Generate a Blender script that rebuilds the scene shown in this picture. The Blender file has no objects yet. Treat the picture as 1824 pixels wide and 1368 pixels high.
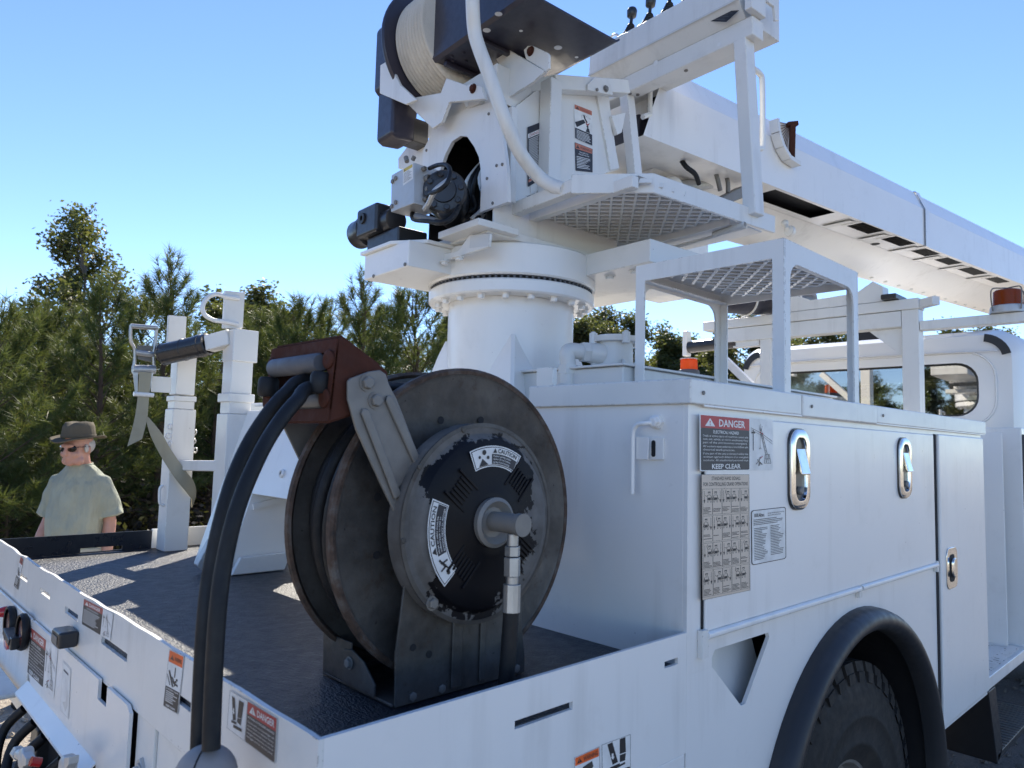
import bpy, bmesh, math, random
import numpy as np
from mathutils import Vector, Matrix
random.seed(7)
rng = np.random.default_rng(7)
S = bpy.context.scene
COL = S.collection
# ------------------------------------------------------------------ camera
F_PX, YAW, PITCH, ROLL = 1285.8, 0.8056, 0.0825, 0.02678
EYE = Vector((-0.512, -0.8847, 1.6344))
def cam_axes():
    cy, sy, cp, sp = math.cos(YAW), math.sin(YAW), math.cos(PITCH), math.sin(PITCH)
    f = Vector((cy*cp, sy*cp, sp)); r = Vector((sy, -cy, 0)); u = r.cross(f)
    c, s = math.cos(ROLL), math.sin(ROLL)
    return c*r + s*u, -s*r + c*u, f
CR_, CU_, CF_ = cam_axes()
cd = bpy.data.cameras.new('camera')
cam = bpy.data.objects.new('camera', cd); COL.objects.link(cam)
cd.sensor_width = 36.0; cd.lens = F_PX/1824*36
cd.clip_start = 0.05; cd.clip_end = 2000
M = Matrix((CR_, CU_, -CF_)).transposed().to_4x4(); M.translation = EYE
cam.matrix_world = M
cd.dof.use_dof = True; cd.dof.focus_distance = 2.3; cd.dof.aperture_fstop = 7.0
S.camera = cam
# ------------------------------------------------------------------ daylight
SUN_EL, SUN_AZ = math.radians(38.5), math.radians(42)      # azimuth from +X towards +Y
w = bpy.data.worlds.new('World'); S.world = w; w.use_nodes = True
nt = w.node_tree; nt.nodes.clear()
sky = nt.nodes.new('ShaderNodeTexSky'); sky.sky_type = 'NISHITA'; sky.sun_disc = False
sky.sun_elevation = SUN_EL; sky.sun_rotation = math.pi/2 - SUN_AZ
sky.air_density = 0.75; sky.dust_density = 0.0; sky.ozone_density = 3.0; sky.altitude = 50
bg = nt.nodes.new('ShaderNodeBackground'); bg.inputs[1].default_value = 0.13
wo = nt.nodes.new('ShaderNodeOutputWorld')
hs = nt.nodes.new('ShaderNodeHueSaturation'); hs.inputs['Saturation'].default_value = 1.06; hs.inputs['Hue'].default_value = .506
nt.links.new(sky.outputs[0], hs.inputs['Color']); nt.links.new(hs.outputs[0], bg.inputs[0]); nt.links.new(bg.outputs[0], wo.inputs[0])
sd = bpy.data.lights.new('sun', 'SUN'); sun = bpy.data.objects.new('sun', sd); COL.objects.link(sun)
sd.energy = 5.0; sd.angle = math.radians(0.53); sd.color = (1.0, 0.92, 0.79)
sdir = Vector((math.cos(SUN_EL)*math.cos(SUN_AZ), math.cos(SUN_EL)*math.sin(SUN_AZ), math.sin(SUN_EL)))
sun.rotation_euler = (-sdir).to_track_quat('-Z', 'Y').to_euler(); sun.location = sdir*60
S.view_settings.view_transform = 'Standard'; S.view_settings.look = 'None'
S.view_settings.exposure = 1.08; S.view_settings.gamma = 1.0; S.view_settings.use_curve_mapping = False
S.render.engine = 'CYCLES'
S.cycles.max_bounces = 8; S.cycles.transparent_max_bounces = 16
# ------------------------------------------------------------------ frames: truck x forward, y left, z up; crane frame u along boom
A4 = math.radians(-4)
OC = Vector((1.45, 1.175, 0))
UC = Vector((math.cos(A4), math.sin(A4), 0)); VC = Vector((-math.sin(A4), math.cos(A4), 0)); ZC = Vector((0, 0, 1))
CRANE = Matrix((UC, VC, ZC)).transposed().to_4x4(); CRANE.translation = OC
def ray(px, py):
    return CF_ + CR_*((px-912)/F_PX) - CU_*((py-684)/F_PX)
def onp(px, py, p0, n):
    d = ray(px, py); t = (Vector(p0)-EYE).dot(n)/d.dot(n); return EYE + d*t
def on(px, py, ax, v):
    """the point of the plane ax = v (truck or crane frame) measured at a photo position"""
    n = dict(x=Vector((1,0,0)), y=Vector((0,1,0)), z=ZC, u=UC, v=VC, w=ZC)[ax]
    p0 = n*v + (OC if ax in 'uvw' else Vector())
    return onp(px, py, p0, n)
def ons(pts, ax, v): return [on(p[0], p[1], ax, v) for p in pts]
def crane(u, v, w_): return CRANE @ Vector((u, v, w_))
def zm(x0, y0, s): return lambda x, y: (x0+x/s, y0+y/s)
# ------------------------------------------------------------------ materials
def newmat(name):
    m = bpy.data.materials.new(name); m.use_nodes = True; t = m.node_tree; t.nodes.clear()
    o = t.nodes.new('ShaderNodeOutputMaterial'); b = t.nodes.new('ShaderNodeBsdfPrincipled')
    t.links.new(b.outputs[0], o.inputs[0]); return m, t, b, o
def nd(t, typ, **k):
    n = t.nodes.new(typ)
    for a, v in k.items():
        if a in n.inputs.keys(): n.inputs[a].default_value = v
        else: setattr(n, a, v)
    return n
def noise(t, co, scale, detail=3, rough=.55):
    n = nd(t, 'ShaderNodeTexNoise'); n.inputs['Scale'].default_value = scale
    n.inputs['Detail'].default_value = detail; n.inputs['Roughness'].default_value = rough
    t.links.new(co, n.inputs['Vector']); return n.outputs['Fac']
def ramp(t, fac, stops, interp='LINEAR'):
    r = nd(t, 'ShaderNodeValToRGB'); r.color_ramp.interpolation = interp
    e = r.color_ramp.elements
    while len(e) < len(stops): e.new(0.5)
    for i, (p, c) in enumerate(stops):
        e[i].position = p; e[i].color = c if len(c) == 4 else (*c, 1)
    t.links.new(fac, r.inputs[0]); return r.outputs[0]
def mixc(t, fac, a, b, mode='MIX'):
    n = nd(t, 'ShaderNodeMix', data_type='RGBA', blend_type=mode)
    for i, x in ((0, fac), (6, a), (7, b)):
        if hasattr(x, 'is_output'): t.links.new(x, n.inputs[i])
        else: n.inputs[i].default_value = x if i == 0 else ((*x, 1) if len(x) == 3 else x)
    return n.outputs[2]
def math_(t, op, a, b=None):
    n = nd(t, 'ShaderNodeMath', operation=op)
    for i, x in ((0, a), (1, b)):
        if x is None: continue
        if hasattr(x, 'is_output'): t.links.new(x, n.inputs[i])
        else: n.inputs[i].default_value = x
    return n.outputs[0]
def bump(t, b, h, strength=.2, dist=.002):
    n = nd(t, 'ShaderNodeBump'); n.inputs['Strength'].default_value = strength; n.inputs['Distance'].default_value = dist
    t.links.new(h, n.inputs['Height']); t.links.new(n.outputs[0], b.inputs['Normal']); return n
def coords(t): return nd(t, 'ShaderNodeTexCoord').outputs['Object']
def paint(name, base, rough=.35, var=.05, chips=0.0, coat=.3, dirt=(.35,.33,.29), metal=0, bscale=90, bstr=.06, dirtamt=.12, spec=.5):
    m, t, b, o = newmat(name); co = coords(t)
    n1 = noise(t, co, 1.7, 4); n2 = noise(t, co, 38, 3)
    lo = tuple(c*(1-var) for c in base); hi = tuple(min(1, c*(1+var)) for c in base)
    col = ramp(t, n1, [(.3, lo), (.7, hi)])
    nstreak = noise(t, co, 6.5, 6, .7)
    dm = ramp(t, nstreak, [(.56, (0,0,0)), (.78, (dirtamt,)*3)])
    col = mixc(t, dm, col, dirt)
    mp = nd(t, 'ShaderNodeMapping'); mp.inputs['Scale'].default_value = (16,16,1.1); t.links.new(co, mp.inputs[0])
    sk = ramp(t, math_(t, 'MULTIPLY', noise(t, mp.outputs[0], 1.0, 5, .6), noise(t, co, 2.3, 2)), [(.30, (0,0,0)), (.48, (min(.5, dirtamt*1.6),)*3)])
    col = mixc(t, sk, col, dirt)
    if chips:
        bv = nd(t, 'ShaderNodeBevel'); bv.samples = 2; bv.inputs['Radius'].default_value = .0035
        ge = nd(t, 'ShaderNodeNewGeometry')
        dp = nd(t, 'ShaderNodeVectorMath', operation='DOT_PRODUCT')
        t.links.new(bv.outputs[0], dp.inputs[0]); t.links.new(ge.outputs['Normal'], dp.inputs[1])
        edge = math_(t, 'SUBTRACT', 1.0, dp.outputs['Value'])
        nn = noise(t, co, 55, 4, .7); n3 = noise(t, co, 4.0, 2)
        e2 = math_(t, 'MULTIPLY', math_(t, 'MULTIPLY', edge, 6.0), math_(t, 'GREATER_THAN', math_(t, 'ADD', math_(t, 'MULTIPLY', nn, .6), math_(t, 'MULTIPLY', n3, .4)), 1-chips))
        e2 = math_(t, 'MINIMUM', e2, 1.0)
        sp = math_(t, 'GREATER_THAN', noise(t, co, 70, 2, .5), .80)
        col = mixc(t, math_(t, 'MAXIMUM', e2, math_(t, 'MULTIPLY', sp, .55)), col, (.10, .075, .06))
    t.links.new(col, b.inputs['Base Color'])
    rr = ramp(t, n2, [(.25, (rough*.8,)*3), (.8, (min(1, rough*1.3),)*3)]); t.links.new(rr, b.inputs['Roughness'])
    b.inputs['Metallic'].default_value = metal; b.inputs['Coat Weight'].default_value = coat; b.inputs['Coat Roughness'].default_value = .15
    b.inputs['Specular IOR Level'].default_value = spec
    h = math_(t, 'ADD', math_(t, 'MULTIPLY', noise(t, co, bscale, 3), .5), math_(t, 'MULTIPLY', noise(t, co, 7, 2), 1.4))
    bump(t, b, h, bstr, .004); return m
def plain(name, base, rough=.5, metal=0, coat=0, spec=.5):
    m, t, b, o = newmat(name); co = coords(t)
    col = ramp(t, noise(t, co, 25, 3), [(.3, tuple(c*.85 for c in base)), (.75, tuple(min(1, c*1.12) for c in base))])
    t.links.new(col, b.inputs['Base Color']); b.inputs['Roughness'].default_value = rough
    b.inputs['Metallic'].default_value = metal; b.inputs['Coat Weight'].default_value = coat; b.inputs['Specular IOR Level'].default_value = spec
    return m
WHITE = paint('white_paint', (.80,.79,.765), .34, .03, chips=.38, bstr=.06, dirtamt=.16)
WHITE2 = paint('white_paint_worn', (.745,.735,.70), .42, .05, chips=.46, bstr=.09, dirtamt=.22)
CREAM = paint('cab_paint', (.80,.79,.76), .22, .02, coat=.6, bstr=.015, dirtamt=.03)
GREYW = paint('grey_painted_metal', (.62,.62,.60), .45, .05, bstr=.12)
NAVY = paint('navy_guard_paint', (.026,.023,.038), .42, .15, bstr=.1, dirtamt=.15, dirt=(.12,.1,.11))
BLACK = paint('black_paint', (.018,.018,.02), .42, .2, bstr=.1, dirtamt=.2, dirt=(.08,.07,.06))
BLACKRAIL = paint('black_rail_paint', (.013,.014,.018), .3, .2, bstr=.15, dirtamt=.05)
PLASTIC = paint('black_plastic', (.022,.023,.026), .45, .1, coat=0, bscale=400, bstr=.05, dirtamt=.15, dirt=(.1,.09,.08))
TYRE = paint('tyre_rubber', (.026,.025,.024), .75, .15, coat=0, bscale=120, bstr=.15, dirtamt=.5, dirt=(.085,.070,.058), spec=.3)
RUBBER = paint('rubber_hose', (.010,.0105,.012), .55, .15, coat=0, bscale=300, bstr=.1, dirtamt=.35, dirt=(.05,.045,.04), spec=.35)
DARKIN = plain('dark_interior', (.012,.012,.014), .8)  # near-black, also laid as flat patches for the shade in holes and slots
RUST = paint('rusty_steel', (.070,.024,.015), .8, .35, coat=0, bscale=160, bstr=.4, dirt=(.05,.02,.015), dirtamt=.8, spec=.2)
ROLLERGREY = paint('worn_roller', (.10,.105,.12), .6, .2, coat=0, bstr=.1, dirtamt=.5, dirt=(.2,.2,.2))
STEEL = plain('zinc_steel', (.46,.46,.45), .42, .85)
STEELD = paint('dull_steel', (.22,.208,.19), .6, .15, metal=.35, coat=0, bstr=.1, dirtamt=.4, dirt=(.12,.09,.07))
CHROME = plain('chrome', (.78,.77,.74), .12, 1.0)
ROPE = paint('winch_rope', (.60,.55,.47), .9, .2, coat=0, bscale=170, bstr=1.0, dirtamt=.8, dirt=(.3,.27,.23))
STRAP = paint('webbing_strap', (.36,.33,.24), .85, .12, coat=0, bscale=500, bstr=.2, dirtamt=.4, dirt=(.22,.19,.13))
SILVER = paint('cast_aluminium', (.52,.52,.51), .45, .08, metal=.5, coat=0, bscale=300, bstr=.12, dirtamt=.3, dirt=(.25,.22,.2))
INK = plain('black_ink', (.018,.018,.022), .5)
INKBR = plain('dark_brown_ink', (.05,.045,.042), .55)
LBLUEBLACK = plain('decal_black', (.022,.024,.034), .45)
DKRED = plain('decal_red', (.42,.022,.03), .45)
DKREDF = plain('decal_red_faded', (.36,.075,.06), .5)
ORANGE = plain('decal_orange', (.80,.13,.02), .5)
PALEOR = plain('decal_orange_faded', (.50,.17,.11), .55)
DWHITE = plain('decal_white', (.76,.76,.74), .45)
TAN = paint('decal_tan', (.64,.53,.42), .5, .06, coat=0, bstr=.03, dirtamt=.3, dirt=(.3,.25,.2))
YELLOW = plain('decal_yellow', (.62,.46,.08), .5)
REDL = plain('red_lens', (.40,.012,.012), .2, 0, .6)
DREDL = plain('dark_red_lens', (.06,.008,.010), .25, 0, .4)
def deck_mat():
    m, t, b, o = newmat('deck_coating'); co = coords(t)
    n1 = noise(t, co, 5, 4); col = ramp(t, n1, [(.3, (.004,.007,.013)), (.75, (.013,.016,.025))])
    t.links.new(col, b.inputs['Base Color'])
    r = ramp(t, noise(t, co, 30, 3), [(.3, (.36,)*3), (.7, (.50,)*3)]); t.links.new(r, b.inputs['Roughness'])
    mp = nd(t, 'ShaderNodeMapping'); mp.inputs['Rotation'].default_value = (0,0,.75); mp.inputs['Scale'].default_value = (2.6,1,1)
    t.links.new(co, mp.inputs[0])
    h = math_(t, 'ADD', noise(t, mp.outputs[0], 55, 4, .65), math_(t, 'MULTIPLY', noise(t, co, 190, 3), .5))
    bump(t, b, h, .85, .007); b.inputs['Specular IOR Level'].default_value = .7; return m
DECK = deck_mat()
def reel_mat():
    m, t, b, o = newmat('weathered_reel_steel'); co = coords(t)
    c = ramp(t, noise(t, co, 9, 5, .65), [(.25, (.036,.032,.029)), (.5, (.082,.076,.069)), (.75, (.130,.123,.113))])
    rs = ramp(t, noise(t, co, 22, 5, .7), [(.58, (0,0,0)), (.70, (.75,.75,.75))])
    c = mixc(t, rs, c, (.055,.036,.027))
    sp = math_(t, 'GREATER_THAN', noise(t, co, 95, 2, .5), .74)
    c = mixc(t, math_(t, 'MULTIPLY', sp, .8), c, (.025,.018,.015))
    t.links.new(c, b.inputs['Base Color']); b.inputs['Metallic'].default_value = .35
    t.links.new(ramp(t, noise(t, co, 40, 3), [(.3, (.42,)*3), (.75, (.68,)*3)]), b.inputs['Roughness'])
    bump(t, b, math_(t, 'ADD', noise(t, co, 130, 4), math_(t, 'MULTIPLY', noise(t, co, 12, 2), 1.5)), .12, .004); return m
REEL = reel_mat()
def rim_mat():
    m, t, b, o = newmat('rusty_reel_rim'); co = coords(t)
    c = ramp(t, noise(t, co, 30, 5, .7), [(.3, (.03,.024,.02)), (.5, (.085,.052,.036)), (.7, (.13,.118,.105))])
    t.links.new(c, b.inputs['Base Color']); b.inputs['Roughness'].default_value = .75; b.inputs['Metallic'].default_value = .2
    bump(t, b, noise(t, co, 120, 4), .3, .003); return m
RIM = rim_mat()
HUBC = Vector((.450, .17, 1.478))
def hub_mat():
    """black paint flaked off the spring housing down to grey metal, towards its rim and front edge"""
    m, t, b, o = newmat('flaked_black_paint'); co = coords(t)
    s = nd(t, 'ShaderNodeVectorMath', operation='SUBTRACT'); t.links.new(co, s.inputs[0]); s.inputs[1].default_value = HUBC
    sx = nd(t, 'ShaderNodeSeparateXYZ'); t.links.new(s.outputs[0], sx.inputs[0])
    r = math_(t, 'SQRT', math_(t, 'ADD', math_(t, 'POWER', sx.outputs[0], 2.0), math_(t, 'POWER', sx.outputs[2], 2.0)))
    edge = math_(t, 'MULTIPLY', math_(t, 'SUBTRACT', r, .175), 9.0)
    side = math_(t, 'MULTIPLY', math_(t, 'SUBTRACT', sx.outputs[0], .088), 4.5)
    low = math_(t, 'MULTIPLY', math_(t, 'SUBTRACT', math_(t, 'MULTIPLY', sx.outputs[2], -1.0), .128), 4.0)
    n1 = noise(t, co, 9, 5, .65); n2 = noise(t, co, 75, 4, .7)
    v = math_(t, 'ADD', math_(t, 'MAXIMUM', math_(t, 'MAXIMUM', edge, side), low), math_(t, 'SUBTRACT', math_(t, 'ADD', math_(t, 'MULTIPLY', n1, 1.7), math_(t, 'MULTIPLY', n2, .45)), 1.12))
    mk = math_(t, 'GREATER_THAN', v, .0)
    metal = ramp(t, noise(t, co, 18, 4, .6), [(.3, (.085,.080,.074)), (.7, (.165,.158,.150))])
    blk = ramp(t, noise(t, co, 9, 3), [(.35, (.004,.0045,.007)), (.75, (.013,.0105,.010))])
    c = mixc(t, mk, blk, metal); t.links.new(c, b.inputs['Base Color'])
    rr = mixc(t, mk, (.5,.5,.5), (.6,.6,.6)); t.links.new(rr, b.inputs['Roughness']); b.inputs['Specular IOR Level'].default_value = .2
    bump(t, b, math_(t, 'ADD', math_(t, 'MULTIPLY', mk, -.6), math_(t, 'MULTIPLY', noise(t, co, 90, 3), .3)), .35, .0015); return m
HUB = hub_mat()
def glass_mat(name, tint, refl=.04):
    m, t, b, o = newmat(name); t.nodes.remove(b)
    tr = nd(t, 'ShaderNodeBsdfTransparent'); tr.inputs[0].default_value = (*tint, 1)
    gl = nd(t, 'ShaderNodeBsdfGlossy'); gl.inputs['Roughness'].default_value = .02
    fr = nd(t, 'ShaderNodeFresnel'); fr.inputs[0].default_value = 1.5
    mx = nd(t, 'ShaderNodeMixShader'); t.links.new(math_(t, 'MAXIMUM', fr.outputs[0], refl), mx.inputs[0]); t.links.new(tr.outputs[0], mx.inputs[1]); t.links.new(gl.outputs[0], mx.inputs[2])
    t.links.new(mx.outputs[0], o.inputs[0]); return m
GLASS = glass_mat('window_glass', (.50,.60,.58), .45); SHADES = glass_mat('sunglass_lens', (.03,.025,.02))
def amber(name, k):
    m, t, b, o = newmat(name)
    b.inputs['Base Color'].default_value = (.85*k,.17*k,.015*k,1); b.inputs['Roughness'].default_value = .25
    tl = nd(t, 'ShaderNodeBsdfTranslucent'); tl.inputs[0].default_value = (1.0*k,.22*k,.02*k,1)
    mx = nd(t, 'ShaderNodeMixShader'); mx.inputs[0].default_value = .6
    t.links.new(b.outputs[0], mx.inputs[1]); t.links.new(tl.outputs[0], mx.inputs[2]); t.links.new(mx.outputs[0], o.inputs[0]); return m
AMBER = amber('amber_lens', 1.0); AMBER_SHADED = amber('shaded_amber_lens', .45)  # second lens is a shaded copy, darkened because it is not backlit
# ------------------------------------------------------------------ mesh helpers
def perp(d):
    a = Vector((0,0,1)) if abs(d.z) < .9 else Vector((1,0,0))
    x = d.cross(a).normalized(); return x, d.cross(x).normalized()
class MB:
    def __init__(s): s.v = []; s.f = []; s.m = []; s.mats = []
    def mi(s, mat):
        if mat not in s.mats: s.mats.append(mat)
        return s.mats.index(mat)
    def add(s, vs, fs, mat):
        n = len(s.v); k = s.mi(mat); s.v += [Vector(v) for v in vs]
        for f in fs: s.f.append([i+n for i in f]); s.m.append(k)
        return s
    def box(s, lo, hi, mat, F=None):
        vs = [Vector((x, y, z)) for z in (lo[2], hi[2]) for y in (lo[1], hi[1]) for x in (lo[0], hi[0])]
        if F is not None: vs = [F @ v for v in vs]
        return s.add(vs, [(0,2,3,1),(4,5,7,6),(0,1,5,4),(2,6,7,3),(0,4,6,2),(1,3,7,5)], mat)
    def prism(s, poly, ext, mat):
        n = len(poly); ext = Vector(ext); a = [Vector(p) for p in poly]
        return s.add(a+[p+ext for p in a], [tuple(range(n))[::-1], tuple(range(n, 2*n))]+[(i, (i+1) % n, (i+1) % n+n, i+n) for i in range(n)], mat)
    def bar(s, p0, p1, w_, h, mat, up=(0,0,1)):
        p0, p1 = Vector(p0), Vector(p1); d = (p1-p0).normalized(); up = Vector(up)
        x = d.cross(up)
        if x.length < 1e-4: x = d.cross(Vector((1,0,0)))
        x.normalize(); y = x.cross(d).normalized()
        q = [p0+x*a*w_/2+y*b*h/2 for a, b in ((-1,-1),(1,-1),(1,1),(-1,1))]
        return s.prism(q, p1-p0, mat)
    def tube(s, path, r, mat, seg=10, caps=True, closed=False):
        P = [Vector(p) for p in path]; n = len(P); R = r if isinstance(r, (list, tuple)) else [r]*n
        tang = []
        for i in range(n):
            if closed: d = P[(i+1) % n]-P[i-1]
            else: d = P[min(i+1, n-1)]-P[max(i-1, 0)]
            tang.append(d.normalized())
        x, y = perp(tang[0]); vs = []; fs = []
        for i in range(n):
            x = (x-tang[i]*x.dot(tang[i])).normalized(); y = tang[i].cross(x)
            for k in range(seg):
                a = 2*math.pi*k/seg; vs.append(P[i]+(x*math.cos(a)+y*math.sin(a))*R[i])
        for i in range(n if closed else n-1):
            j = (i+1) % n
            for k in range(seg):
                l = (k+1) % seg; fs.append((i*seg+k, i*seg+l, j*seg+l, j*seg+k))
        if caps and not closed: fs += [tuple(range(seg))[::-1], tuple((n-1)*seg+k for k in range(seg))]
        return s.add(vs, fs, mat)
    def cyl(s, p0, p1, r, mat, seg=16, r1=None):
        return s.tube([p0, p1], [r, r if r1 is None else r1], mat, seg)
    def lathe(s, prof, org, axis, mat, seg=32, a0=0, a1=2*math.pi, caps=False):
        org = Vector(org); ax = Vector(axis).normalized(); x, y = perp(ax)
        full = abs(a1-a0-2*math.pi) < 1e-6; n = seg if full else seg+1; vs = []; fs = []
        for (r, h) in prof:
            for k in range(n):
                a = a0+(a1-a0)*k/seg; vs.append(org+ax*h+(x*math.cos(a)+y*math.sin(a))*r)
        for i in range(len(prof)-1):
            for k in range(seg):
                l = (k+1) % n; fs.append((i*n+k, i*n+l, (i+1)*n+l, (i+1)*n+k))
        if caps: fs += [tuple(range(n))[::-1], tuple((len(prof)-1)*n+k for k in range(n))]
        return s.add(vs, fs, mat)
    def ball(s, c, r, mat, seg=14, rings=8, sc=(1,1,1)):
        vs = []; fs = []; c = Vector(c)
        for i in range(rings+1):
            th = math.pi*i/rings
            for k in range(seg):
                a = 2*math.pi*k/seg
                vs.append(c+Vector((math.sin(th)*math.cos(a)*sc[0], math.sin(th)*math.sin(a)*sc[1], math.cos(th)*sc[2]))*r)
        for i in range(rings):
            for k in range(seg):
                l = (k+1) % seg; fs.append((i*seg+k, (i+1)*seg+k, (i+1)*seg+l, i*seg+l))
        return s.add(vs, fs, mat)
    def build(s, name, parent=None, bevel=0, smooth=32, kind=None, label=None, cat=None, group=None, weld=True, seg=2):
        me = bpy.data.meshes.new(name); me.from_pydata(s.v, [], s.f)
        for m in s.mats: me.materials.append(m)
        me.polygons.foreach_set('material_index', s.m)
        bm = bmesh.new(); bm.from_mesh(me)
        if weld: bmesh.ops.remove_doubles(bm, verts=bm.verts, dist=1e-5)
        bmesh.ops.recalc_face_normals(bm, faces=bm.faces)
        if not bevel:
            ca = math.radians(smooth)
            for e in bm.edges:
                if len(e.link_faces) != 2 or e.calc_face_angle(0) > ca: e.smooth = False
        for f in bm.faces: f.smooth = True
        bm.to_mesh(me); bm.free()
        o = bpy.data.objects.new(name, me); COL.objects.link(o)
        if bevel:
            md = o.modifiers.new('bevel', 'BEVEL'); md.width = bevel; md.segments = seg; md.limit_method = 'ANGLE'
            md.angle_limit = math.radians(35); md.harden_normals = True
        if parent is not None: attach(o, parent)
        if kind: o['kind'] = kind
        if label: o['label'] = label
        if cat: o['category'] = cat
        if group: o['group'] = group
        return o
def attach(o, parent):
    o.parent = parent; o.matrix_parent_inverse = WM[top(parent)].inverted()
def top(p): return p.name
WM = {}
def thing(name, label, cat, loc=(0,0,0), group=None):
    o = bpy.data.objects.new(name, None); COL.objects.link(o); o.location = loc; o.empty_display_size = .2
    o['label'] = label; o['category'] = cat
    if group: o['group'] = group
    WM[o.name] = Matrix.Translation(loc); return o
_attach0 = attach
def attach(o, parent):
    o.parent = parent
    o.matrix_parent_inverse = WM.get(parent.name, Matrix.Identity(4)).inverted()
def clone(o, M4, parent, name=None):
    """another object on the same mesh, placed by M4 in world space"""
    c = o.copy(); COL.objects.link(c); c.parent = parent
    c.matrix_parent_inverse = WM.get(parent.name, Matrix.Identity(4)).inverted(); c.matrix_basis = M4; return c
def place(p, axis, spin=0):
    """matrix with local z along axis at p"""
    z = Vector(axis).normalized(); x, y = perp(z); x, y = x*math.cos(spin)+y*math.sin(spin), -x*math.sin(spin)+y*math.cos(spin)
    y = z.cross(x); m = Matrix((x, y, z)).transposed().to_4x4(); m.translation = Vector(p); return m
BOLTS = {}
def bolt(p, axis, r, parent, mat, spin=0, washer=True, h=.55):
    """a hex bolt head on its washer; alike bolts share one mesh"""
    k = (round(r, 4), mat.name, washer, h)
    if k not in BOLTS:
        b = MB()
        if washer: b.lathe([(0,0),(r*1.35,0),(r*1.35,r*.18),(0,r*.18)], (0,0,0), (0,0,1), mat, 14)
        z0 = r*.18 if washer else 0
        b.lathe([(r,z0),(r,z0+r*h),(r*.82,z0+r*h*1.25),(0,z0+r*h*1.25)], (0,0,0), (0,0,1), mat, 6)
        o = b.build('bolt', parent); o.matrix_basis = place(p, axis, spin); BOLTS[k] = o.data; return o
    o = bpy.data.objects.new('bolt', BOLTS[k]); COL.objects.link(o); attach(o, parent); o.matrix_basis = place(p, axis, spin); return o
def arc(c, r, a0, a1, n, e1, e2):
    c, e1, e2 = Vector(c), Vector(e1), Vector(e2)
    return [c+e1*(r*math.cos(a0+(a1-a0)*i/n))+e2*(r*math.sin(a0+(a1-a0)*i/n)) for i in range(n+1)]
def smooth_path(pts, n=6):
    P = [Vector(p) for p in pts]; out = []
    for i in range(len(P)-1):
        a, b, c, d = P[max(i-1, 0)], P[i], P[i+1], P[min(i+2, len(P)-1)]
        for k in range(n):
            t = k/n
            out.append(.5*((2*b)+(c-a)*t+(2*a-5*b+4*c-d)*t*t+(3*b-a-3*c+d)*t**3))
    return out+[P[-1]]
def roundrect(w_, h, r, n=4):
    out = []
    for cx, cy, a in ((w_/2-r, h/2-r, 0), (-w_/2+r, h/2-r, 90), (-w_/2+r, -h/2+r, 180), (w_/2-r, -h/2+r, 270)):
        for i in range(n+1):
            t = math.radians(a+90*i/n); out.append((cx+r*math.cos(t), cy+r*math.sin(t)))
    return out
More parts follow.
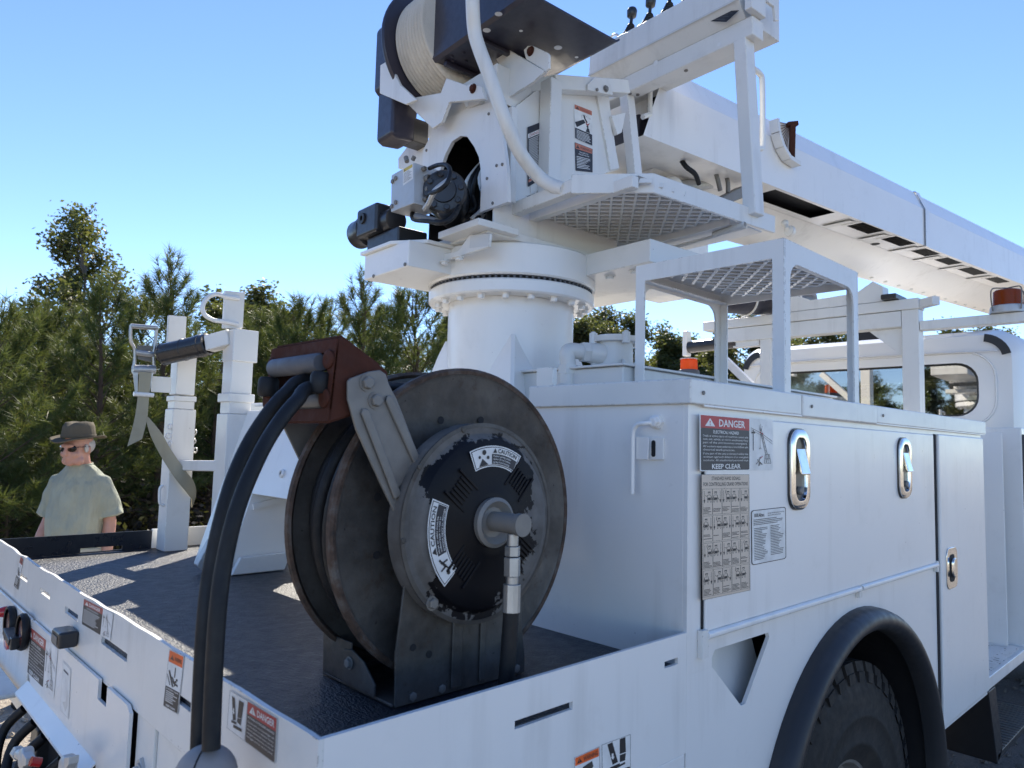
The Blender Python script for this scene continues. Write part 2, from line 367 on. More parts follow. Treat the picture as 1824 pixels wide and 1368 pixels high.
# ------------------------------------------------------------------ flat print
TXT = {}
def text_geo(s, bold):
    k = (s, bold)
    if k not in TXT:
        c = bpy.data.curves.new('txt', 'FONT'); c.body = s; c.size = 1; c.resolution_u = 2; c.offset = .022*bold
        c.space_line = 1.0
        o = bpy.data.objects.new('txt', c); COL.objects.link(o)
        bpy.context.view_layer.update()
        me = bpy.data.meshes.new_from_object(o.evaluated_get(bpy.context.evaluated_depsgraph_get()))
        TXT[k] = ([tuple(v.co[:2]) for v in me.vertices], [tuple(p.vertices) for p in me.polygons])
        bpy.data.objects.remove(o); bpy.data.curves.remove(c); bpy.data.meshes.remove(me)
    return TXT[k]
class Decal:
    """a printed sticker: bl, br, tr, tl are its corners in space; print is given in W x H units"""
    def __init__(s, quad, W, H, base, off=.0005, radius=.04, frame=None):
        s.q = [Vector(p) for p in quad]; s.W, s.H = W, H; s.b = MB()
        s.n = (s.q[1]-s.q[0]).cross(s.q[3]-s.q[0]).normalized(); s.lay = off
        s.rr(0, 0, W, H, base, radius)
        if frame: s.outline(0, 0, W, H, *frame)
    def p(s, x, y, lay=None):
        a, b = x/s.W, y/s.H
        q = (s.q[0]*(1-a)+s.q[1]*a)*(1-b)+(s.q[3]*(1-a)+s.q[2]*a)*b
        return q+s.n*(s.lay if lay is None else lay)
    hold = False
    def up(s):
        if not s.hold: s.lay += .00004
        return s
    def poly(s, pts, mat):
        s.up(); s.b.add([s.p(*t) for t in pts], [tuple(range(len(pts)))], mat); return s
    def rect(s, x, y, w_, h, mat): return s.poly([(x,y),(x+w_,y),(x+w_,y+h),(x,y+h)], mat)
    def rr(s, x, y, w_, h, mat, r): return s.poly([(x+w_/2+a, y+h/2+b) for a, b in roundrect(w_, h, max(r, 1e-4), 4)], mat)
    def outline(s, x, y, w_, h, mat, t, ins=0):
        s.up(); x += ins; y += ins; w_ -= 2*ins; h -= 2*ins
        for a in ((x,y,w_,t),(x,y+h-t,w_,t),(x,y+t,t,h-2*t),(x+w_-t,y+t,t,h-2*t)):
            s.b.add([s.p(a[0],a[1]),s.p(a[0]+a[2],a[1]),s.p(a[0]+a[2],a[1]+a[3]),s.p(a[0],a[1]+a[3])], [(0,1,2,3)], mat)
        return s
    def line(s, pts, t, mat):
        s.up()
        for (x0,y0),(x1,y1) in zip(pts, pts[1:]):
            d = math.hypot(x1-x0, y1-y0) or 1; nx, ny = -(y1-y0)/d*t/2, (x1-x0)/d*t/2
            s.b.add([s.p(x0+nx,y0+ny),s.p(x0-nx,y0-ny),s.p(x1-nx,y1-ny),s.p(x1+nx,y1+ny)], [(0,1,2,3)], mat)
        return s
    def disc(s, x, y, r, mat, n=10): return s.poly([(x+r*math.cos(6.2832*i/n), y+r*math.sin(6.2832*i/n)) for i in range(n)], mat)
    def text(s, t, x, y, h, mat, bold=0, width=None, align='L', maxw=None):
        """h: capital height; width: exact printed width"""
        vs, fs = text_geo(t, bold)
        if not vs: return s
        s.up(); x0 = min(v[0] for v in vs); x1 = max(v[0] for v in vs); k = h/.70
        kx = k if width is None else width/(x1-x0)
        if maxw and (x1-x0)*kx > maxw: kx = maxw/(x1-x0)
        wd = (x1-x0)*kx; ox = {'L': x, 'C': x-wd/2, 'R': x-wd}[align]
        s.b.add([s.p(ox+(a-x0)*kx, y+b*k) for a, b in vs], fs, mat); return s
    def alert(s, x, y, h, mat, inner):
        s.poly([(x,y),(x+h*1.12,y),(x+h*.56,y+h)], mat); s.poly([(x+h*.50,y+h*.68),(x+h*.62,y+h*.68),(x+h*.59,y+h*.32),(x+h*.53,y+h*.32)], inner)
        return s.disc(x+h*.56, y+h*.18, h*.07, inner, 6)
    def done(s, parent, name='decal', label=None): return s.b.build(name, parent, weld=False, label=label)
# ================================================================== ground
GZ = -0.10
def ground_mat(name, stops, scale, bs, extra=None):
    m, t, b, o = newmat(name); co = coords(t)
    n1 = noise(t, co, scale, 6, .7); n2 = noise(t, co, .35, 4, .6)
    c = ramp(t, n1, stops); c = mixc(t, ramp(t, n2, [(.35, (0,0,0)), (.7, (.6,.6,.6))]), c, extra or stops[0][1])
    t.links.new(c, b.inputs['Base Color']); b.inputs['Roughness'].default_value = .9; b.inputs['Specular IOR Level'].default_value = .15
    bump(t, b, n1, bs, .03); return m
GRAVEL = ground_mat('gravel', [(.3, (.22,.19,.155)), (.5, (.43,.375,.31)), (.72, (.58,.53,.46))], 42, .9, (.36,.31,.25))
ASPH = ground_mat('grey_road_gravel', [(.3, (.17,.152,.136)), (.55, (.28,.255,.228)), (.75, (.40,.37,.335))], 90, .9, (.22,.198,.175))
DUFF = ground_mat('leaf_litter', [(.3, (.022,.015,.010)), (.5, (.07,.045,.028)), (.72, (.14,.095,.055))], 9, 1.0, (.045,.03,.018))
def sheet(name, x0, y0, x1, y1, z, mat, n=1):
    b = MB(); b.add([(x0,y0,z),(x1,y0,z),(x1,y1,z),(x0,y1,z)], [(0,1,2,3)], mat); return b.build(name, kind='structure')
sheet('ground', -400, -400, 600, 600, GZ, GRAVEL)
def edge_strip(name, pts, mat, z):
    b = MB(); b.add([(p[0], p[1], z) for p in pts], [tuple(range(len(pts)))], mat); return b.build(name, kind='structure')
ex = [(-60+4*i, 8.3+.5*math.sin(i*1.7)+.4*math.sin(i*.6)) for i in range(41)]
edge_strip('forest_floor', ex+[(120,160),(-120,160)], DUFF, GZ+.004)
edge_strip('road', [(-3,-14),(40,-14),(40,1.9),(3.4,1.9),(2.0,1.2),(.6,.4),(-3,-.6)], ASPH, GZ+.006)
def stones():
    b = MB()
    base = [Vector(v) for v in ((1,0,0),(-1,0,0),(0,1,0),(0,-1,0),(0,0,.8),(0,0,-.5))]
    fs = [(0,2,4),(2,1,4),(1,3,4),(3,0,4),(2,0,5),(1,2,5),(3,1,5),(0,3,5)]
    for i in range(5200):
        if i < 3000: x, y = random.uniform(2.2, 6.5), random.uniform(-2.2, 1.4)
        else: x, y = random.uniform(-3, 1.5), random.uniform(2.6, 8)
        r = random.uniform(.006, .02); a = random.random()*6.28; ca, sa = math.cos(a), math.sin(a)
        q = [Vector((v.x*r*1.2, v.y*r, v.z*r)) for v in base]
        b.add([Vector((x+v.x*ca-v.y*sa, y+v.x*sa+v.y*ca, GZ+.006+r*.3+v.z)) for v in q], fs, GRAVEL if i >= 3000 else ASPH)
    return b.build('loose_gravel', kind='stuff', weld=False)
stones()
# ================================================================== truck: deck, rails, cabinet
truck = thing('utility_truck', 'white utility truck with open black deck, side tool cabinet and cab beyond', 'utility truck', (2.5, 1.175, GZ))
ZD, ZR = 1.162, 1.236
b = MB(); b.prism([Vector((x,y,1.12)) for x, y in ((.0085,.0085),(.8825,.0085),(.8825,.47),(3.2,.47),(3.2,2.334),(.0085,2.334))], (0,0,ZD-1.12), DECK); b.build('deck', truck)
def wavy(a, b_, n, amp, seed):
    r = random.Random(seed); out = []
    for i in range(n+1):
        t = i/n; out.append(a+(b_-a)*t)
    return out
def holed_strip(mb, x0, x1, z0, z1, holes, P, thick, mat, topf=None, n=1):
    """a plate along t with rectangular slots (t0, t1, z0, z1) cut through; P(t, z) gives the point"""
    ts = sorted({x0, x1, *[h[0] for h in holes], *[h[1] for h in holes], *[x0+(x1-x0)*i/n for i in range(n+1)]})
    zs = sorted({z0, z1, *[z for h in holes for z in (h[2], h[3])]})
    full = lambda i, j: 0 <= i < len(ts)-1 and 0 <= j < len(zs)-1 and not any(h[0] <= ts[i] and h[1] >= ts[i+1] and h[2] <= zs[j] and h[3] >= zs[j+1] for h in holes)
    f = lambda t, z: z+(topf(t) if topf and z == z1 else 0)
    Q = lambda i, j: P(ts[i], f(ts[i], zs[j]))
    for i in range(len(ts)-1):
        for j in range(len(zs)-1):
            if not full(i, j): continue
            q = [Q(i,j), Q(i+1,j), Q(i+1,j+1), Q(i,j+1)]
            mb.add(q, [(0,1,2,3)], mat); mb.add([p+thick for p in q], [(3,2,1,0)], mat)
            for di, dj, (a, c) in ((-1,0,(3,0)),(1,0,(1,2)),(0,-1,(0,1)),(0,1,(2,3))):
                if not full(i+di, j+dj): mb.add([q[a], q[c], q[c]+thick, q[a]+thick], [(0,1,2,3)], mat)
# rear beam, dented along its top between the middle and the far end
def dent(y):
    return .4*(-.013*math.exp(-((y-1.20)/.16)**2) - .017*math.exp(-((y-1.66)/.16)**2) - .007*math.exp(-((y-1.0)/.06)**2) - .013*math.exp(-((y-1.95)/.06)**2) - .006*math.exp(-((y-1.42)/.05)**2) + .0018*math.sin(y*31))
b = MB()
slots = [(.44,.56,1.150,1.166), (.80,.99,1.152,1.170), (1.20,1.33,1.160,1.176), (1.50,1.62,1.163,1.177), (1.80,1.93,1.163,1.177)]
holed_strip(b, 0.0, 2.35, 1.078, ZR, slots, lambda t, z: Vector((0, t, z)), Vector((.008,0,0)), WHITE2, dent, 90)
b.build('rear_beam', truck, weld=True, smooth=25)
b = MB(); b.box((0.0,.01,1.072), (.07,2.34,1.080), WHITE2); b.build('beam_flange', truck, bevel=.002)
b = MB()
holed_strip(b, 0.0083, .8825, .985, ZR, [(.365,.511,1.160,1.174), (.80,.85,1.176,1.190)], lambda t, z: Vector((t, 0, z)), Vector((0,.008,0)), WHITE)
b.build('side_beam', truck, smooth=25)
b = MB(); b.box((.0085,.0005,.95), (.88,.06,.984), WHITE); b.box((.06,.05,.3), (.886,.062,1.0), WHITE2); b.box((.70,.035,.3), (.735,.06,.982), WHITE2); b.build('lower_side_panel', truck, bevel=.003)
# black far rail
b = MB(); holed_strip(b, 0.0, .53, ZD, ZR, [(.27,.42,1.166,1.182)], lambda t, z: Vector((t, 2.335, z)), Vector((0,.01,0)), BLACKRAIL); b.build('far_rail', truck, smooth=25, label='black painted far side rail')
b = MB(); b.box((.53,2.335,ZD), (3.2,2.345,ZR+.005), WHITE2); b.build('far_rail', truck, bevel=.002, label='white far side rail')
# cabinet body
XB, XE, ZB, ZT, ZL = .883, 3.28, .595, 1.79, 1.735
b = MB()
# side skin with wheel arch and triangular opening: built as plates
archc, archr = (1.828, .50), .648
def side_poly():
    pts = [(XB, ZB-.0), (XB, ZT-.05), (XE, ZT-.05), (XE, ZB)]
    pts += [(archc[0]+math.sqrt(archr**2-(ZB-archc[1])**2), ZB)]
    a0 = math.asin((ZB-archc[1])/archr)
    pts += [(archc[0]+archr*math.cos(a0+(math.pi-2*a0)*i/24), archc[1]+archr*math.sin(a0+(math.pi-2*a0)*i/24)) for i in range(1, 25)]
    return pts
tri = [(.987,1.165),(1.0,1.18),(1.255,1.178),(1.262,1.165),(1.140,1.030),(1.118,1.030),(.987,1.145)]
# the opening is keyholed into the outline, so that it is a true hole
op = side_poly()
outer = [(XB, ZB), (XB, 1.1449)] + [(.9869, 1.1449)] + tri[-2::-1][::1] + [(.987, 1.1451), (XB, 1.1451)] + op[1:]
b.prism([Vector((p[0], 0.0, p[1])) for p in outer], (0,.010,0), WHITE)
side = b.build('cabinet_side', truck, smooth=25)
b = MB()
b.box((XB,.0105,ZB), (XB+.010,.47,ZT-.012), WHITE)          # rear wall
b.box((XE-.01,.0105,ZB), (XE,.47,ZT-.012), WHITE)           # front wall
b.box((XB+.0105,.46,1.16), (XE-.0105,.47,ZT-.012), WHITE)   # inner wall
b.build('cabinet_wall', truck, bevel=.002)
b = MB(); b.prism([Vector((.93,.030,.99)), Vector((.93,.105,1.25)), Vector((.93,.115,1.25)), Vector((.93,.040,.99))], (.38,0,0), GREYW); b.build('recess_liner', truck)
# lid with overlapping sections
for i, (x0, x1, dz, dy) in enumerate(((XB-.012, 1.425, 0, 0), (1.427, 1.975, .003, .003), (1.977, XE+.03, .0, .001))):
    b = MB(); b.box((x0,-.014-dy,ZL-.002-dz), (x1,.49,ZT-dz*.2), WHITE2); b.build('cabinet_lid', truck, bevel=.004)
    bolt((x0+.05,-.0145-dy,ZL+.025), (0,-1,0), .005, truck, STEELD, washer=False)
# doors
b = MB(); b.box((.945,-.010,1.228), (2.572,-.0005,1.712), WHITE); b.build('cabinet_door', truck, bevel=.005)
b = MB(); b.box((2.622,-.014,.618), (3.262,-.0005,1.716), WHITE); b.build('cabinet_door', truck, bevel=.006)
b = MB(); b.box((2.600,-.003,.64), (2.622,-.0006,1.715), DARKIN); b.build('door_gap', truck)
b = MB(); b.box((.938,-.003,1.235), (.945,-.0006,1.713), DARKIN); b.build('door_gap', truck)
b = MB(); b.cyl((.945,-.012,1.222), (1.82,-.012,1.222), .0085, WHITE, 12); b.cyl((1.835,-.012,1.222), (2.575,-.012,1.222), .0085, WHITE, 12)
b.box((.925,-.014,1.175), (.950,-.0008,1.235), WHITE2); b.box((1.815,-.014,1.195), (1.835,-.0008,1.215), WHITE2); b.box((2.572,-.014,1.195), (2.59,-.0008,1.235), WHITE2)
b.build('door_hinge', truck, smooth=30)
b = MB(); b.prism([Vector((.93,-.0006,1.742)), Vector((XE+.02,-.0006,1.742)), Vector((XE+.02,-.013,1.734)), Vector((.93,-.013,1.734))], (0,0,-.006), WHITE); b.build('drip_rail', truck, bevel=.002)
# paddle latches
def latch(cx, cz, wd, ht, parent):
    b = MB(); pr = roundrect(wd, ht, wd*.36, 5)
    b.prism([Vector((cx+x*1.06, -.0105, cz+z*1.03)) for x, z in pr], (0,-.004,0), BLACK)
    b.build('latch_gasket', parent)
    b = MB()
    def ring(s, y): return [Vector((cx+x*s[0], y, cz+z*s[1])) for x, z in pr]
    n = len(pr); rs = [ring((1,1), -.0146), ring((1,1), -.019), ring((.9,.95), -.023), ring((.62,.80), -.022), ring((.55,.74), -.004)]
    vs = [v for r in rs for v in r]; fs = [(i*n+k, i*n+(k+1) % n, (i+1)*n+(k+1) % n, (i+1)*n+k) for i in range(4) for k in range(n)]
    fs.append(tuple(4*n+k for k in range(n))); b.add(vs, fs, CHROME); b.build('latch_plate', parent, smooth=50)
    b = MB(); b.prism([Vector((cx-wd*.20, -.012, cz+ht*.24)), Vector((cx-wd*.20, -.020, cz+ht*.26)), Vector((cx-wd*.20, -.036, cz-ht*.06)), Vector((cx-wd*.20, -.031, cz-ht*.07)), Vector((cx-wd*.20, -.016, cz+ht*.05))], (wd*.44,0,0), CHROME)
    b.build('latch_paddle', parent, bevel=.002)
    b = MB(); b.lathe([(0,-.002),(.011,-.002),(.011,.012),(.008,.015),(0,.015)], (cx, -.010, cz-ht*.27), (0,-1,0), STEELD, 16); b.build('lock', parent)
latch(1.403, 1.587, .112, .212, truck); latch(2.228, 1.587, .112, .205, truck)
b = MB(); cx, cz = 2.745, 1.195
b.prism([Vector((cx+x, -.0145, cz+z)) for x, z in roundrect(.135, .158, .03, 5)], (0,-.004,0), CHROME)
b.build('latch_plate', truck, bevel=.002)
b = MB(); b.prism([Vector((cx-.006+x, -.0188, cz+z)) for x, z in roundrect(.064, .105, .02, 5)], (0,-.001,0), DARKIN); b.build('latch_recess', truck)
b = MB(); b.prism([Vector((cx-.004+x, -.020, cz+.002+z)) for x, z in roundrect(.045, .075, .018, 5)], (0,-.012,0), CHROME); b.build('latch_handle', truck, bevel=.003)
# pull rod with gland and slotted bracket on the cabinet's rear wall
yy = lambda px, py: on(px, py, 'x', XB-.03)
b = MB(); pth = smooth_path([on(1168,753,'x',XB-.012), on(1150,754,'x',XB-.03), on(1135,757,'x',XB-.032), on(1128,770,'x',XB-.032), on(1127,800,'x',XB-.032), on(1126,880,'x',XB-.032)], 5)
b.tube(pth, .0055, WHITE, 10); b.build('pull_rod', truck, smooth=60)
g = on(1172,752,'x',XB); b = MB(); b.lathe([(0,0),(.017,0),(.017,.010),(.0125,.012),(.0125,.022),(.009,.024),(0,.024)], g, (-1,0,0), WHITE, 6); b.build('rod_gland', truck)
b = MB(); q = ons([(1133,778),(1155,779),(1154,819),(1133,818)], 'x', XB-.026); b.prism(q, (.003,0,0), WHITE)
q = ons([(1156,779),(1181,780),(1181,819),(1156,819)], 'x', XB-.006); b.prism(q, (.0055,0,0), WHITE); b.build('rod_bracket', truck, bevel=.001)
b = MB(); q = on(1164,799,'x',XB-.0066); b.prism([q+Vector((0,y,z)) for y, z in roundrect(.011, .038, .005, 4)], (-.0005,0,0), DARKIN); b.build('bracket_slot', truck)
# fender flare
b = MB(); prof = [(.622,.0),(.623,-.026),(.630,-.046),(.642,-.058),(.656,-.062),(.671,-.057),(.683,-.044),(.690,-.024),(.692,.0)]
n = 40; a0, a1 = math.radians(-4), math.radians(184); vs = []; fs = []
for i in range(n+1):
    a = a0+(a1-a0)*i/n
    for r, y in prof: vs.append((archc[0]+r*math.cos(a)*.99, y-.0005, archc[1]-.03+r*math.sin(a)))
m_ = len(prof)
for i in range(n):
    for k in range(m_-1): fs.append((i*m_+k, (i+1)*m_+k, (i+1)*m_+k+1, i*m_+k+1))
b.add(vs, fs, PLASTIC); b.build('fender_flare', truck, smooth=60)
# wheel well
b = MB(); vs = []; fs = []
for i in range(n+1):
    a = a0+(a1-a0)*i/n
    for y in (.0005, .75): vs.append((archc[0]+.645*math.cos(a), y, archc[1]-.03+.645*math.sin(a)))
for i in range(n): fs.append((2*i, 2*i+1, 2*i+3, 2*i+2))
b.add(vs, fs, BLACK); b.box((1.2,.75,.2), (2.55,.76,1.15), BLACK); b.build('wheel_well', truck, smooth=40)
# wheel: tyre with tread blocks, rim, hub
def make_wheel(cx, cy, cz, R, wd):
    root = MB(); axis = (0,1,0); o = (cx, cy, cz)
    prof = [(.235,.03),(.285,.002),(.29,-.003),(.30,-.003),(.305,.0),(.37,-.010),(.375,-.014),(.385,-.014),(.39,-.010),(.42,-.012),(.46,-.004),(R-.035,.008),(R-.018,.030),(R-.018,wd-.03),(R-.035,wd-.008),(.46,wd),(.29,wd),(.235,wd-.02)]
    root.lathe(prof, o, axis, TYRE, 56)
    w_ = root.build('wheel', truck, smooth=50)
    bb = MB(); nb = 40
    for i in range(nb):
        for row, (y0, y1) in enumerate(((.004,.072),(.082,.132),(.140,.192),(.200,.266))):
            a = 2*math.pi*(i+(.5 if row % 2 else 0))/nb; da = 2*math.pi/nb*.36
            q = []
            for aa in (a-da, a+da):
                for r in (R-.020, R+.010):
                    for y in (y0+(.008 if r > R and row == 0 else 0), y1): q.append((cx+r*math.cos(aa), cy+y, cz+r*math.sin(aa)))
            bb.add(q, [(0,1,3,2),(4,6,7,5),(0,4,5,1),(2,3,7,6),(0,2,6,4),(1,5,7,3)], TYRE)
            if row == 0:
                q = []
                for aa in (a-da*.8, a+da*.8):
                    for r, y in ((R-.052, .0), (R-.020, .003), (R-.020, .03), (R-.052, .03)): q.append((cx+r*math.cos(aa), cy+y-.003, cz+r*math.sin(aa)))
                bb.add(q, [(0,1,2,3),(7,6,5,4),(0,4,5,1),(1,5,6,2),(3,2,6,7)], TYRE)
    t_ = bb.build('tread', w_, weld=False); 
    bb = MB(); bb.lathe([(.237,.03),(.225,.035),(.21,.08),(.12,.10),(.11,.06),(.10,.02),(0,.015)], o, axis, STEELD, 40); bb.build('rim', w_, smooth=40)
    bb = MB(); bb.lathe([(.105,.03),(.10,-.01),(.085,-.03),(0,-.034)], o, axis, CHROME, 28); bb.build('hub_cap', w_, smooth=50)
    return w_
make_wheel(1.890, .040, .432, .53, .27)
# access step forward of the cabinet
b = MB(); b.box((3.282,.62,.66), (4.05,.63,1.76), WHITE); b.box((3.95,.06,.66), (3.96,.62,1.76), WHITE); b.build('step_recess', truck, bevel=.003)
b = MB(); b.box((3.282,-.005,.612), (4.3,.62,.665), WHITE); b.build('access_step', truck, bevel=.004)
b = MB()
for i in range(16):
    for j in range(5): b.prism([Vector((3.33+i*.04, .012+j*.11+s*.05, .666)) for s in (0,1)]+[Vector((3.345+i*.04, .012+j*.11+s*.05, .676)) for s in (1,0)], (.004,0,.002), WHITE2)
b.build('tread_plate', truck, kind='stuff', weld=False)
b = MB(); b.tube(smooth_path([(3.60,.60,1.46),(3.68,.56,1.44),(3.74,.56,1.38),(3.76,.56,1.10),(3.76,.60,.98)], 5), .011, WHITE, 8); b.build('grab_handle', truck, smooth=60)
b = MB(); b.box((4.05,-.006,.66), (4.95,.6,1.79), WHITE); b.build('front_cabinet', truck, bevel=.006)
b = MB(); b.box((4.11,-.016,.7), (4.9,-.0065,1.75), WHITE); b.build('front_cabinet_door', truck, bevel=.005)
b = MB(); b.box((4.055,-.0075,.69), (4.11,-.0062,1.755), DARKIN); b.build('door_gap', truck)
b = MB(); b.prism([Vector(p) for p in ((3.30,.0,.60),(3.42,.0,.60),(3.52,.0,.30),(3.42,.0,.26))], (0,.45,0), BLACK); b.box((3.43,.0,.27), (4.3,.32,.30), BLACK); b.build('lower_step', truck, bevel=.004)
b = MB()
for i in range(20): b.box((3.48+i*.04,.0,.3005), (3.50+i*.04,.30,.306), STEELD)
b.build('step_tread', truck)
# far cabinet and chassis
b = MB(); b.box((.91,1.88,.6), (3.2,2.33,1.775), WHITE2); b.build('far_cabinet', truck, bevel=.006)
b = MB(); b.box((.895,1.86,1.735), (3.2,2.345,1.785), WHITE2); b.build('far_cabinet_lid', truck, bevel=.004)
b = MB(); b.box((-.0,.75,.52), (6.8,.83,.80), BLACK); b.box((-.0,1.52,.52), (6.8,1.60,.80), BLACK); b.box((.3,.3,.9), (3.2,2.05,1.118), BLACK); b.box((1.8,.35,.32), (2.0,2.0,.5), BLACK); b.build('chassis_frame', truck, bevel=.004)
b = MB(); b.box((5.2,.3,.4), (7.4,2.05,1.0), BLACK); b.build('engine_bay', truck, bevel=.02)
make_wheel(6.6, .1, .42, .525, .27)
# ---------------------------------------------------------------- cab
XC = 5.05
def cab_ring(x, ins, z0, z1, r):
    y0, y1 = .19+ins, 2.16-ins
    pts = []
    for i in range(9):
        a = math.pi/2*i/8; pts.append(Vector((x, y1-r+r*math.sin(math.pi/2-a), z1-r+r*math.sin(a))))
    for i in range(9):
        a = math.pi/2*i/8; pts.append(Vector((x, y0+r-r*math.sin(a), z1-r+r*math.cos(a))))
    return [Vector((x, y1, z0))]+pts+[Vector((x, y0, z0))]
wy0, wy1, wz0, wz1 = .42, 1.93, 1.90, 2.265
b = MB()
rings = [cab_ring(XC+.02, .04, .9, 2.445, .17), cab_ring(XC+.10, .0, .9, 2.485, .16), cab_ring(XC+1.2, .0, .9, 2.51, .16), cab_ring(XC+1.75, .05, .9, 2.45, .16)]
n = len(rings[0])
for r0, r1 in zip(rings, rings[1:]): b.add(r0+r1, [(i, i+1, n+i+1, n+i) for i in range(n-1)], CREAM)
# rear wall with the window hole
wall = rings[0]
hole = [Vector((XC+.02, (wy0+wy1)/2-x, (wz0+wz1)/2+z)) for x, z in roundrect(wy1-wy0, wz1-wz0, .13, 6)]
bm = bmesh.new()
ov = [bm.verts.new(p) for p in wall]; hv = [bm.verts.new(p) for p in hole]
es = [bm.edges.new((l[i], l[(i+1) % len(l)])) for l in (ov, hv) for i in range(len(l))]
bmesh.ops.triangle_fill(bm, use_beauty=True, use_dissolve=False, edges=es)
bm.verts.index_update(); b.add([v.co.copy() for v in bm.verts], [tuple(v.index for v in f.verts) for f in bm.faces], CREAM); bm.free()
b.build('cab', truck, smooth=40)
b = MB(); inner = [Vector((p.x+.03, (wy0+wy1)/2+(p.y-(wy0+wy1)/2)*.975, (wz0+wz1)/2+(p.z-(wz0+wz1)/2)*.93)) for p in hole]
k = len(hole); b.add(hole+inner, [(i, (i+1) % k, (i+1) % k+k, i+k) for i in range(k)], PLASTIC); b.build('window_seal', truck, smooth=60)
b = MB(); b.add(inner, [tuple(range(k))], GLASS); b.build('rear_window', truck)
b = MB()   # ridge that frames the window
out2 = [Vector((XC+.018, (wy0+wy1)/2-x, (wz0+wz1)/2+z)) for x, z in roundrect(wy1-wy0+.20, wz1-wz0+.14, .18, 6)]
b.tube(out2, .008, CREAM, 6, closed=True); b.build('pressed_rib', truck, smooth=60)
b = MB(); b.tube([(XC-.0,.30,2.33),(XC+.005,1.0,2.345),(XC+.005,1.6,2.345),(XC-.0,2.05,2.33)], .006, CREAM, 6); b.build('pressed_rib', truck, smooth=60)
# black roof-corner seals
for s, ya, yb in ((1, .25, .40), (-1, 2.10, 1.95)):
    b = MB(); c0 = []
    for i in range(7):
        a = math.radians(12+70*i/6); r = .176
        yc, zc = (.23+.17, 2.445-.17) if s > 0 else (2.12-.17, 2.445-.17)
        c0.append((Vector((XC+.002, yc-s*r*math.cos(a), zc+r*math.sin(a))), Vector((XC+.012, yc-s*(r)*math.cos(a), zc+(r)*math.sin(a)))))
    for (p, q), (p2, q2) in zip(c0, c0[1:]):
        f = .70; yc, zc = (.40, 2.275) if s > 0 else (1.95, 2.275); c_ = Vector((XC+.004, yc, zc))
        b.add([p, p2, c_+(p2-c_)*f, c_+(p-c_)*f], [(0,1,2,3)], PLASTIC)
    b.build('roof_seal', truck, weld=True)
# cab interior seen through the glass: windshield frame, seats, mirror
b = MB(); xw = XC+1.70
b.box((xw,.2,1.05), (xw+.03,2.15,1.72), PLASTIC); b.box((xw,.2,2.30), (xw+.03,2.15,2.42), PLASTIC); b.box((xw,.25,1.7), (xw+.03,.36,2.3), PLASTIC); b.box((xw,1.99,1.7), (xw+.03,2.10,2.3), PLASTIC); b.box((xw,1.14,1.7), (xw+.03,1.19,2.3), PLASTIC)
b.build('windshield_frame', truck, bevel=.01)
for y in (.75, 1.6):
    b = MB(); b.box((XC+.45,y-.24,1.0), (XC+.62,y+.24,1.86), PLASTIC); b.box((XC+.47,y-.13,1.90), (XC+.58,y+.13,2.05), PLASTIC); b.build('seat', truck, bevel=.04)
b = MB(); b.box((XC+.05,.25,.95), (xw,2.1,1.02), PLASTIC); b.build('cab_floor', truck)
b = MB(); b.box((XC+.12,1.66,1.92), (XC+.2,1.80,2.08), WHITE2); b.build('papers', truck)
# headlining strip and white upper mirror at the right edge of the frame
b = MB(); b.box((XC+.55,.02,2.08), (XC+.62,.17,2.34), PLASTIC); b.build('door_mirror', truck, bevel=.02)
# cab side door, hood and front fenders
b = MB(); b.prism([Vector((x,.1885,z)) for x, z in ((5.42,1.0),(5.42,2.30),(5.46,2.36),(6.25,2.36),(6.55,1.75),(6.55,1.0))], (0,-.014,0), CREAM); cdoor = b.build('cab_door', truck, bevel=.006)
b = MB(); b.prism([Vector((x,.1740,z)) for x, z in ((5.50,1.72),(5.50,2.26),(5.55,2.30),(6.18,2.30),(6.44,1.76),(6.44,1.72))], (0,-.003,0), PLASTIC); b.build('window_trim', cdoor)
b = MB(); b.prism([Vector((x,.1705,z)) for x, z in ((5.53,1.75),(5.53,2.24),(5.57,2.27),(6.15,2.27),(6.40,1.78),(6.40,1.75))], (0,-.001,0), GLASS); b.build('door_window', cdoor)
b = MB(); b.box((5.48,.150,1.50), (5.64,.172,1.56), PLASTIC); b.build('door_handle', cdoor, bevel=.005)
b = MB(); pr_ = [(.35,.95),(.30,1.35),(.42,1.62),(.70,1.72),(1.65,1.72),(1.93,1.62),(2.05,1.35),(2.0,.95)]
q0 = [Vector((6.81,y,z)) for y, z in pr_]; q1 = [Vector((8.1,1.175+(y-1.175)*.82,.95+(z-.95)*.72)) for y, z in pr_]; k_ = len(pr_)
b.add(q0+q1, [tuple(range(k_)), tuple(range(k_, 2*k_))[::-1]]+[(i, (i+1) % k_, k_+(i+1) % k_, k_+i) for i in range(k_)], CREAM); b.build('hood', truck, bevel=.03)
for s_ in (0, 1):
    b = MB(); b.prism([Vector((6.6+.66*math.cos(math.radians(a)), .08 if s_ == 0 else 1.95, .45+.64*math.sin(math.radians(a)))) for a in range(0, 181, 15)]+[Vector((6.6+.58*math.cos(math.radians(a)), .08 if s_ == 0 else 1.95, .45+.57*math.sin(math.radians(a)))) for a in range(180, -1, -15)], (0,.33,0), CREAM); b.build('front_fender', truck, bevel=.008)
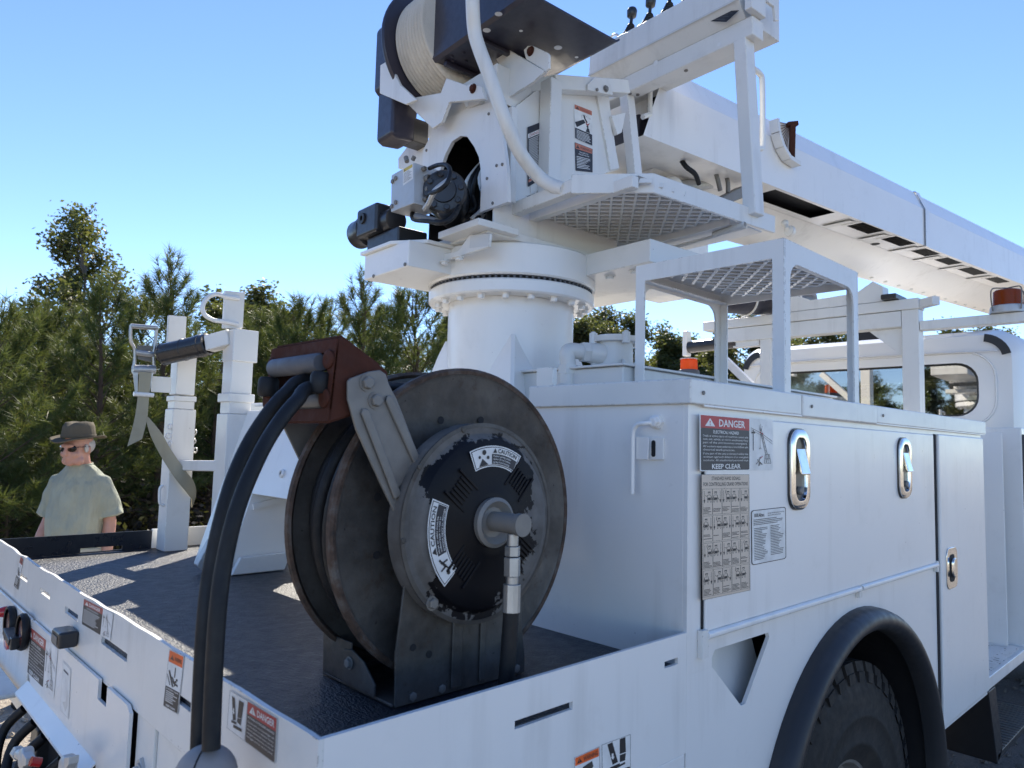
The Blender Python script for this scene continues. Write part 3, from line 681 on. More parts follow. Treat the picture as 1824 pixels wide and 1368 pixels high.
# headache rack carrying the boom rest
XR = 4.2
b = MB()
b.box((XR-.045,.505,1.0), (XR+.045,.60,2.50), WHITE2); b.build('rack_post', truck, bevel=.005)
b = MB(); b.box((XR-.04,1.43,1.0), (XR+.04,1.51,2.44), WHITE2); b.build('rack_post', truck, bevel=.005)
b = MB(); b.box((XR-.055,.50,2.50), (XR+.055,1.95,2.565), WHITE2); b.build('rack_beam', truck, bevel=.005)
b = MB(); b.box((XR-.047,.602,2.40), (XR+.047,1.85,2.497), WHITE2); b.build('rack_beam', truck, bevel=.004)
b = MB(); b.prism([Vector((XR-.01,.60,2.395)), Vector((XR-.01,.80,2.395)), Vector((XR-.01,.60,2.22))], (.012,0,0), WHITE2); b.build('rack_gusset', truck)
b = MB(); b.box((XR-.04,-.15,2.37), (XR+.04,.502,2.425), WHITE2); b.build('beacon_bar', truck, bevel=.004)
b = MB(); b.bar((XR,.52,2.53), (XR-.08,.40,2.53), .05, .05, WHITE2); b.build('socket', truck, bevel=.003)
# far side roller arm on the rack
b = MB(); b.bar((XR,1.5,2.0), (XR,1.86,2.34), .05, .05, WHITE2); b.build('rack_arm', truck, bevel=.004)
b = MB(); b.box((XR-.03,2.10,2.33), (XR+.03,2.14,2.52), WHITE2); b.build('end_stop', truck, bevel=.004)
b = MB(); b.cyl((XR,1.70,2.405), (XR,2.095,2.395), .045, BLACK, 16); b.build('rack_roller', truck)
b = MB(); b.box((XR-.03,1.52,2.36), (XR+.03,1.72,2.45), WHITE2); b.box((XR-.03,1.60,2.445), (XR+.02,1.66,2.58), WHITE2); b.build('rack_stub', truck, bevel=.004)
b = MB(); b.tube(arc((XR,1.70,2.52), .05, math.radians(90), math.radians(270), 10, (0,-1,0), (0,0,1)), .007, WHITE2, 6); b.build('rack_hoop', truck, smooth=60)
# boom cradle
b = MB(); b.prism([Vector((XR-.05, y, z)) for y, z in ((.70,2.567),(.70,2.66),(.76,2.70),(.86,2.64),(1.15,2.63),(1.30,2.70),(1.38,2.70),(1.38,2.567))], (.1,0,0), WHITE2); b.build('boom_cradle', truck, bevel=.004)
b = MB(); b.box((XR-.1,.61,2.568), (XR+.1,.698,2.60), BLACK); b.build('cradle_pad', truck, bevel=.006)
# ---------------------------------------------------------------- rear end details
b = MB()
P_ = lambda y, z: Vector((-.010, y, z))
pan = [P_(1.635,1.081), P_(.952,1.082), P_(.952,1.040), P_(.886,1.040), P_(.886,1.082), P_(.748,1.082), P_(.728,1.07), P_(.728,.60), P_(.93,.60), P_(.93,.905), P_(1.60,.905), P_(1.635,.935)]
b.prism(pan, (.007,0,0), WHITE); b.build('tail_panel', truck, smooth=25)
b = MB(); b.prism([P_(1.64,.905), P_(.93,.905), P_(.93,.905)+Vector((-.03,0,-.028)), P_(1.64,.905)+Vector((-.03,0,-.028))], (.001,0,.005), WHITE); b.build('tail_panel_lip', truck)
b = MB(); b.box((.004,.62,.55), (.012,.722,1.0775), WHITE2); b.box((.010,.02,.5), (.018,.619,1.0775), WHITE2); b.build('rear_skirt', truck, bevel=.002)
b = MB(); b.box((.03,.735,.62), (.04,1.66,1.0775), DARKIN); b.build('rear_shade_plate', truck)  # dark sheet added for the shade behind the tail panel
b = MB(); b.prism([Vector((-.004,y,z)) for y, z in ((.662,.84),(.690,.85),(.690,.99),(.672,1.0),(.655,.98),(.648,.86))], (.022,0,0), SILVER); b.build('hinge_strap', truck, bevel=.003)
for z in (.975,.90,.85): bolt((-.005,.67,z), (-1,0,0), .012, truck, SILVER)
b = MB(); b.box((-.012,1.645,.80), (-.004,2.34,1.084), WHITE2); b.build('lamp_panel', truck, bevel=.003)
pl1, pl2 = on(20,1110,'x',-.02), on(43,1122,'x',-.02)
for y, z, rr_ in ((pl1.y,pl1.z,.052), (pl2.y,pl2.z-.005,.052)):
    b = MB(); b.lathe([(rr_*.86,.0),(rr_,.004),(rr_*1.04,.014),(rr_*.96,.022),(rr_*.86,.02)], (-.012,y,z), (-1,0,0), RUBBER, 26); b.build('lamp_grommet', truck, smooth=50)
    b = MB(); b.lathe([(rr_*.86,.012),(rr_*.6,.017),(0,.019)], (-.012,y,z), (-1,0,0), DREDL, 26); b.build('tail_lamp', truck, smooth=50)
b = MB(); b.lathe([(.034,.0),(.034,.007),(.028,.010),(0,.011)], (-.014,on(12,1138,'x',-.02).y,on(12,1138,'x',-.02).z), (-1,0,0), REDL, 22); b.build('red_reflector', truck, smooth=50)
b = MB(); b.lathe([(.018,.0),(.018,.008),(.013,.026),(.009,.028),(0,.028)], (-.014,on(8,1090,'x',-.02).y,on(8,1090,'x',-.02).z), (-1,0,0), REDL, 16); b.build('marker_lamp', truck, smooth=50)
b = MB(); b.prism([Vector((-.024,y,z)) for y, z in ((1.70,1.02),(1.80,1.035),(1.80,1.015),(1.71,1.0))], (-.03,0,0), BLACK); b.prism([Vector((-.05,1.69,1.025)), Vector((-.05,1.715,1.025)), Vector((-.05,1.715,.99)), Vector((-.05,1.69,.99))], (.03,0,0), BLACK); b.build('lamp_hook', truck, bevel=.003)
# small work lamp on the beam
c = on(122,1134,'x',-.015); b = MB(); b.box((-.045,c.y-.038,c.z-.020), (-.001,c.y+.038,c.z+.020), BLACK); b.build('work_lamp', truck, bevel=.007)
b = MB(); b.box((-.047,c.y-.026,c.z-.011), (-.0455,c.y+.026,c.z+.009), STEELD); b.build('lamp_lens', truck, bevel=.001)
# bumper frame at far left, hitch and air couplings below the panel
b = MB(); b.box((-.12,1.66,.86), (-.02,2.36,.875), WHITE2); b.box((-.12,1.64,.60), (-.105,1.70,.86), WHITE2); b.box((-.12,1.9,.60), (-.105,2.3,.68), WHITE2); b.box((-.12,2.0,.6), (-.105,2.06,.86), WHITE2); b.build('bumper_frame', truck, bevel=.006)
b = MB()
for z in (.82,.75): b.tube(smooth_path([(-.14,2.3,z+.015),(-.15,2.05,z),(-.14,1.75,z-.02),(-.08,1.6,z-.05)], 5), .011, RUBBER, 8)
b.build('air_hose', truck, smooth=60)
b = MB(); b.box((-.10,1.05,.40), (.03,1.62,.70), BLACK); b.box((-.16,1.22,.48), (-.10,1.46,.62), BLACK); b.build('hitch_block', truck, bevel=.01)
b = MB()
for yc in (1.55, 1.42, 1.30, 1.12): b.tube(smooth_path([(-.03,yc,.86),(-.07,yc+.03,.80),(-.09,yc-.02,.72),(-.07,yc-.06,.64)], 5), .013, RUBBER, 8)
b.build('cable_bundle', truck, smooth=60)
def coupling(px, py, X, ang):
    p = on(px, py, 'x', X); b = MB()
    d = Vector((0, math.cos(ang), math.sin(ang)))
    b.lathe([(0,-.018),(.022,-.014),(.025,-.008),(.025,.008),(.018,.013),(0,.016)], p, (-1,0,0), SILVER, 20)
    b.cyl(p-d*.02, p-d*.075, .012, SILVER, 12); b.cyl(p-d*.075, p-d*.10, .016, SILVER, 6); b.prism([p+d*.02+Vector((-.012,0,-.015)), p+d*.06+Vector((-.012,0,-.006)), p+d*.06+Vector((-.012,0,.010)), p+d*.02+Vector((-.012,0,.018))], (.02,0,0), SILVER)
    b.build('air_coupling', truck, bevel=.002)
coupling(46, 1350, -.09, math.radians(170)); coupling(120, 1366, -.07, math.radians(150))
b = MB(); p = on(72,1358,'x',-.1); b.lathe([(0,0),(.010,0),(.010,.02),(0,.02)], p, (-1,0,.4), REDL, 12); b.build('coupling_cap', truck)
# ---------------------------------------------------------------- step cage on the cabinet
cage = thing('step_cage', 'white welded step frame with expanded metal top standing on tool cabinet', 'step', (1.7, .3, 1.79))
X0, X1, Y0, Y1, Z0, Z1 = 1.350, 1.852, -.004, .488, 1.7905, 2.212
def arch_plate(p00, ex, L, z0, z1, leg, hd, r, th, mat):
    """a portal plate: two legs and a header with rounded inner corners"""
    ex = Vector(ex); P0 = Vector(p00)
    pt = lambda a, z: P0+ex*a+Vector((0,0,z))
    ins = [pt(leg, z0)]+[pt(leg+r-r*math.cos(math.pi/2*i/6), z1-hd-r+r*math.sin(math.pi/2*i/6)) for i in range(7)]+[pt(L-leg-r+r*math.sin(math.pi/2*i/6), z1-hd-r+r*math.cos(math.pi/2*i/6)) for i in range(7)]+[pt(L-leg, z0)]
    poly = [pt(0,z0), pt(0,z1), pt(L,z1), pt(L,z0)]+ins[::-1]
    bb = MB(); bb.prism(poly, th, mat); return bb
arch_plate((X0,Y0,0), (1,0,0), X1-X0, Z0, Z1, .030, .060, .050, (0,.006,0), WHITE2).build('side_frame', cage, smooth=25)
arch_plate((X0,Y1-.006,0), (1,0,0), X1-X0, Z0+.0, Z1, .030, .060, .050, (0,.006,0), WHITE2).build('side_frame', cage, smooth=25)
arch_plate((X0-.0065,Y0,0), (0,1,0), Y1-Y0, Z0, Z1, .034, .052, .004, (.006,0,0), WHITE2).build('end_frame', cage, smooth=25)
arch_plate((X1+.0005,Y0,0), (0,1,0), Y1-Y0, Z0, Z1, .034, .052, .004, (.006,0,0), WHITE2).build('end_frame', cage, smooth=25)
def expanded_metal(P0, ex, ey, L, W, cell, name, parent, mat, wire=.0085, tilt=-.4):
    """diamond mesh of slanted strands between two edges"""
    bb = MB(); ex, ey = Vector(ex).normalized(), Vector(ey).normalized(); ez = ex.cross(ey)
    P0 = Vector(P0); cx, cy = cell; ni, nj = int((L-cx)/cx), int(W/cy)
    for i in range(ni):
        for j in range(nj):
            a = P0+ex*(i*cx+(cx/2 if j % 2 else 0))+ey*(j*cy)
            for sgn in (1, -1):
                p0 = a; p1 = a+ex*(cx/2*sgn)+ey*cy
                d = (p1-p0).normalized(); n_ = (ez+ey*tilt*(1)).normalized(); s_ = d.cross(n_).normalized()
                h = n_*wire; q = s_*wire*.5
                bb.add([p0-h-q, p0-h+q, p0+h+q, p0+h-q, p1-h-q, p1-h+q, p1+h+q, p1+h-q], [(0,1,5,4),(1,2,6,5),(2,3,7,6),(3,0,4,7)], mat)
    return bb.build(name, parent, kind='stuff', weld=False)
expanded_metal((X0+.012,Y0+.032,Z1-.028), (0,1,0), (1,0,0), Y1-Y0-.035, X1-X0-.02, (.054,.031), 'expanded_metal', cage, WHITE2)
b = MB(); b.box((X0+.004,Y0+.008,Z1-.014), (X1-.004,Y1-.008,Z1-.011), WHITE2); b.build('tread_sheet', cage)
for y in (Y0+.007, Y1-.035):
    b = MB(); b.box((X0+.001,y,Z1-.05), (X1-.001,y+.028,Z1-.045), WHITE2); b.build('support_angle', cage)
# ---------------------------------------------------------------- hydraulic tank with filter head and valve
tank = thing('hydraulic_tank', 'pale grey hydraulic oil tank with filter head and ball valve behind cabinet', 'tank', (1.6, .8, 1.2))
b = MB(); b.box((1.30,.50,1.17), (2.9,1.05,1.888), GREYW); b.build('tank_body', tank, bevel=.006)
b = MB(); b.box((1.285,.485,1.8885), (2.91,1.06,1.896), GREYW); b.build('tank_top', tank, bevel=.002)
b = MB(); q = [on(975,658,'x',1.15), on(1005,655,'x',1.15)]; b.box((1.10,q[1].y,1.17), (1.12,q[0].y,q[0].z), WHITE2); b.build('baffle_plate', tank, bevel=.003)
fc = Vector((1.46, .66, 1.897))
b = MB(); b.lathe([(.088,0),(.088,.014),(.064,.016),(.062,.092),(.085,.094),(.088,.112),(.07,.116),(0,.116)], fc, (0,0,1), GREYW, 30); b.build('filter_head', tank, smooth=40)
for i in range(4):
    a = math.pi/4+i*math.pi/2+.35; d = Vector((math.cos(a), math.sin(a), 0))
    b = MB(); b.cyl(fc+d*.082+Vector((0,0,.085)), fc+d*.082+Vector((0,0,.122)), .014, GREYW, 10); b.build('filter_lug', tank)
    bolt(fc+d*.082+Vector((0,0,.122)), (0,0,1), .008, tank, GREYW, washer=False)
    b = MB(); b.cyl(fc+d*.078, fc+d*.078+Vector((0,0,.03)), .011, GREYW, 10); b.build('filter_stud', tank)
el = fc+Vector((-.155,.075,.055))
b = MB(); dr = (el-fc-Vector((0,0,.055))).normalized()
b.cyl(fc+Vector((0,0,.052))+dr*.05, fc+Vector((0,0,.055))+dr*.10, .043, GREYW, 18, .034); b.cyl(fc+Vector((0,0,.055))+dr*.098, fc+Vector((0,0,.055))+dr*.125, .036, GREYW, 6)
b.tube(smooth_path([fc+Vector((0,0,.055))+dr*.12, el-dr*.012+Vector((0,0,.002)), el+Vector((0,0,-.008))+dr*.004, el+Vector((0,0,-.05))], 6), .027, GREYW, 14)
b.cyl(el+Vector((0,0,-.048)), el+Vector((0,0,-.078)), .034, GREYW, 6); b.cyl(el+Vector((0,0,-.078)), el+Vector((0,0,-.2)), .030, GREYW, 14); b.cyl(el+Vector((0,0,-.115)), el+Vector((0,0,-.135)), .034, GREYW, 8)
b.build('ball_valve', tank, smooth=35)
b = MB(); vp = el+Vector((-.03,.01,-.125)); b.prism([vp+Vector((0,y,z)) for y, z in ((.012,.012),(-.016,.012),(-.018,-.012),(.004,-.045),(.022,-.11),(.038,-.11),(.024,-.03))], (-.006,0,0), GREYW); b.build('valve_handle', tank, bevel=.002)
bolt(vp+Vector((-.006,.0,0)), (-1,0,0), .009, tank, GREYW)
# ---------------------------------------------------------------- beacons
def beacon(name, label, loc, r, wire, lens):
    t = thing(name, label, 'warning beacon', loc, 'amber warning beacons')
    L = Vector(loc); b = MB()
    b.lathe([(0,0),(r*1.25,0),(r*1.25,r*.2),(r*1.18,r*.55),(r*1.02,r*.62),(0,r*.62)], L, (0,0,1), SILVER if wire else ROLLERGREY, 26); b.build('base', t, smooth=40)
    b = MB(); b.lathe([(r,r*.62),(r*.97,r*1.75),(r*.85,r*1.85),(0,r*1.88)], L, (0,0,1), lens, 26); b.build('lens', t, smooth=40)
    if wire:
        for k in range(4):
            a = k*math.pi/2+.9; d = Vector((math.cos(a), math.sin(a), 0))
            b = MB(); b.tube(smooth_path([L+d*r*1.3+ZC*r*.15, L+d*r*1.42+ZC*r*1.2, L+d*r*1.3+ZC*r*1.9, L+d*r*.5+ZC*r*2.02, L+ZC*r*2.04], 5), r*.05, STEELD, 6); b.build('guard_wire', t, smooth=60)
    else:
        b = MB(); b.lathe([(r*1.02,r*1.86),(r*1.02,r*1.93),(0,r*1.95)], L, (0,0,1), WHITE2, 20); b.build('cap', t)
    return t
pb = on(1796,571,'x',XR); beacon('warning_beacon', 'dark orange beacon in wire guard on cross bar above the cab roof', (XR, pb.y, 2.427), .070, True, AMBER_SHADED)
pb = on(1227,668,'y',1.9); beacon('warning_beacon', 'bright orange beacon with grey base behind cabinet, under the black roller', (pb.x, 1.9, pb.z), .060, False, AMBER)
b = MB(); b.box((pb.x-.15,1.8,1.5), (pb.x+.5,2.3,pb.z-.001), WHITE2); b.build('far_shelf', truck, bevel=.004)
# ================================================================== derrick: pedestal, turntable, turret, winch, console, boom
der = thing('digger_derrick', 'white digger derrick on round pedestal with rope winch, operator platform and long boom', 'derrick', (OC.x, OC.y, ZD))
b = MB()
b.lathe([(.46,ZD+.002),(.46,ZD+.03),(.249,ZD+.03),(.249,2.172)], OC, ZC, WHITE, 64); b.build('pedestal', der, smooth=35)
b = MB(); b.lathe([(.25,2.172),(.322,2.172),(.328,2.178),(.328,2.216),(.322,2.222),(.2,2.222)], OC, ZC, WHITE, 72); b.build('pedestal_flange', der, smooth=35)
b = MB(); b.lathe([(.312,2.2225),(.312,2.2345)], OC, ZC, DARKIN, 72); b.build('bearing_gap', der)
tb = MB()
for i in range(90):
    a = 2*math.pi*i/90; d = Vector((math.cos(a), math.sin(a), 0)); tb.bar(OC+d*.300+ZC*2.2285, OC+d*.320+ZC*2.2285, .008, .011, ROLLERGREY)
tb.build('ring_gear_teeth', der, weld=False)
b = MB(); b.lathe([(.2,2.2348),(.326,2.2348),(.332,2.241),(.332,2.345),(.325,2.352),(.0,2.352)], OC, ZC, WHITE, 72); b.build('turntable', der, smooth=35)
for i in range(20):
    a = 2*math.pi*(i+.35)/20; d = Vector((math.cos(a), math.sin(a), 0)); bolt(OC+d*.292+ZC*2.172, (0,0,-1), .0135, der, WHITE, h=.9)
ga = math.atan2(EYE.y-OC.y, EYE.x-OC.x)
for k in range(4):
    a = ga+math.radians(2)+k*math.pi/2; d = Vector((math.cos(a), math.sin(a), 0)); t_ = Vector((-d.y, d.x, 0))
    b = MB(); secs = []
    for z, hw, rr_ in ((2.03,.006,.256),(1.97,.040,.283),(1.91,.075,.305),(1.65,.16,.385),(ZD+.03,.215,.475)):
        rb_ = math.sqrt(.2495**2-hw**2); secs.append([OC+d*rb_-t_*hw+ZC*z, OC+d*rr_-t_*.007+ZC*z, OC+d*rr_+t_*.007+ZC*z, OC+d*rb_+t_*hw+ZC*z])
    for p, q in zip(secs, secs[1:]): b.add(p+q, [(0,1,5,4),(1,2,6,5),(2,3,7,6)], WHITE)
    b.build('gusset', der, smooth=20)
F = CRANE
def cbox(lo, hi, mat, name, bev=.003, mb=None):
    bb = mb or MB(); bb.box(lo, hi, mat, F); return bb.build(name, der, bevel=bev)
cbox((-.34,-.27,2.353), (.42,.27,2.38), WHITE2, 'turret_base')
# gear cover box at the rear of the turntable
w0 = 2.245
un = [on(px, py, 'w', w0) for px, py in ((659,502),(727,477),(815,495),(758,518))]
topq = [on(659,461,'w',2.33), on(745,416,'w',2.352), on(816,411,'w',2.352)]
b = MB(); c = [Vector((-.51,.275,0)), Vector((-.51,-.045,0)), Vector((-.30,-.045,0)), Vector((-.18,.02,0)), Vector((-.15,.275,0))]
b.prism([F @ (p+Vector((0,0,2.2445))) for p in c], (0,0,.095), WHITE); b.build('gear_cover', der, bevel=.004)
b = MB(); c2 = [Vector((-.525,.285,0)), Vector((-.525,.06,0)), Vector((-.44,-.055,0)), Vector((-.30,-.055,0)), Vector((-.18,.01,0)), Vector((-.15,.285,0))]
b.prism([F @ (p+Vector((0,0,2.3395))) for p in c2], (0,0,.013), WHITE); b.build('gear_cover_lid', der, bevel=.002)
for p in ((666,492),(722,471)): bolt(on(*p,'u',-.511), -UC, .007, der, STEELD, washer=False)
b = MB(); b.cyl(crane(-.49,-.02,2.335), crane(-.49,-.02,2.318), .017, STEELD, 12); b.build('grease_cup', der)
# swing motor, gearbox and valve block
b = MB(); axl = VC
m0 = crane(-.44,.47,2.475)
b.lathe([(0,0),(.052,0),(.058,.008),(.058,.07),(.064,.075),(.064,.095),(.05,.10),(.045,.3),(0,.3)], m0, -VC, BLACK, 28); b.build('swing_motor', der, smooth=40)
b = MB(); b.box((-.50,.22,2.43), (-.38,.38,2.545), BLACK, F); b.build('motor_body', der, bevel=.012)
b = MB(); b.lathe([(.010,0),(.022,0),(.022,.006),(.010,.006)], crane(-.501,.325,2.50), -UC, PLASTIC, 16); b.build('motor_port', der)
b = MB(); b.box((-.47,.10,2.353), (-.34,.34,2.43), BLACK, F); b.build('motor_mount', der, bevel=.008)
b = MB(); gc = crane(-.40,-.10,2.515); gd = (-VC*.72-UC*.69).normalized()
b.lathe([(0,-.24),(.06,-.24),(.066,-.10),(.074,-.095),(.074,-.02),(.080,-.015),(.080,.028),(.072,.036),(.045,.038),(.043,.046),(0,.046)], gc, gd, BLACK, 32); b.build('gear_motor', der, smooth=40)
x_, y_ = perp(gd)
for i in range(8):
    a = i*math.pi/4+.2; bolt(gc+gd*.036+(x_*math.cos(a)+y_*math.sin(a))*.061, gd, .0115, der, BLACK, washer=False)
vb = [on(px, py, 'u', -.515) for px, py in ((697,312),(737,289),(737,362),(696,378))]
b = MB(); ext = UC*.02-VC*.062
b.prism(vb, UC*.11-VC*.0, SILVER); b.build('valve_block', der, bevel=.003)
b = MB(); sidep = lambda fx, fz: vb[1]*(1-fz)+vb[2]*fz+UC*(.11*fx)
for fx, fz, r in ((.35,.10,.0085),(.5,.32,.0155),(.5,.60,.0155),(.4,.84,.0085)):
    p = sidep(fx, fz); b.lathe([(0,0),(r,0),(r,.012),(r*.7,.016),(r*.55,.011),(0,.011)], p, -VC, STEELD, 14)
b.build('valve_port', der, smooth=35)
for fx, fz in ((.08,.2),(.22,.16),(.06,.86),(.24,.80)): bolt(vb[0]*(1-fx)*(1-fz)+vb[1]*fx*(1-fz)+vb[2]*fx*fz+vb[3]*(1-fx)*fz, -UC, .009, der, STEELD, washer=False)
d = Decal([vb[0]*.46*.55+vb[1]*.54*.55+vb[2]*.54*.45+vb[3]*.46*.45, vb[0]*.03*.6+vb[1]*.97*.6+vb[2]*.97*.4+vb[3]*.03*.4, vb[0]*.03+vb[1]*.97, vb[0]*.46+vb[1]*.54][::1], 1, 1, DWHITE, radius=.02)
d.rect(.05,.74,.9,.2,YELLOW); d.alert(.1,.77,.14,INK,YELLOW)
for i in range(8): d.rect(.08,.66-.075*i,.55+.3*((i*7) % 5)/5,.02,INK)
d.done(der, 'valve_decal')
b = MB()
b.tube(smooth_path([on(757,372,'u',-.5), on(765,360,'u',-.52), on(775,340,'u',-.54), on(800,320,'u',-.50)], 5), .010, SILVER, 8)
b.tube(smooth_path([on(765,345,'u',-.54), on(783,338,'u',-.56), on(797,325,'u',-.55), on(802,305,'u',-.53), on(795,294,'u',-.5), on(780,294,'u',-.48), on(765,300,'u',-.46)], 6), .0075, RUBBER, 8)
b.tube(smooth_path([on(735,380,'u',-.46), on(737,390,'u',-.48), on(760,393,'u',-.5), on(790,396,'u',-.5), on(808,385,'u',-.46), on(818,368,'u',-.40)], 6), .0095, RUBBER, 8)
b.cyl(on(742,385,'u',-.49), on(778,395,'u',-.5), .0125, STEELD, 8); b.build('hydraulic_hose', der, smooth=60)
b = MB(); b.cyl(on(725,288,'u',-.46), on(723,280,'u',-.46), .009, STEELD, 8); b.cyl(on(735,285,'u',-.44), on(738,279,'u',-.44), .008, STEELD, 8); b.build('valve_plug', der)
# little white plate and box behind the valve block
b = MB(); q = ons([(709,300),(709,282),(737,245),(760,252),(752,300)], 'u', -.24); b.prism(q, UC*.03, WHITE2); b.build('side_lug', der, bevel=.003)
# turret rear plate with the arched opening
zr = zm(600, 200, 6.08)
pl_ = [(905,359),(903,300),(893,222),(880,180),(812,200),(770,230),(763,250),(753,268),(752,320),(750,372),(774,384),(778,330),(785,300),(793,275),(805,252),(820,242),(832,243),(845,262),(853,280),(856,300),(857,330),(855,378)]
b = MB(); b.prism(ons(pl_, 'u', -.30), UC*.014, WHITE); b.build('turret_rear_plate', der, smooth=25)
for p in ((871,203),(895,293),(885,295),(868,318),(878,362),(760,268)): bolt(on(*p,'u',-.3), -UC, .006, der, STEELD, washer=False)
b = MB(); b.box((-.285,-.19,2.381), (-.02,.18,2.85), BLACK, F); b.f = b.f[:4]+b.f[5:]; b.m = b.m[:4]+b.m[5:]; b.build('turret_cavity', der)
b = MB()
for i in range(7):
    v0 = -.16+.03*i; b.tube(smooth_path([crane(-.26,v0,2.40+.02*i), crane(-.22,v0+.03*(-1)**i,2.52), crane(-.24,v0-.02,2.62), crane(-.15,v0*.5,2.74)], 5), .011, RUBBER if i % 3 else GREYW, 8)
b.build('swivel_hose', der, smooth=60)
b = MB(); b.box((-.20,-.16,2.62), (-.19,-.05,2.67), WHITE2, F); b.build('swivel_bracket', der)
cbox((-.28,-.222,2.86), (.34,.222,3.0), WHITE2, 'turret_top')
cbox((-.284,-.234,2.381), (.36,-.224,2.54), WHITE2, 'turret_skirt')
# turret side plate (recessed), square posts, decals
sp = [(905,200),(905,359),(1102,302),(1084,168),(1060,160),(975,145)]
b = MB(); b.prism(ons(sp, 'v', -.235), VC*.012, WHITE2); b.build('turret_side_plate', der, bevel=.002)
b = MB(); b.prism(ons([(905,200),(905,359),(1102,302),(1084,168),(975,145)], 'v', .235), VC*.012, WHITE2); b.build('turret_side_plate', der, bevel=.002)
def post(px, py0, py1, v, wd, dp, name, mat=WHITE2):
    p0, p1 = on(px, py0, 'v', v), on(px, py1, 'v', v); u = (CRANE.inverted() @ p0).x; wa = p0.z; wb = p1.z
    return cbox((u-wd/2, v, min(wa, wb)), (u+wd/2, v+dp, max(wa, wb)), mat, name, .004)
post(918, 190, 362, -.285, .030, .045, 'turret_post'); post(992, 140, 345, -.30, .058, .062, 'turret_post')
b = MB(); b.prism(ons([(945,225),(971,215),(971,335),(945,345)], 'v', -.238), VC*.002, WHITE2); b.build('decal_backing', der)
q = ons([(1078,170),(1104,300),(1088,303),(1063,165)], 'v', -.245); b = MB(); b.prism(q, VC*.05, WHITE2); b.build('turret_edge_channel', der, bevel=.003)
b = MB(); b.prism(ons([(1089,206),(1115,200),(1108,236),(1100,240)], 'v', -.26), VC*.02, WHITE2); b.build('pivot_lug', der, bevel=.003)
# top tube of the frame above the posts
b = MB(); b.bar(crane(-.05,-.262,2.985), crane(.36,-.262,3.11), .055, .055, WHITE2); b.build('top_tube', der, bevel=.004)
b = MB(); b.bar(crane(-.30,-.05,2.90), crane(-.02,-.262,3.0), .05, .05, WHITE2); b.build('top_tube', der, bevel=.004)
q = ons([(1047,150),(1060,137),(1088,150),(1093,170),(1047,160)], 'v', -.30); b = MB(); b.prism(q, VC*.008, WHITE2); b.build('corner_lug', der, bevel=.002)
bolt(on(1079,158,'v',-.302), -VC, .010, der, STEELD); bolt(on(1063,160,'v',-.302), -VC, .007, der, STEELD, washer=False)
# winch: drum, rope, flanges, gearbox
wc = crane(-.215, 0, 3.235)
def wp(v): return wc+VC*v
b = MB(); b.lathe([(.09,0),(.275,0),(.28,.006),(.28,.016),(.275,.022),(.09,.022)], wp(.235), VC, NAVY, 56); b.build('drum_flange', der, smooth=40)
b = MB(); prof = []
nt_ = 10
for i in range(nt_*4+1):
    v = .035+.198*i/(nt_*4); prof.append((.222+.008*abs(math.sin(math.pi*i/4)), v))
b.lathe([(.05,.034)]+prof+[(.05,.234)], wp(0), VC, ROPE, 72); b.build('rope_coil', der, smooth=60)
b = MB()
b.prism([F @ Vector((u, .262, w_)) for u, w_ in ((-.36,3.42),(-.425,3.34),(-.425,3.08),(-.40,3.06),(-.30,3.06),(-.24,3.12),(-.20,3.42))], VC*.165, NAVY)
b.prism([F @ Vector((u, .285, w_)) for u, w_ in ((-.41,3.07),(-.41,2.865),(-.38,2.85),(-.30,2.86),(-.28,3.08))], VC*.13, NAVY)
b.build('winch_gearbox', der, bevel=.014)
b = MB(); b.box((-.31,.285,2.86), (-.235,.365,2.96), BLACK, F); b.cyl(crane(-.235,.33,2.905), crane(-.222,.33,2.905), .014, BLACK, 8); b.build('brake_block', der, bevel=.004)
b = MB(); b.box((-.33,.245,3.405), (-.26,.36,3.55), STEELD, F); b.build('winch_motor', der, bevel=.006)
# white winch cradle plates
def cplate(pts, u, th, name='winch_bracket', ax='u', mat=WHITE2):
    bb = MB(); bb.prism(ons(pts, ax, u), (UC if ax == 'u' else VC)*th, mat); return bb.build(name, der, bevel=.0025)
cplate([(677,116),(692,107),(712,150),(742,178),(722,186),(676,166)], -.435, .012)
cplate([(720,180),(741,173),(785,165),(795,139),(832,152),(840,147),(857,153),(864,176),(800,182),(787,218),(770,229)], -.36, .014)
cplate([(786,217),(802,183),(858,177),(852,185)], -.30, .25, 'winch_saddle')
zb = zm(800, 0, 6.08)
cplate([zb(365,370), zb(1040,770), zb(900,895), zb(620,1070), zb(500,830), zb(580,775)], -.22, .014)
cplate([zb(805,540), zb(850,495), zb(900,490), zb(1065,570), zb(1080,590), zb(1080,740), zb(1040,770), zb(830,640)], -.215, .010)
bolt(on(*zb(885,555),'u',-.216), -UC, .013, der, RUST); bolt(on(*zb(262,960),'u',-.361), -UC, .013, der, RUST)
cplate([zb(500,830), zb(660,850), zb(740,930), zb(895,900), zb(610,1075)], -.20, .012, 'brace_plate')
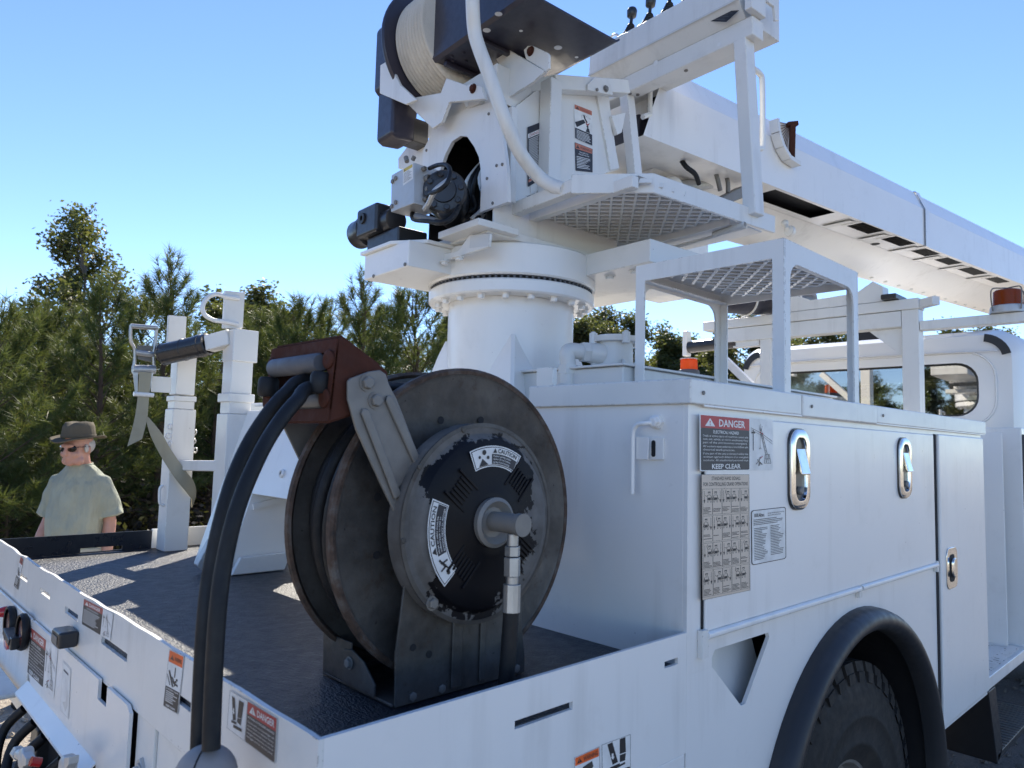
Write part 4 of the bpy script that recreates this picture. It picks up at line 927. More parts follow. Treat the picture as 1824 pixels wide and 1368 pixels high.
# dark guard pan: rear face, underside, rounded front end
w_g = 3.07
g = lambda px, py: CRANE.inverted() @ on(px, py, 'w', w_g)
a_, e_ = g(770,110), g(1094,85)
u0, v1 = a_.x, a_.y; u1 = e_.x; v0 = -.52
b = MB()
pr = [(u0, w_g+.5), (u0, w_g+.012), (u0+.012, w_g)]+[(u1-.03+.03*math.sin(math.pi/2*i/6), w_g+.03-.03*math.cos(math.pi/2*i/6)) for i in range(5)]
for (ua, wa), (ub, wb) in zip(pr, pr[1:]):
    d_ = Vector((ub-ua, 0, wb-wa)).normalized(); n_ = Vector((-d_.z, 0, d_.x))*.006
    q = [Vector((ua, v0, wa)), Vector((ub, v0, wb)), Vector((ub, v1, wb)), Vector((ua, v1, wa))]
    b.add([F @ p for p in q]+[F @ (p+n_) for p in q], [(0,1,2,3),(7,6,5,4),(0,4,5,1),(1,5,6,2),(2,6,7,3),(3,7,4,0)], NAVY)
b.build('winch_guard', der, smooth=40)
b = MB(); b.box((u0+.01,v1-.006,w_g+.007), (u1-.07,v1,w_g+.10), NAVY, F); b.build('guard_flange', der)
b = MB(); b.box((u0+.03,v1-.05,w_g-.02), (u1-.1,v1-.03,w_g-.001), NAVY, F); b.build('guard_stiffener', der, bevel=.004)
b = MB(); b.box((u0+.03,-.22,w_g-.018), (u1-.1,-.20,w_g-.001), NAVY, F); b.build('guard_stiffener', der, bevel=.004)
for px, py, r in ((867,54,.014),(888,25,.013),(928,55,.007),(994,85,.015),(1027,102,.007)):
    p = on(px, py, 'w', w_g-.0006); bb = MB(); bb.lathe([(0,0),(r,0)], p, (0,0,-1), DWHITE, 14); bb.build('guard_hole_light', der)  # white disc paints the daylight showing through a hole in the guard
for px, py in ((805,100),(826,94),(830,108),(834,128),(827,125),(806,108)):
    bolt(on(px, py, 'w', w_g-.0005), (0,0,-1), .006, der, NAVY, washer=True)
# hand rail
pth = smooth_path([on(p[0], p[1], 'u', u_) for p, u_ in zip(((1006,337),(985,331),(958,313),(925,270),(900,215),(870,130),(853,85),(845,55),(842,10),(841,-60)), (-.20,-.21,-.24,-.32,-.38,-.43,-.455,-.47,-.49,-.50))], 6)
b = MB(); b.tube(pth, .0235, WHITE2, 16); b.build('hand_rail', der, smooth=60)
# operator platform
wb_, wt_ = 2.45, 2.515
A_, B_, R_, L_, I_ = on(1165,308,'w',wt_), on(1381,385,'w',wt_), on(1018,310,'w',wt_), on(820,400,'w',wt_-.02), on(1095,465,'w',wb_)
plat_c = [crane(*(CRANE.inverted() @ p).xy, 0) for p in (A_, B_, R_, L_, I_)]
def rim(p, q, h0, h1, th, name, mat=WHITE2):
    p, q = Vector((p.x, p.y, 0)), Vector((q.x, q.y, 0)); n_ = (q-p).cross(ZC).normalized()*th
    bb = MB(); bb.prism([p+ZC*h0, q+ZC*h0, q+ZC*h1, p+ZC*h1], -n_, mat); return bb.build(name, der, bevel=.003)
rim(A_, B_, wb_, wt_, .012, 'platform_edge'); rim(R_, A_, wb_, wt_, .012, 'platform_edge')
rim(L_, R_, wb_+.005, wt_-.015, .04, 'platform_beam')
inn = on(920,415,'w',wb_); A2 = A_+(B_-A_).normalized()*.05; ci = (CRANE.inverted() @ inn)
u_in0 = (CRANE.inverted() @ on(1120,340,'w',wb_)).x; u_fr = (CRANE.inverted() @ on(1325,395,'w',wb_)).x
v_out = (CRANE.inverted() @ A_).y+.012; v_in = (CRANE.inverted() @ I_).y
cbox((u_in0-.02,v_out+.002,wb_+.001), (u_in0+.012,v_in+.05,wb_+.04), WHITE2, 'platform_beam')
cbox((u_fr-.004,v_out+.01,wb_+.001), (u_fr+.035,v_in+.02,wb_+.042), WHITE2, 'platform_beam')
cbox((u_in0+.013,v_in-.01,wb_-.002), (u_fr-.005,v_in+.03,wb_+.04), WHITE2, 'platform_beam')
cbox((u_fr+.036,v_out+.004,wb_+.012), (u_fr+.2,v_in+.15,wb_+.02), WHITE2, 'platform_front_plate')
cbox((-.40,-.30,2.36), (-.22,-.06,2.385), WHITE2, 'platform_foot')
b = MB(); q = ons([(778,455),(816,447),(836,418),(873,416),(870,440),(800,462),(778,470)], 'u', -.36); b.prism(q, UC*.012, WHITE2); b.build('platform_bracket', der, bevel=.003)
b = MB(); q = ons([(838,420),(872,417),(869,438),(836,442)], 'u', -.3605); b.prism(q, UC*-.0005, GREYW); b.build('bracket_mouth', der)
for p in ((792,466),(818,458)): bolt(on(*p,'u',-.37), (0,0,-1), .014, der, WHITE2)
expanded_metal(crane(u_in0+.020, v_out+.008, wb_+.030), VC, UC, v_in-v_out-.012, u_fr-u_in0-.02, (.056,.029), 'expanded_metal', der, WHITE2)
cbox((u_in0+.014,v_out+.004,wb_+.046), (u_fr-.006,v_in-.012,wb_+.049), WHITE2, 'tread_sheet', 0)
for p in ((1196,332),(1204,339),(1236,347),(1304,372),(1332,386),(1338,385)): bolt(on(p[0],p[1],'v',v_out-.012), -VC, .0055, der, STEELD, washer=False)
# beam across the turntable with bolt heads beneath it
cbox((.10,-.62,2.27), (.42,.12,2.352), WHITE2, 'outrigger_beam', .004)
for v in (-.5,-.38): bolt(crane(.16,v,2.27), (0,0,-1), .016, der, WHITE2)
cbox((.43,-.60,2.29), (.66,.30,2.33), WHITE2, 'hose_tray', .003)
b = MB(); b.tube(smooth_path([on(1062,505,'w',2.33), on(1075,492,'w',2.36), on(1110,480,'w',2.40), on(1150,457,'w',2.43), on(1240,430,'w',2.44), on(1330,405,'w',2.445)], 6), .006, WHITE2, 6)
b.tube(smooth_path([on(1135,468,'w',2.42), on(1150,462,'w',2.40), on(1158,452,'w',2.43), on(1230,432,'w',2.44)], 6), .005, WHITE2, 6); b.build('wiring', der, smooth=60)
b = MB()
for i in range(22): b.lathe([(.009,0),(.012,.003),(.009,.006)], on(1270+i*2.6, 419-i*.9, 'w', 2.44), VC*-1, GREYW, 8)
b.build('corrugated_conduit', der)
# console posts and the control console
uq = .47
ob, ot = CRANE.inverted() @ on(1340,372,'u',uq+.02), CRANE.inverted() @ on(1322,62,'u',uq+.02)
b = MB(); b.bar(F @ Vector((uq+.03, ob.y, wt_-.03)), F @ Vector((uq+.03, ot.y, 3.17)), .052, .062, WHITE2, UC); b.build('console_post', der, bevel=.005)
ib, it = CRANE.inverted() @ on(1131,302,'u',uq), CRANE.inverted() @ on(1108,175,'u',uq)
b = MB(); b.bar(F @ Vector((uq+.01, ib.y-.03, 2.5)), F @ Vector((uq+.03, it.y, 3.17)), .045, .05, WHITE2, UC); b.build('console_post', der, bevel=.004)
vE = -.785
b = MB(); b.box((uq,vE,3.162), (uq+.075,.06,3.238), WHITE2, F); b.build('console_beam', der, bevel=.006)
b = MB(); pr = [(uq+.005,3.239),(uq-.045,3.288),(uq-.05,3.292),(uq-.045,3.405),(uq+.02,3.435),(uq+.24,3.45),(uq+.24,3.239)]
b.prism([F @ Vector((u, vE+.03, w_)) for u, w_ in pr], VC*.76, WHITE2); b.build('console_box', der, bevel=.003)
b = MB(); b.prism([F @ Vector((u, vE+.028, w_)) for u, w_ in ((uq-.052,3.289),(uq-.052,3.296),(uq-.049,3.298),(uq-.049,3.287))], VC*.764, GREYW); b.build('console_seam', der)
for px, py, r in ((1168,112,.012),(1281,79,.008)):
    p = CRANE.inverted() @ on(px, py, 'u', uq-.0008); b = MB(); b.lathe([(0,0),(r,0)], F @ p, -UC, DWHITE, 16); b.build('beam_hole_light', der)  # white disc paints the light seen through the beam
for px, py in ((1122,166),(1136,168),(1222,125)): bolt(on(px, py, 'w', 3.1615), (0,0,-1), .008, der, STEELD, washer=False)
q = ons([(1252,38),(1270,22),(1318,19),(1295,40)], 'u', uq-.025)
d = Decal([q[0]+UC*-.004, q[3]+UC*-.004, q[2]+UC*-.004, q[1]+UC*-.004], 1, .5, INK, radius=.02)
for i in range(5): d.rect(.06,.08+.075*i,.8-.1*(i % 2),.02,ROLLERGREY)
d.done(der, 'console_decal')
cbox((uq-.04,vE-.02,3.24), (uq+.06,vE+.01,3.33), WHITE2, 'console_end_plate', .004)
b = MB(); b.prism([F @ Vector((u, vE-.015, w_)) for u, w_ in ((uq+.06,3.35),(uq+.14,3.34),(uq+.14,3.26),(uq+.115,3.25),(uq+.105,3.30),(uq+.06,3.30))], VC*-.012, WHITE2); b.build('end_hook', der, bevel=.003)
b = MB(); hb = CRANE.inverted() @ on(1343,150,'v',vE+.05)
b.tube(smooth_path([crane(uq+.055,vE+.03,3.06), crane(uq+.10,vE+.03,3.055), crane(uq+.115,vE+.03,3.02), crane(uq+.115,vE+.03,2.80), crane(uq+.10,vE+.03,2.765), crane(uq+.055,vE+.03,2.76)], 4), .011, WHITE2, 8); b.build('grab_bar', der, smooth=60)
for i in range(6):
    v = -.165-.105*i; bs = crane(uq+.03, v, 3.438); b = MB()
    b.lathe([(.034,0),(.034,.004),(.030,.012),(.024,.016),(.026,.022),(.019,.028),(.021,.034),(.015,.040),(.017,.046),(.011,.054),(.0075,.06)], bs, UC*.1+ZC, RUBBER, 14)
    b.lathe([(.0075,.058),(.0075,.083),(.013,.086),(.021,.092),(.023,.118),(.019,.128),(.008,.132),(0,.132)], bs, UC*.1+ZC, BLACK, 14); b.build('control_lever', der, smooth=50)
b = MB(); b.tube(arc(crane(uq+.02,-.075,3.44), .035, 0, math.pi, 8, VC, ZC), .006, GREYW, 6); b.build('console_loop', der)
# ---------------------------------------------------------------- boom
PB = 0.0395; bu0 = .60
vb0, vb1 = -.205, .36
def bw(u): return 2.992+PB*(u-.67)
def BP(u, v, h): return crane(u, v, bw(u)+h)
HB, HS = .40, .265
louv = [(2.66,2.98,-.195,-.090),(3.165,3.50,-.187,-.085),(3.685,3.97,-.178,-.075),(4.12,4.44,-.172,-.073),(4.635,5.04,-.165,-.060),(5.25,5.61,-.166,-.070)]
big = (1.665,2.33,-.183,-.03)
def section(u0, u1, gr, holes, name, mat, butt=False):
    bb = MB(); sec = [(vb0-gr,0),(vb0-gr,HS),(vb0+.06-gr*.5,HB+gr),(vb1-.06+gr*.5,HB+gr),(vb1+gr,HS),(vb1+gr,0)]
    for (va, ha), (vb_, hb_) in zip(sec, sec[1:]):
        ua0 = u0+(.06*(1-ha/HB) if not butt else -.17*(1-ha/HB)+.0) if butt else u0
        ub0 = u0+(-.17*(1-hb_/HB)) if butt else u0
        q = [BP(ua0, va, ha), BP(u1, va, ha), BP(u1, vb_, hb_), BP(ub0, vb_, hb_)]
        q2 = [BP(ua0, va*.97+.08*.03, ha*.99+.002), BP(u1, va*.97+.08*.03, ha*.99+.002), BP(u1, vb_*.97+.08*.03, hb_*.99-.006), BP(ub0, vb_*.97+.08*.03, hb_*.99-.006)]
        bb.add(q, [(0,1,2,3)], mat)
    us = sorted({u0-(.17 if butt else 0), u1, *[h[0] for h in holes], *[h[1] for h in holes]})
    for a, c in zip(us, us[1:]):
        vs = sorted({vb0-gr, vb1+gr, *[v for h in holes if h[0] <= a and h[1] >= c for v in h[2:4]]})
        for lo, hi in zip(vs, vs[1:]):
            if any(h[0] <= a and h[1] >= c and h[2] <= lo and h[3] >= hi for h in holes): continue
            bb.add([BP(a,lo,0), BP(c,lo,0), BP(c,hi,0), BP(a,hi,0)], [(0,1,2,3)], mat)
    return bb.build(name, der, smooth=20)
uc = (CRANE.inverted() @ on(1646,400,'v',vb0)).x
section(.72, uc, 0, [big]+[h for h in louv if h[1] < uc], 'boom', WHITE, True)
section(uc+.012, 11.5, -.006, [h for h in louv if h[0] > uc], 'boom_extension', WHITE)
b = MB(); sec = [(vb0-.007,-.004),(vb0-.007,HS),(vb0+.056,HB+.008),(vb1-.056,HB+.008),(vb1+.007,HS),(vb1+.007,-.004)]
for (va, ha), (vb_, hb_) in zip(sec, sec[1:]+sec[:1]):
    b.add([BP(uc-.003,va,ha), BP(uc+.010,va,ha), BP(uc+.010,vb_,hb_), BP(uc-.003,vb_,hb_)], [(0,1,2,3)], STEELD)
    b.add([BP(uc+.012,va,ha), BP(uc+.075,va,ha), BP(uc+.075,vb_,hb_), BP(uc+.012,vb_,hb_)], [(0,1,2,3)], WHITE)
b.build('boom_collar', der)
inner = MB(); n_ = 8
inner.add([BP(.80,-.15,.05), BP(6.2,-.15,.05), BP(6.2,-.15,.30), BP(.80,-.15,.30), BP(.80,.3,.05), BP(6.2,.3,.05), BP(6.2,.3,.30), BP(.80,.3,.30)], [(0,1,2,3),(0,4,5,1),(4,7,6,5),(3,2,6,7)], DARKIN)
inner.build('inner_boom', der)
b = MB(); b.box((.62,-.12,3.02), (.80,.30,3.14), NAVY, F); b.build('extension_cylinder', der, bevel=.01)
b = MB(); b.box((.70,-.10,3.14), (.72,.28,3.33), WHITE2, F); b.build('butt_plate', der, bevel=.003)
b = MB(); b.tube([crane(.60,-.20,3.10), crane(.60,-.20,3.24), crane(.60,-.14,3.25)], .012, WHITE2, 6); b.tube([crane(.60,-.20,3.10), crane(.55,-.20,3.07)], .012, WHITE2, 6); b.build('hose_guide', der)
for (a, c, lo, hi) in louv:
    k = int((c-a)/.036)
    fr = MB(); fr.box((a-.03,lo-.006,0), (a,hi+.012,.004), WHITE2); fr.v = [BP(v.x, v.y, v.z-.004) for v in fr.v]
    fr.add([BP(a-.13,lo+.02,-.010), BP(a-.03,lo+.02,-.001), BP(a-.03,hi+.1,-.001), BP(a-.13,hi+.1,-.010)], [(0,1,2,3)], WHITE2); fr.build('louvre_frame', der)
    for i in range(k):
        u = a+(i+.5)*(c-a)/k
        sl = MB(); sl.add([BP(u-.010,lo+.004,.002), BP(u+.006,lo+.004,.020), BP(u+.006,hi-.004,.020), BP(u-.010,hi-.004,.002), BP(u-.007,lo+.004,.0), BP(u+.009,lo+.004,.018), BP(u+.009,hi-.004,.018), BP(u-.007,hi-.004,.0)], [(0,1,2,3),(7,6,5,4),(0,4,5,1),(1,5,6,2),(2,6,7,3),(3,7,4,0)], BLACK); sl.build('louvre_slat', der)
# lower keel along the far edge and its bolts
b = MB(); sec = [(.02,-.001),(.20,-.115),(.33,-.125),(.34,-.001)]
pts = [BP(.9,v,h) for v, h in sec]; pts2 = [BP(7.5,v,h) for v, h in sec]
b.add(pts+pts2, [(3,2,1,0),(4,5,6,7),(0,1,5,4),(1,2,6,5),(2,3,7,6)], WHITE); b.build('boom_keel', der, bevel=.004)
for i in range(14): bolt(BP(3.6+i*.25,.27,-.1205), (0,0,-1), .014, der, GREYW, washer=False)
kp = CRANE.inverted() @ onp(1526,441,crane(.67,0,2.990),ZC-UC*PB); b = MB(); b.lathe([(0,0),(.034,0)], crane(kp.x,min(kp.y,.0),bw(kp.x)-.002), (0,0,-1), DARKIN, 18); b.build('keel_hole_shade', der)  # flat dark disc on the underside paints the shade of a hole
# lift cylinder and hoses under the butt
b = MB(); b.cyl(crane(.30,.02,2.60), crane(1.05,.02,2.93), .065, WHITE2, 20); b.build('lift_cylinder', der, smooth=40)
b = MB(); b.cyl(crane(1.05,.02,2.93), crane(1.5,.02,3.1), .035, STEEL, 16); b.build('cylinder_rod', der)
b = MB(); q = ons([(1275,357),(1327,330),(1325,352),(1300,362)], 'v', -.16); b.prism(q, VC*.06, STEELD); b.build('cylinder_clevis', der, bevel=.004)
cbox((.42,-.02,2.42), (1.30,.30,2.86), WHITE2, 'elbow_housing', .01)
b = MB()
b.tube(smooth_path([on(1212,282,'v',-.1), on(1222,297,'v',-.15), on(1238,310,'v',-.17), on(1245,328,'v',-.16)], 5), .012, RUBBER, 8)
b.tube(smooth_path([on(1272,300,'v',-.1), on(1278,318,'v',-.12), on(1283,340,'v',-.12)], 5), .012, STEELD, 8); b.build('boom_hose', der, smooth=60)
b = MB(); b.tube(smooth_path([on(1290,305,'v',-.1), on(1296,322,'v',-.12), on(1297,343,'v',-.12)], 5), .012, STEELD, 8)
b.build('boom_hose', der, smooth=60)
b = MB(); pf = on(1398,398,'v',-.06); b.ball(pf, .022, WHITE2); b.cyl(pf, on(1402,408,'v',-.08), .013, WHITE2, 10); b.lathe([(.03,-.015),(.034,0),(.03,.015),(0,.02)], on(1407,412,'v',-.08), -UC, WHITE2, 14); b.build('boom_fitting', der, smooth=50)
# angle indicator on the boom's side
ic = on(1420,252,'v',vb0-.001)
ci = CRANE.inverted() @ ic
b = MB(); pa = [F @ (ci+Vector((x, 0, z))) for x, z in [(0.06,.10)]+[(.06-.16*math.sin(math.radians(a)), .10-.19*(1-math.cos(math.radians(a)))*1.05) for a in range(70, -1, -10)][::-1]]
zq = zm(1000, 0, 2.2136)
face = ons([zq(840,475), zq(905,490), zq(905,640), zq(880,610), zq(855,550)], 'v', vb0-.012)
b.prism(face, VC*.01, TAN); b.build('angle_scale', der, bevel=.001)
b = MB(); rimp = [zq(822,478), zq(828,530), zq(845,585), zq(872,630), zq(912,655)]
for p, q in zip(rimp, rimp[1:]):
    P0, P1 = on(*p,'v',vb0-.004), on(*q,'v',vb0-.004)
    dd = (P1-P0).normalized(); nn = dd.cross(VC).normalized()*.012
    b.add([P0-nn, P1-nn, P1+nn, P0+nn, P0-nn-VC*.05, P1-nn-VC*.05, P1+nn-VC*.05, P0+nn-VC*.05], [(0,1,2,3),(7,6,5,4),(0,4,5,1),(1,5,6,2),(2,6,7,3),(3,7,4,0)], WHITE2)
b.build('scale_rim', der, bevel=.002)
b = MB(); b.bar(on(*zq(912,490),'v',vb0-.055), on(*zq(908,640),'v',vb0-.03), .03, .03, RUST); b.bar(on(*zq(890,492),'v',vb0-.03), on(*zq(930,488),'v',vb0-.06), .03, .025, RUST); b.build('scale_pointer', der, bevel=.004)
for i in range(9):
    t = i/8; b = MB(); p0 = on(*zq(905,490),'v',vb0-.0125); p1 = on(*zq(842+25*t*t+10*t, 480+150*t), 'v', vb0-.0125); b.bar(p0*.85+p1*.15, p1*.92+p0*.08, .003, .001, RUST, VC); b.build('scale_mark', der)
# auger stowed along the far side of the boom
b = MB(); a0_, a1_ = crane(2.2,.56,2.66), crane(3.35,.56,2.78)
b.tube([a0_, a0_*.9+a1_*.1, a1_*.9+a0_*.1, a1_], [.08,.13,.13,.11], NAVY, 24); b.build('auger_barrel', der, smooth=50)
b = MB(); hx = (a1_-a0_).normalized(); hx_, hy_ = perp(hx); L_a = (a1_-a0_).length
b.tube([a0_+hx*(L_a*i/120)+(hx_*math.cos(i*.21)+hy_*math.sin(i*.21))*.136 for i in range(12, 109)], .008, WHITE2, 6); b.build('auger_flighting', der, smooth=60)
b = MB(); b.lathe([(0,0),(.10,0),(.115,.02),(.115,.16),(0,.17)], crane(4.55,.62,2.66), UC, DARKIN, 24); b.lathe([(.09,.165),(.125,.165),(.13,.2),(.13,.28),(.11,.30),(.10,.9),(0,.9)], crane(4.55,.62,2.66), UC, WHITE2, 28); b.build('auger_motor', der, smooth=40)
# ================================================================== hose reel
reel = thing('hose_reel', 'large weathered grey spring hose reel with flaked black hub on the deck corner', 'hose reel', (.45, .33, ZD))
RC = Vector((.452, .25, 1.477)); RR = .309
Yh = Vector((0,-1,0)); YF = .405
def flange(y, s, name):
    b = MB()   # dished disc with a rolled rim; s: side the face looks to
    o = Vector((RC.x, y, RC.z)); ax = Vector((0, s, 0))
    b.lathe([(.05,.0),(.20,.0),(.215,.004),(RR-.018,.004),(RR-.012,.007),(RR-.012,-.003),(.05,-.003)], o, ax, REEL, 96)
    f = b.build(name, reel, smooth=35)
    b = MB(); b.lathe([(RR-.0125,-.004),(RR-.012,.008),(RR-.005,.010),(RR,.006),(RR,-.006),(RR-.006,-.010),(RR-.0125,-.004)], o, ax, RIM, 96); b.build('rolled_rim', f, smooth=50); return f
f1 = flange(.25, -1, 'reel_flange'); f2 = flange(YF, 1, 'reel_flange')
b = MB()
z48 = zm(480, 580, 3.04); z89 = zm(480, 918, 3.04)
for p, y in ((z48(928,512),.2455),(z48(1145,512),.2455),(z48(585,928),.2455),(z48(580,1243),.2455)):
    q = on(p[0], p[1], 'y', y); bb = MB(); bb.lathe([(0,0),(.0078,0),(.0078,.0004),(0,.0004)], q, (0,-1,0), DARKIN, 16); bb.build('flange_hole', f1)
# hose wound on the drum between the flanges
b = MB(); hose_pts = []
for i in range(420):
    a = i/420*2*math.pi*7; lay = i/420
    r = .155+.095*lay; y = .328+.052*math.sin(a*.31+.4)
    hose_pts.append(RC*1+Vector((r*math.cos(a), y-RC.y, r*math.sin(a))))
b.tube(hose_pts, .0135, RUBBER, 8)
for k, (r, y) in enumerate(((.262,.275),(.268,.312),(.264,.365),(.256,.395),(.24,.34))):
    b.tube([Vector((RC.x+r*math.cos(2*math.pi*i/60), y*.86+.042+.006*math.sin(i*.4+k), RC.z+r*math.sin(2*math.pi*i/60))) for i in range(60)], .0145, RUBBER, 10, closed=True)
b.lathe([(.15,0),(.15,.148)], (RC.x,.254,RC.z), (0,1,0), BLACK, 40)
b.build('wound_hose', reel, smooth=60)
# frame: folded base and support plate with pressed ribs, guide arm
def support(y, th, nm):
    b = MB(); x0, x1 = .262, .585
    poly = [(x0,ZD+.002),(x0-.004,1.26),(x0+.012,1.40),(.36,1.53),(.50,1.53),(.565,1.40),(x1-.01,1.25),(x1,ZD+.03),(x1,ZD+.002)]
    b.prism([Vector((x, y, z)) for x, z in poly], (0,th,0), REEL); return b.build(nm, reel, bevel=.002)
sp_ = support(.196, .005, 'support_plate'); support(.445, .005, 'support_plate')
b = MB(); b.box((.258,.2015,ZD+.002), (.585,.4445,ZD+.008), REEL); b.box((.258,.34,ZD+.0085), (.262,.4445,ZD+.085), REEL); b.build('base_plate', reel, bevel=.002)
b = MB(); b.prism([Vector((.2575,y,z)) for y, z in ((.25,ZD+.0085),(.25,ZD+.03),(.29,ZD+.062),(.33,ZD+.075),(.36,ZD+.070),(.36,ZD+.0085))], (-.005,0,0), REEL); b.build('base_lug', reel, bevel=.002)
bolt((.252,.335,ZD+.05), (-1,0,0), .009, reel, STEELD)
for (x0, x1) in ((.385,.41),(.455,.47)):
    b = MB(); b.prism([Vector((x0,.1955,ZD+.01)), Vector((x1,.1955,ZD+.01)), Vector((x1,.1955,1.31)), Vector(((x0+x1)/2,.1955,1.325)), Vector((x0,.1955,1.31))], (0,-.005,0), REEL); b.build('pressed_rib', sp_, bevel=.003)
z60 = zm(600, 1000, 4.56)
for p in ((615,1097),(852,1033),(1460,868)):
    q = on(*z60(*p),'y',.1955); bolt(q, (0,-1,0), .0085, sp_, STEELD, washer=False, h=.3)
for p, r in (((620,700),.0065),((750,755),.0068),((1357,610),.006),((1462,510),.005)):
    q = on(*z60(*p),'y',.1953); bb = MB(); bb.lathe([(0,0),(r,0),(r,.0004),(0,.0004)], q, (0,-1,0), DARKIN, 14); bb.build('plate_hole', sp_)
# spring housing
hr = .190; HY = .167
ho = Vector((.428, HY, 1.482)); 
b = MB(); b.lathe([(hr-.004,-.045),(hr,-.040),(hr,-.004),(hr-.003,.0),(hr-.019,.0005),(hr-.022,.003),(hr-.030,.016),(hr-.040,.021),(.12,.026),(.075,.028),(.062,.034),(.05,.036),(.0,.036)], ho, (0,-1,0), HUB, 96); sh = b.build('spring_housing', reel, smooth=30)
b = MB(); b.lathe([(hr+.0005,-.004),(hr+.001,.001),(hr-.007,.0015)], ho, (0,-1,0), REEL, 96); b.build('housing_band', sh, smooth=30)
for p in ((1050,565),(812,765),(723,1165)): bolt(on(*z48(*p),'y',HY-.0005), (0,-1,0), .0055, sh, REEL, washer=False, h=.4)
bolt(on(*z89(880,475),'y',HY-.001), (0,-1,0), .010, sh, STEELD)
for k, (ang, rr_) in enumerate(((48,.105),(140,.10),(-38,.105),(228,.10))):
    a = math.radians(ang); c = ho+Vector((rr_*math.cos(a), -.0265, rr_*math.sin(a)))
    t1, t2 = Vector((-math.sin(a),0,math.cos(a))), Vector((math.cos(a),0,math.sin(a)))
    for j in range(-3, 4):
        L = .030 if abs(j) == 3 else .019
        b = MB(); b.bar(c+t1*j*.0085-t2*L, c+t1*j*.0085+t2*L, .0050, .006, HUB, (0,-1,0)); b.build('cooling_rib', sh, bevel=.0012)
b = MB(); b.lathe([(.046,0),(.047,.012),(.040,.016),(.030,.006),(.028,.004),(.0,.004)], ho+Vector((-.006,-.034,0.004)), (0,-1,0), STEELD, 40); b.build('bearing_ring', reel, smooth=40)
sw = ho+Vector((-.005,-.036,.006))
b = MB(); b.cyl(sw, sw+Vector((.0,-.066,.0)), .0185, STEELD, 24); b.lathe([(.0187,0),(.0205,.002),(.0205,.012),(.021,.016),(0,.0165)], sw+Vector((0,-.066,0)), (0,-1,0), STEELD, 24); swv = b.build('swivel', reel, smooth=35)
dn = sw+Vector((.0,-.055,-.018))
b = MB(); b.cyl(dn, dn+Vector((0,0,-.022)), .0105, STEEL, 14); b.cyl(dn+Vector((0,0,-.022)), dn+Vector((0,0,-.040)), .0145, STEEL, 6); b.cyl(dn+Vector((0,0,-.042)), dn+Vector((0,-.001,-.076)), .0155, STEEL, 6); b.cyl(dn+Vector((0,-.001,-.076)), dn+Vector((0,-.001,-.09)), .0115, STEEL, 14); b.cyl(dn+Vector((0,-.001,-.09)), dn+Vector((-.001,-.002,-.14)), .0165, STEEL, 10); b.build('hose_fitting', reel, bevel=.001)
b = MB(); b.tube(smooth_path([dn+Vector((-.001,-.002,-.138)), dn+Vector((-.001,.003,-.22)), dn+Vector((.0,.010,-.30)), dn+Vector((.002,.012,-.40))], 5), .0145, RUBBER, 16); b.build('supply_hose', reel, smooth=60)
# guide arm
ya = .196
armp = [z48(425,300),z48(440,285),z48(540,248),z48(600,240),z48(632,262),z48(650,320),z48(690,395),z48(805,690),z48(760,800),z48(700,880),z48(690,1035),z48(600,850),z48(470,560),z48(425,400)]
b = MB(); b.prism([on(p[0],p[1],'y',ya-.004) for p in armp], (0,.006,0), STEELD); arm = b.build('guide_arm', reel, bevel=.002)
for p0, p1 in (((510,465),(690,930)),((640,395),(795,735))):
    A0, A1 = on(*z48(*p0),'y',ya-.0045), on(*z48(*p1),'y',ya-.0045)
    b = MB(); d_ = (A1-A0).normalized(); n_ = Vector((-d_.z,0,d_.x))*.0085
    b.prism([A0-n_, A0-d_*.007, A0+n_, A1+n_, A1-n_], (0,-.006,0), STEELD); b.build('pressed_rib', arm, bevel=.003)
for p in ((527,310),(573,405)): bolt(on(*z48(*p),'y',ya-.004), (0,-1,0), .0115, arm, STEELD, spin=.3)
b = MB(); b.prism([Vector((p.x, .455, p.z)) for p in [on(q[0],q[1],'y',ya-.004) for q in armp]], (0,.006,0), STEELD); b.build('guide_arm', reel, bevel=.002)
# rusty roller box at the end of the arm
yb0, yb1 = .205, .452
sidep_ = [z48(375,68),z48(395,60),z48(600,215),z48(640,250),z48(640,320),z48(560,420),z48(445,480),z48(325,520)]
sq = ons(sidep_, 'y', yb0)
for dy in (0, yb1-yb0-.005):
    b = MB(); b.prism([p+Vector((0,dy,0)) for p in sq], (0,.005,0), RUST); b.build('box_side', reel, bevel=.0015)
xf = sq[0].x; zt, zb_ = sq[0].z, sq[-1].z
x_t, x_b = sq[0].x, sq[-1].x
xfz = lambda z: x_b+(x_t-x_b)*(z-zb_)/(zt-zb_)
b = MB()
fr_ = .022
def fq(y, z): return Vector((xfz(z)-.003, y, z))
for (ya0, ya1, za, zc) in ((yb0,yb1,zt-fr_,zt),(yb0,yb1,zb_,zb_+fr_),(yb0,yb0+fr_,zb_+fr_,zt-fr_),(yb1-fr_,yb1,zb_+fr_,zt-fr_)):
    b.prism([fq(ya0,za), fq(ya1,za), fq(ya1,zc), fq(ya0,zc)], (.004,0,0), RUST)
for y in (yb0+.002, yb1-.03):
    for z in (zt-.052, zb_+.024): b.lathe([(0,0),(.017,0),(.017,.004),(.012,.006),(.007,.006),(0,.003)], fq(y+.016,z+.016), (-1,0,0), RUST, 14)
b.build('roller_frame', reel, bevel=.001)
b = MB(); b.prism([sq[1]+Vector((0,.004,0)), sq[2]+Vector((0,.004,0)), sq[2]+Vector((0,yb1-yb0-.004,0)), sq[1]+Vector((0,yb1-yb0-.004,0))], (0,0,.003), RUST); b.prism([sq[-1]+Vector((0,.004,0)), sq[-2]+Vector((0,.004,0)), sq[-2]+Vector((0,yb1-yb0-.004,0)), sq[-1]+Vector((0,yb1-yb0-.004,0))], (0,0,-.003), RUST); b.build('box_cover', reel)
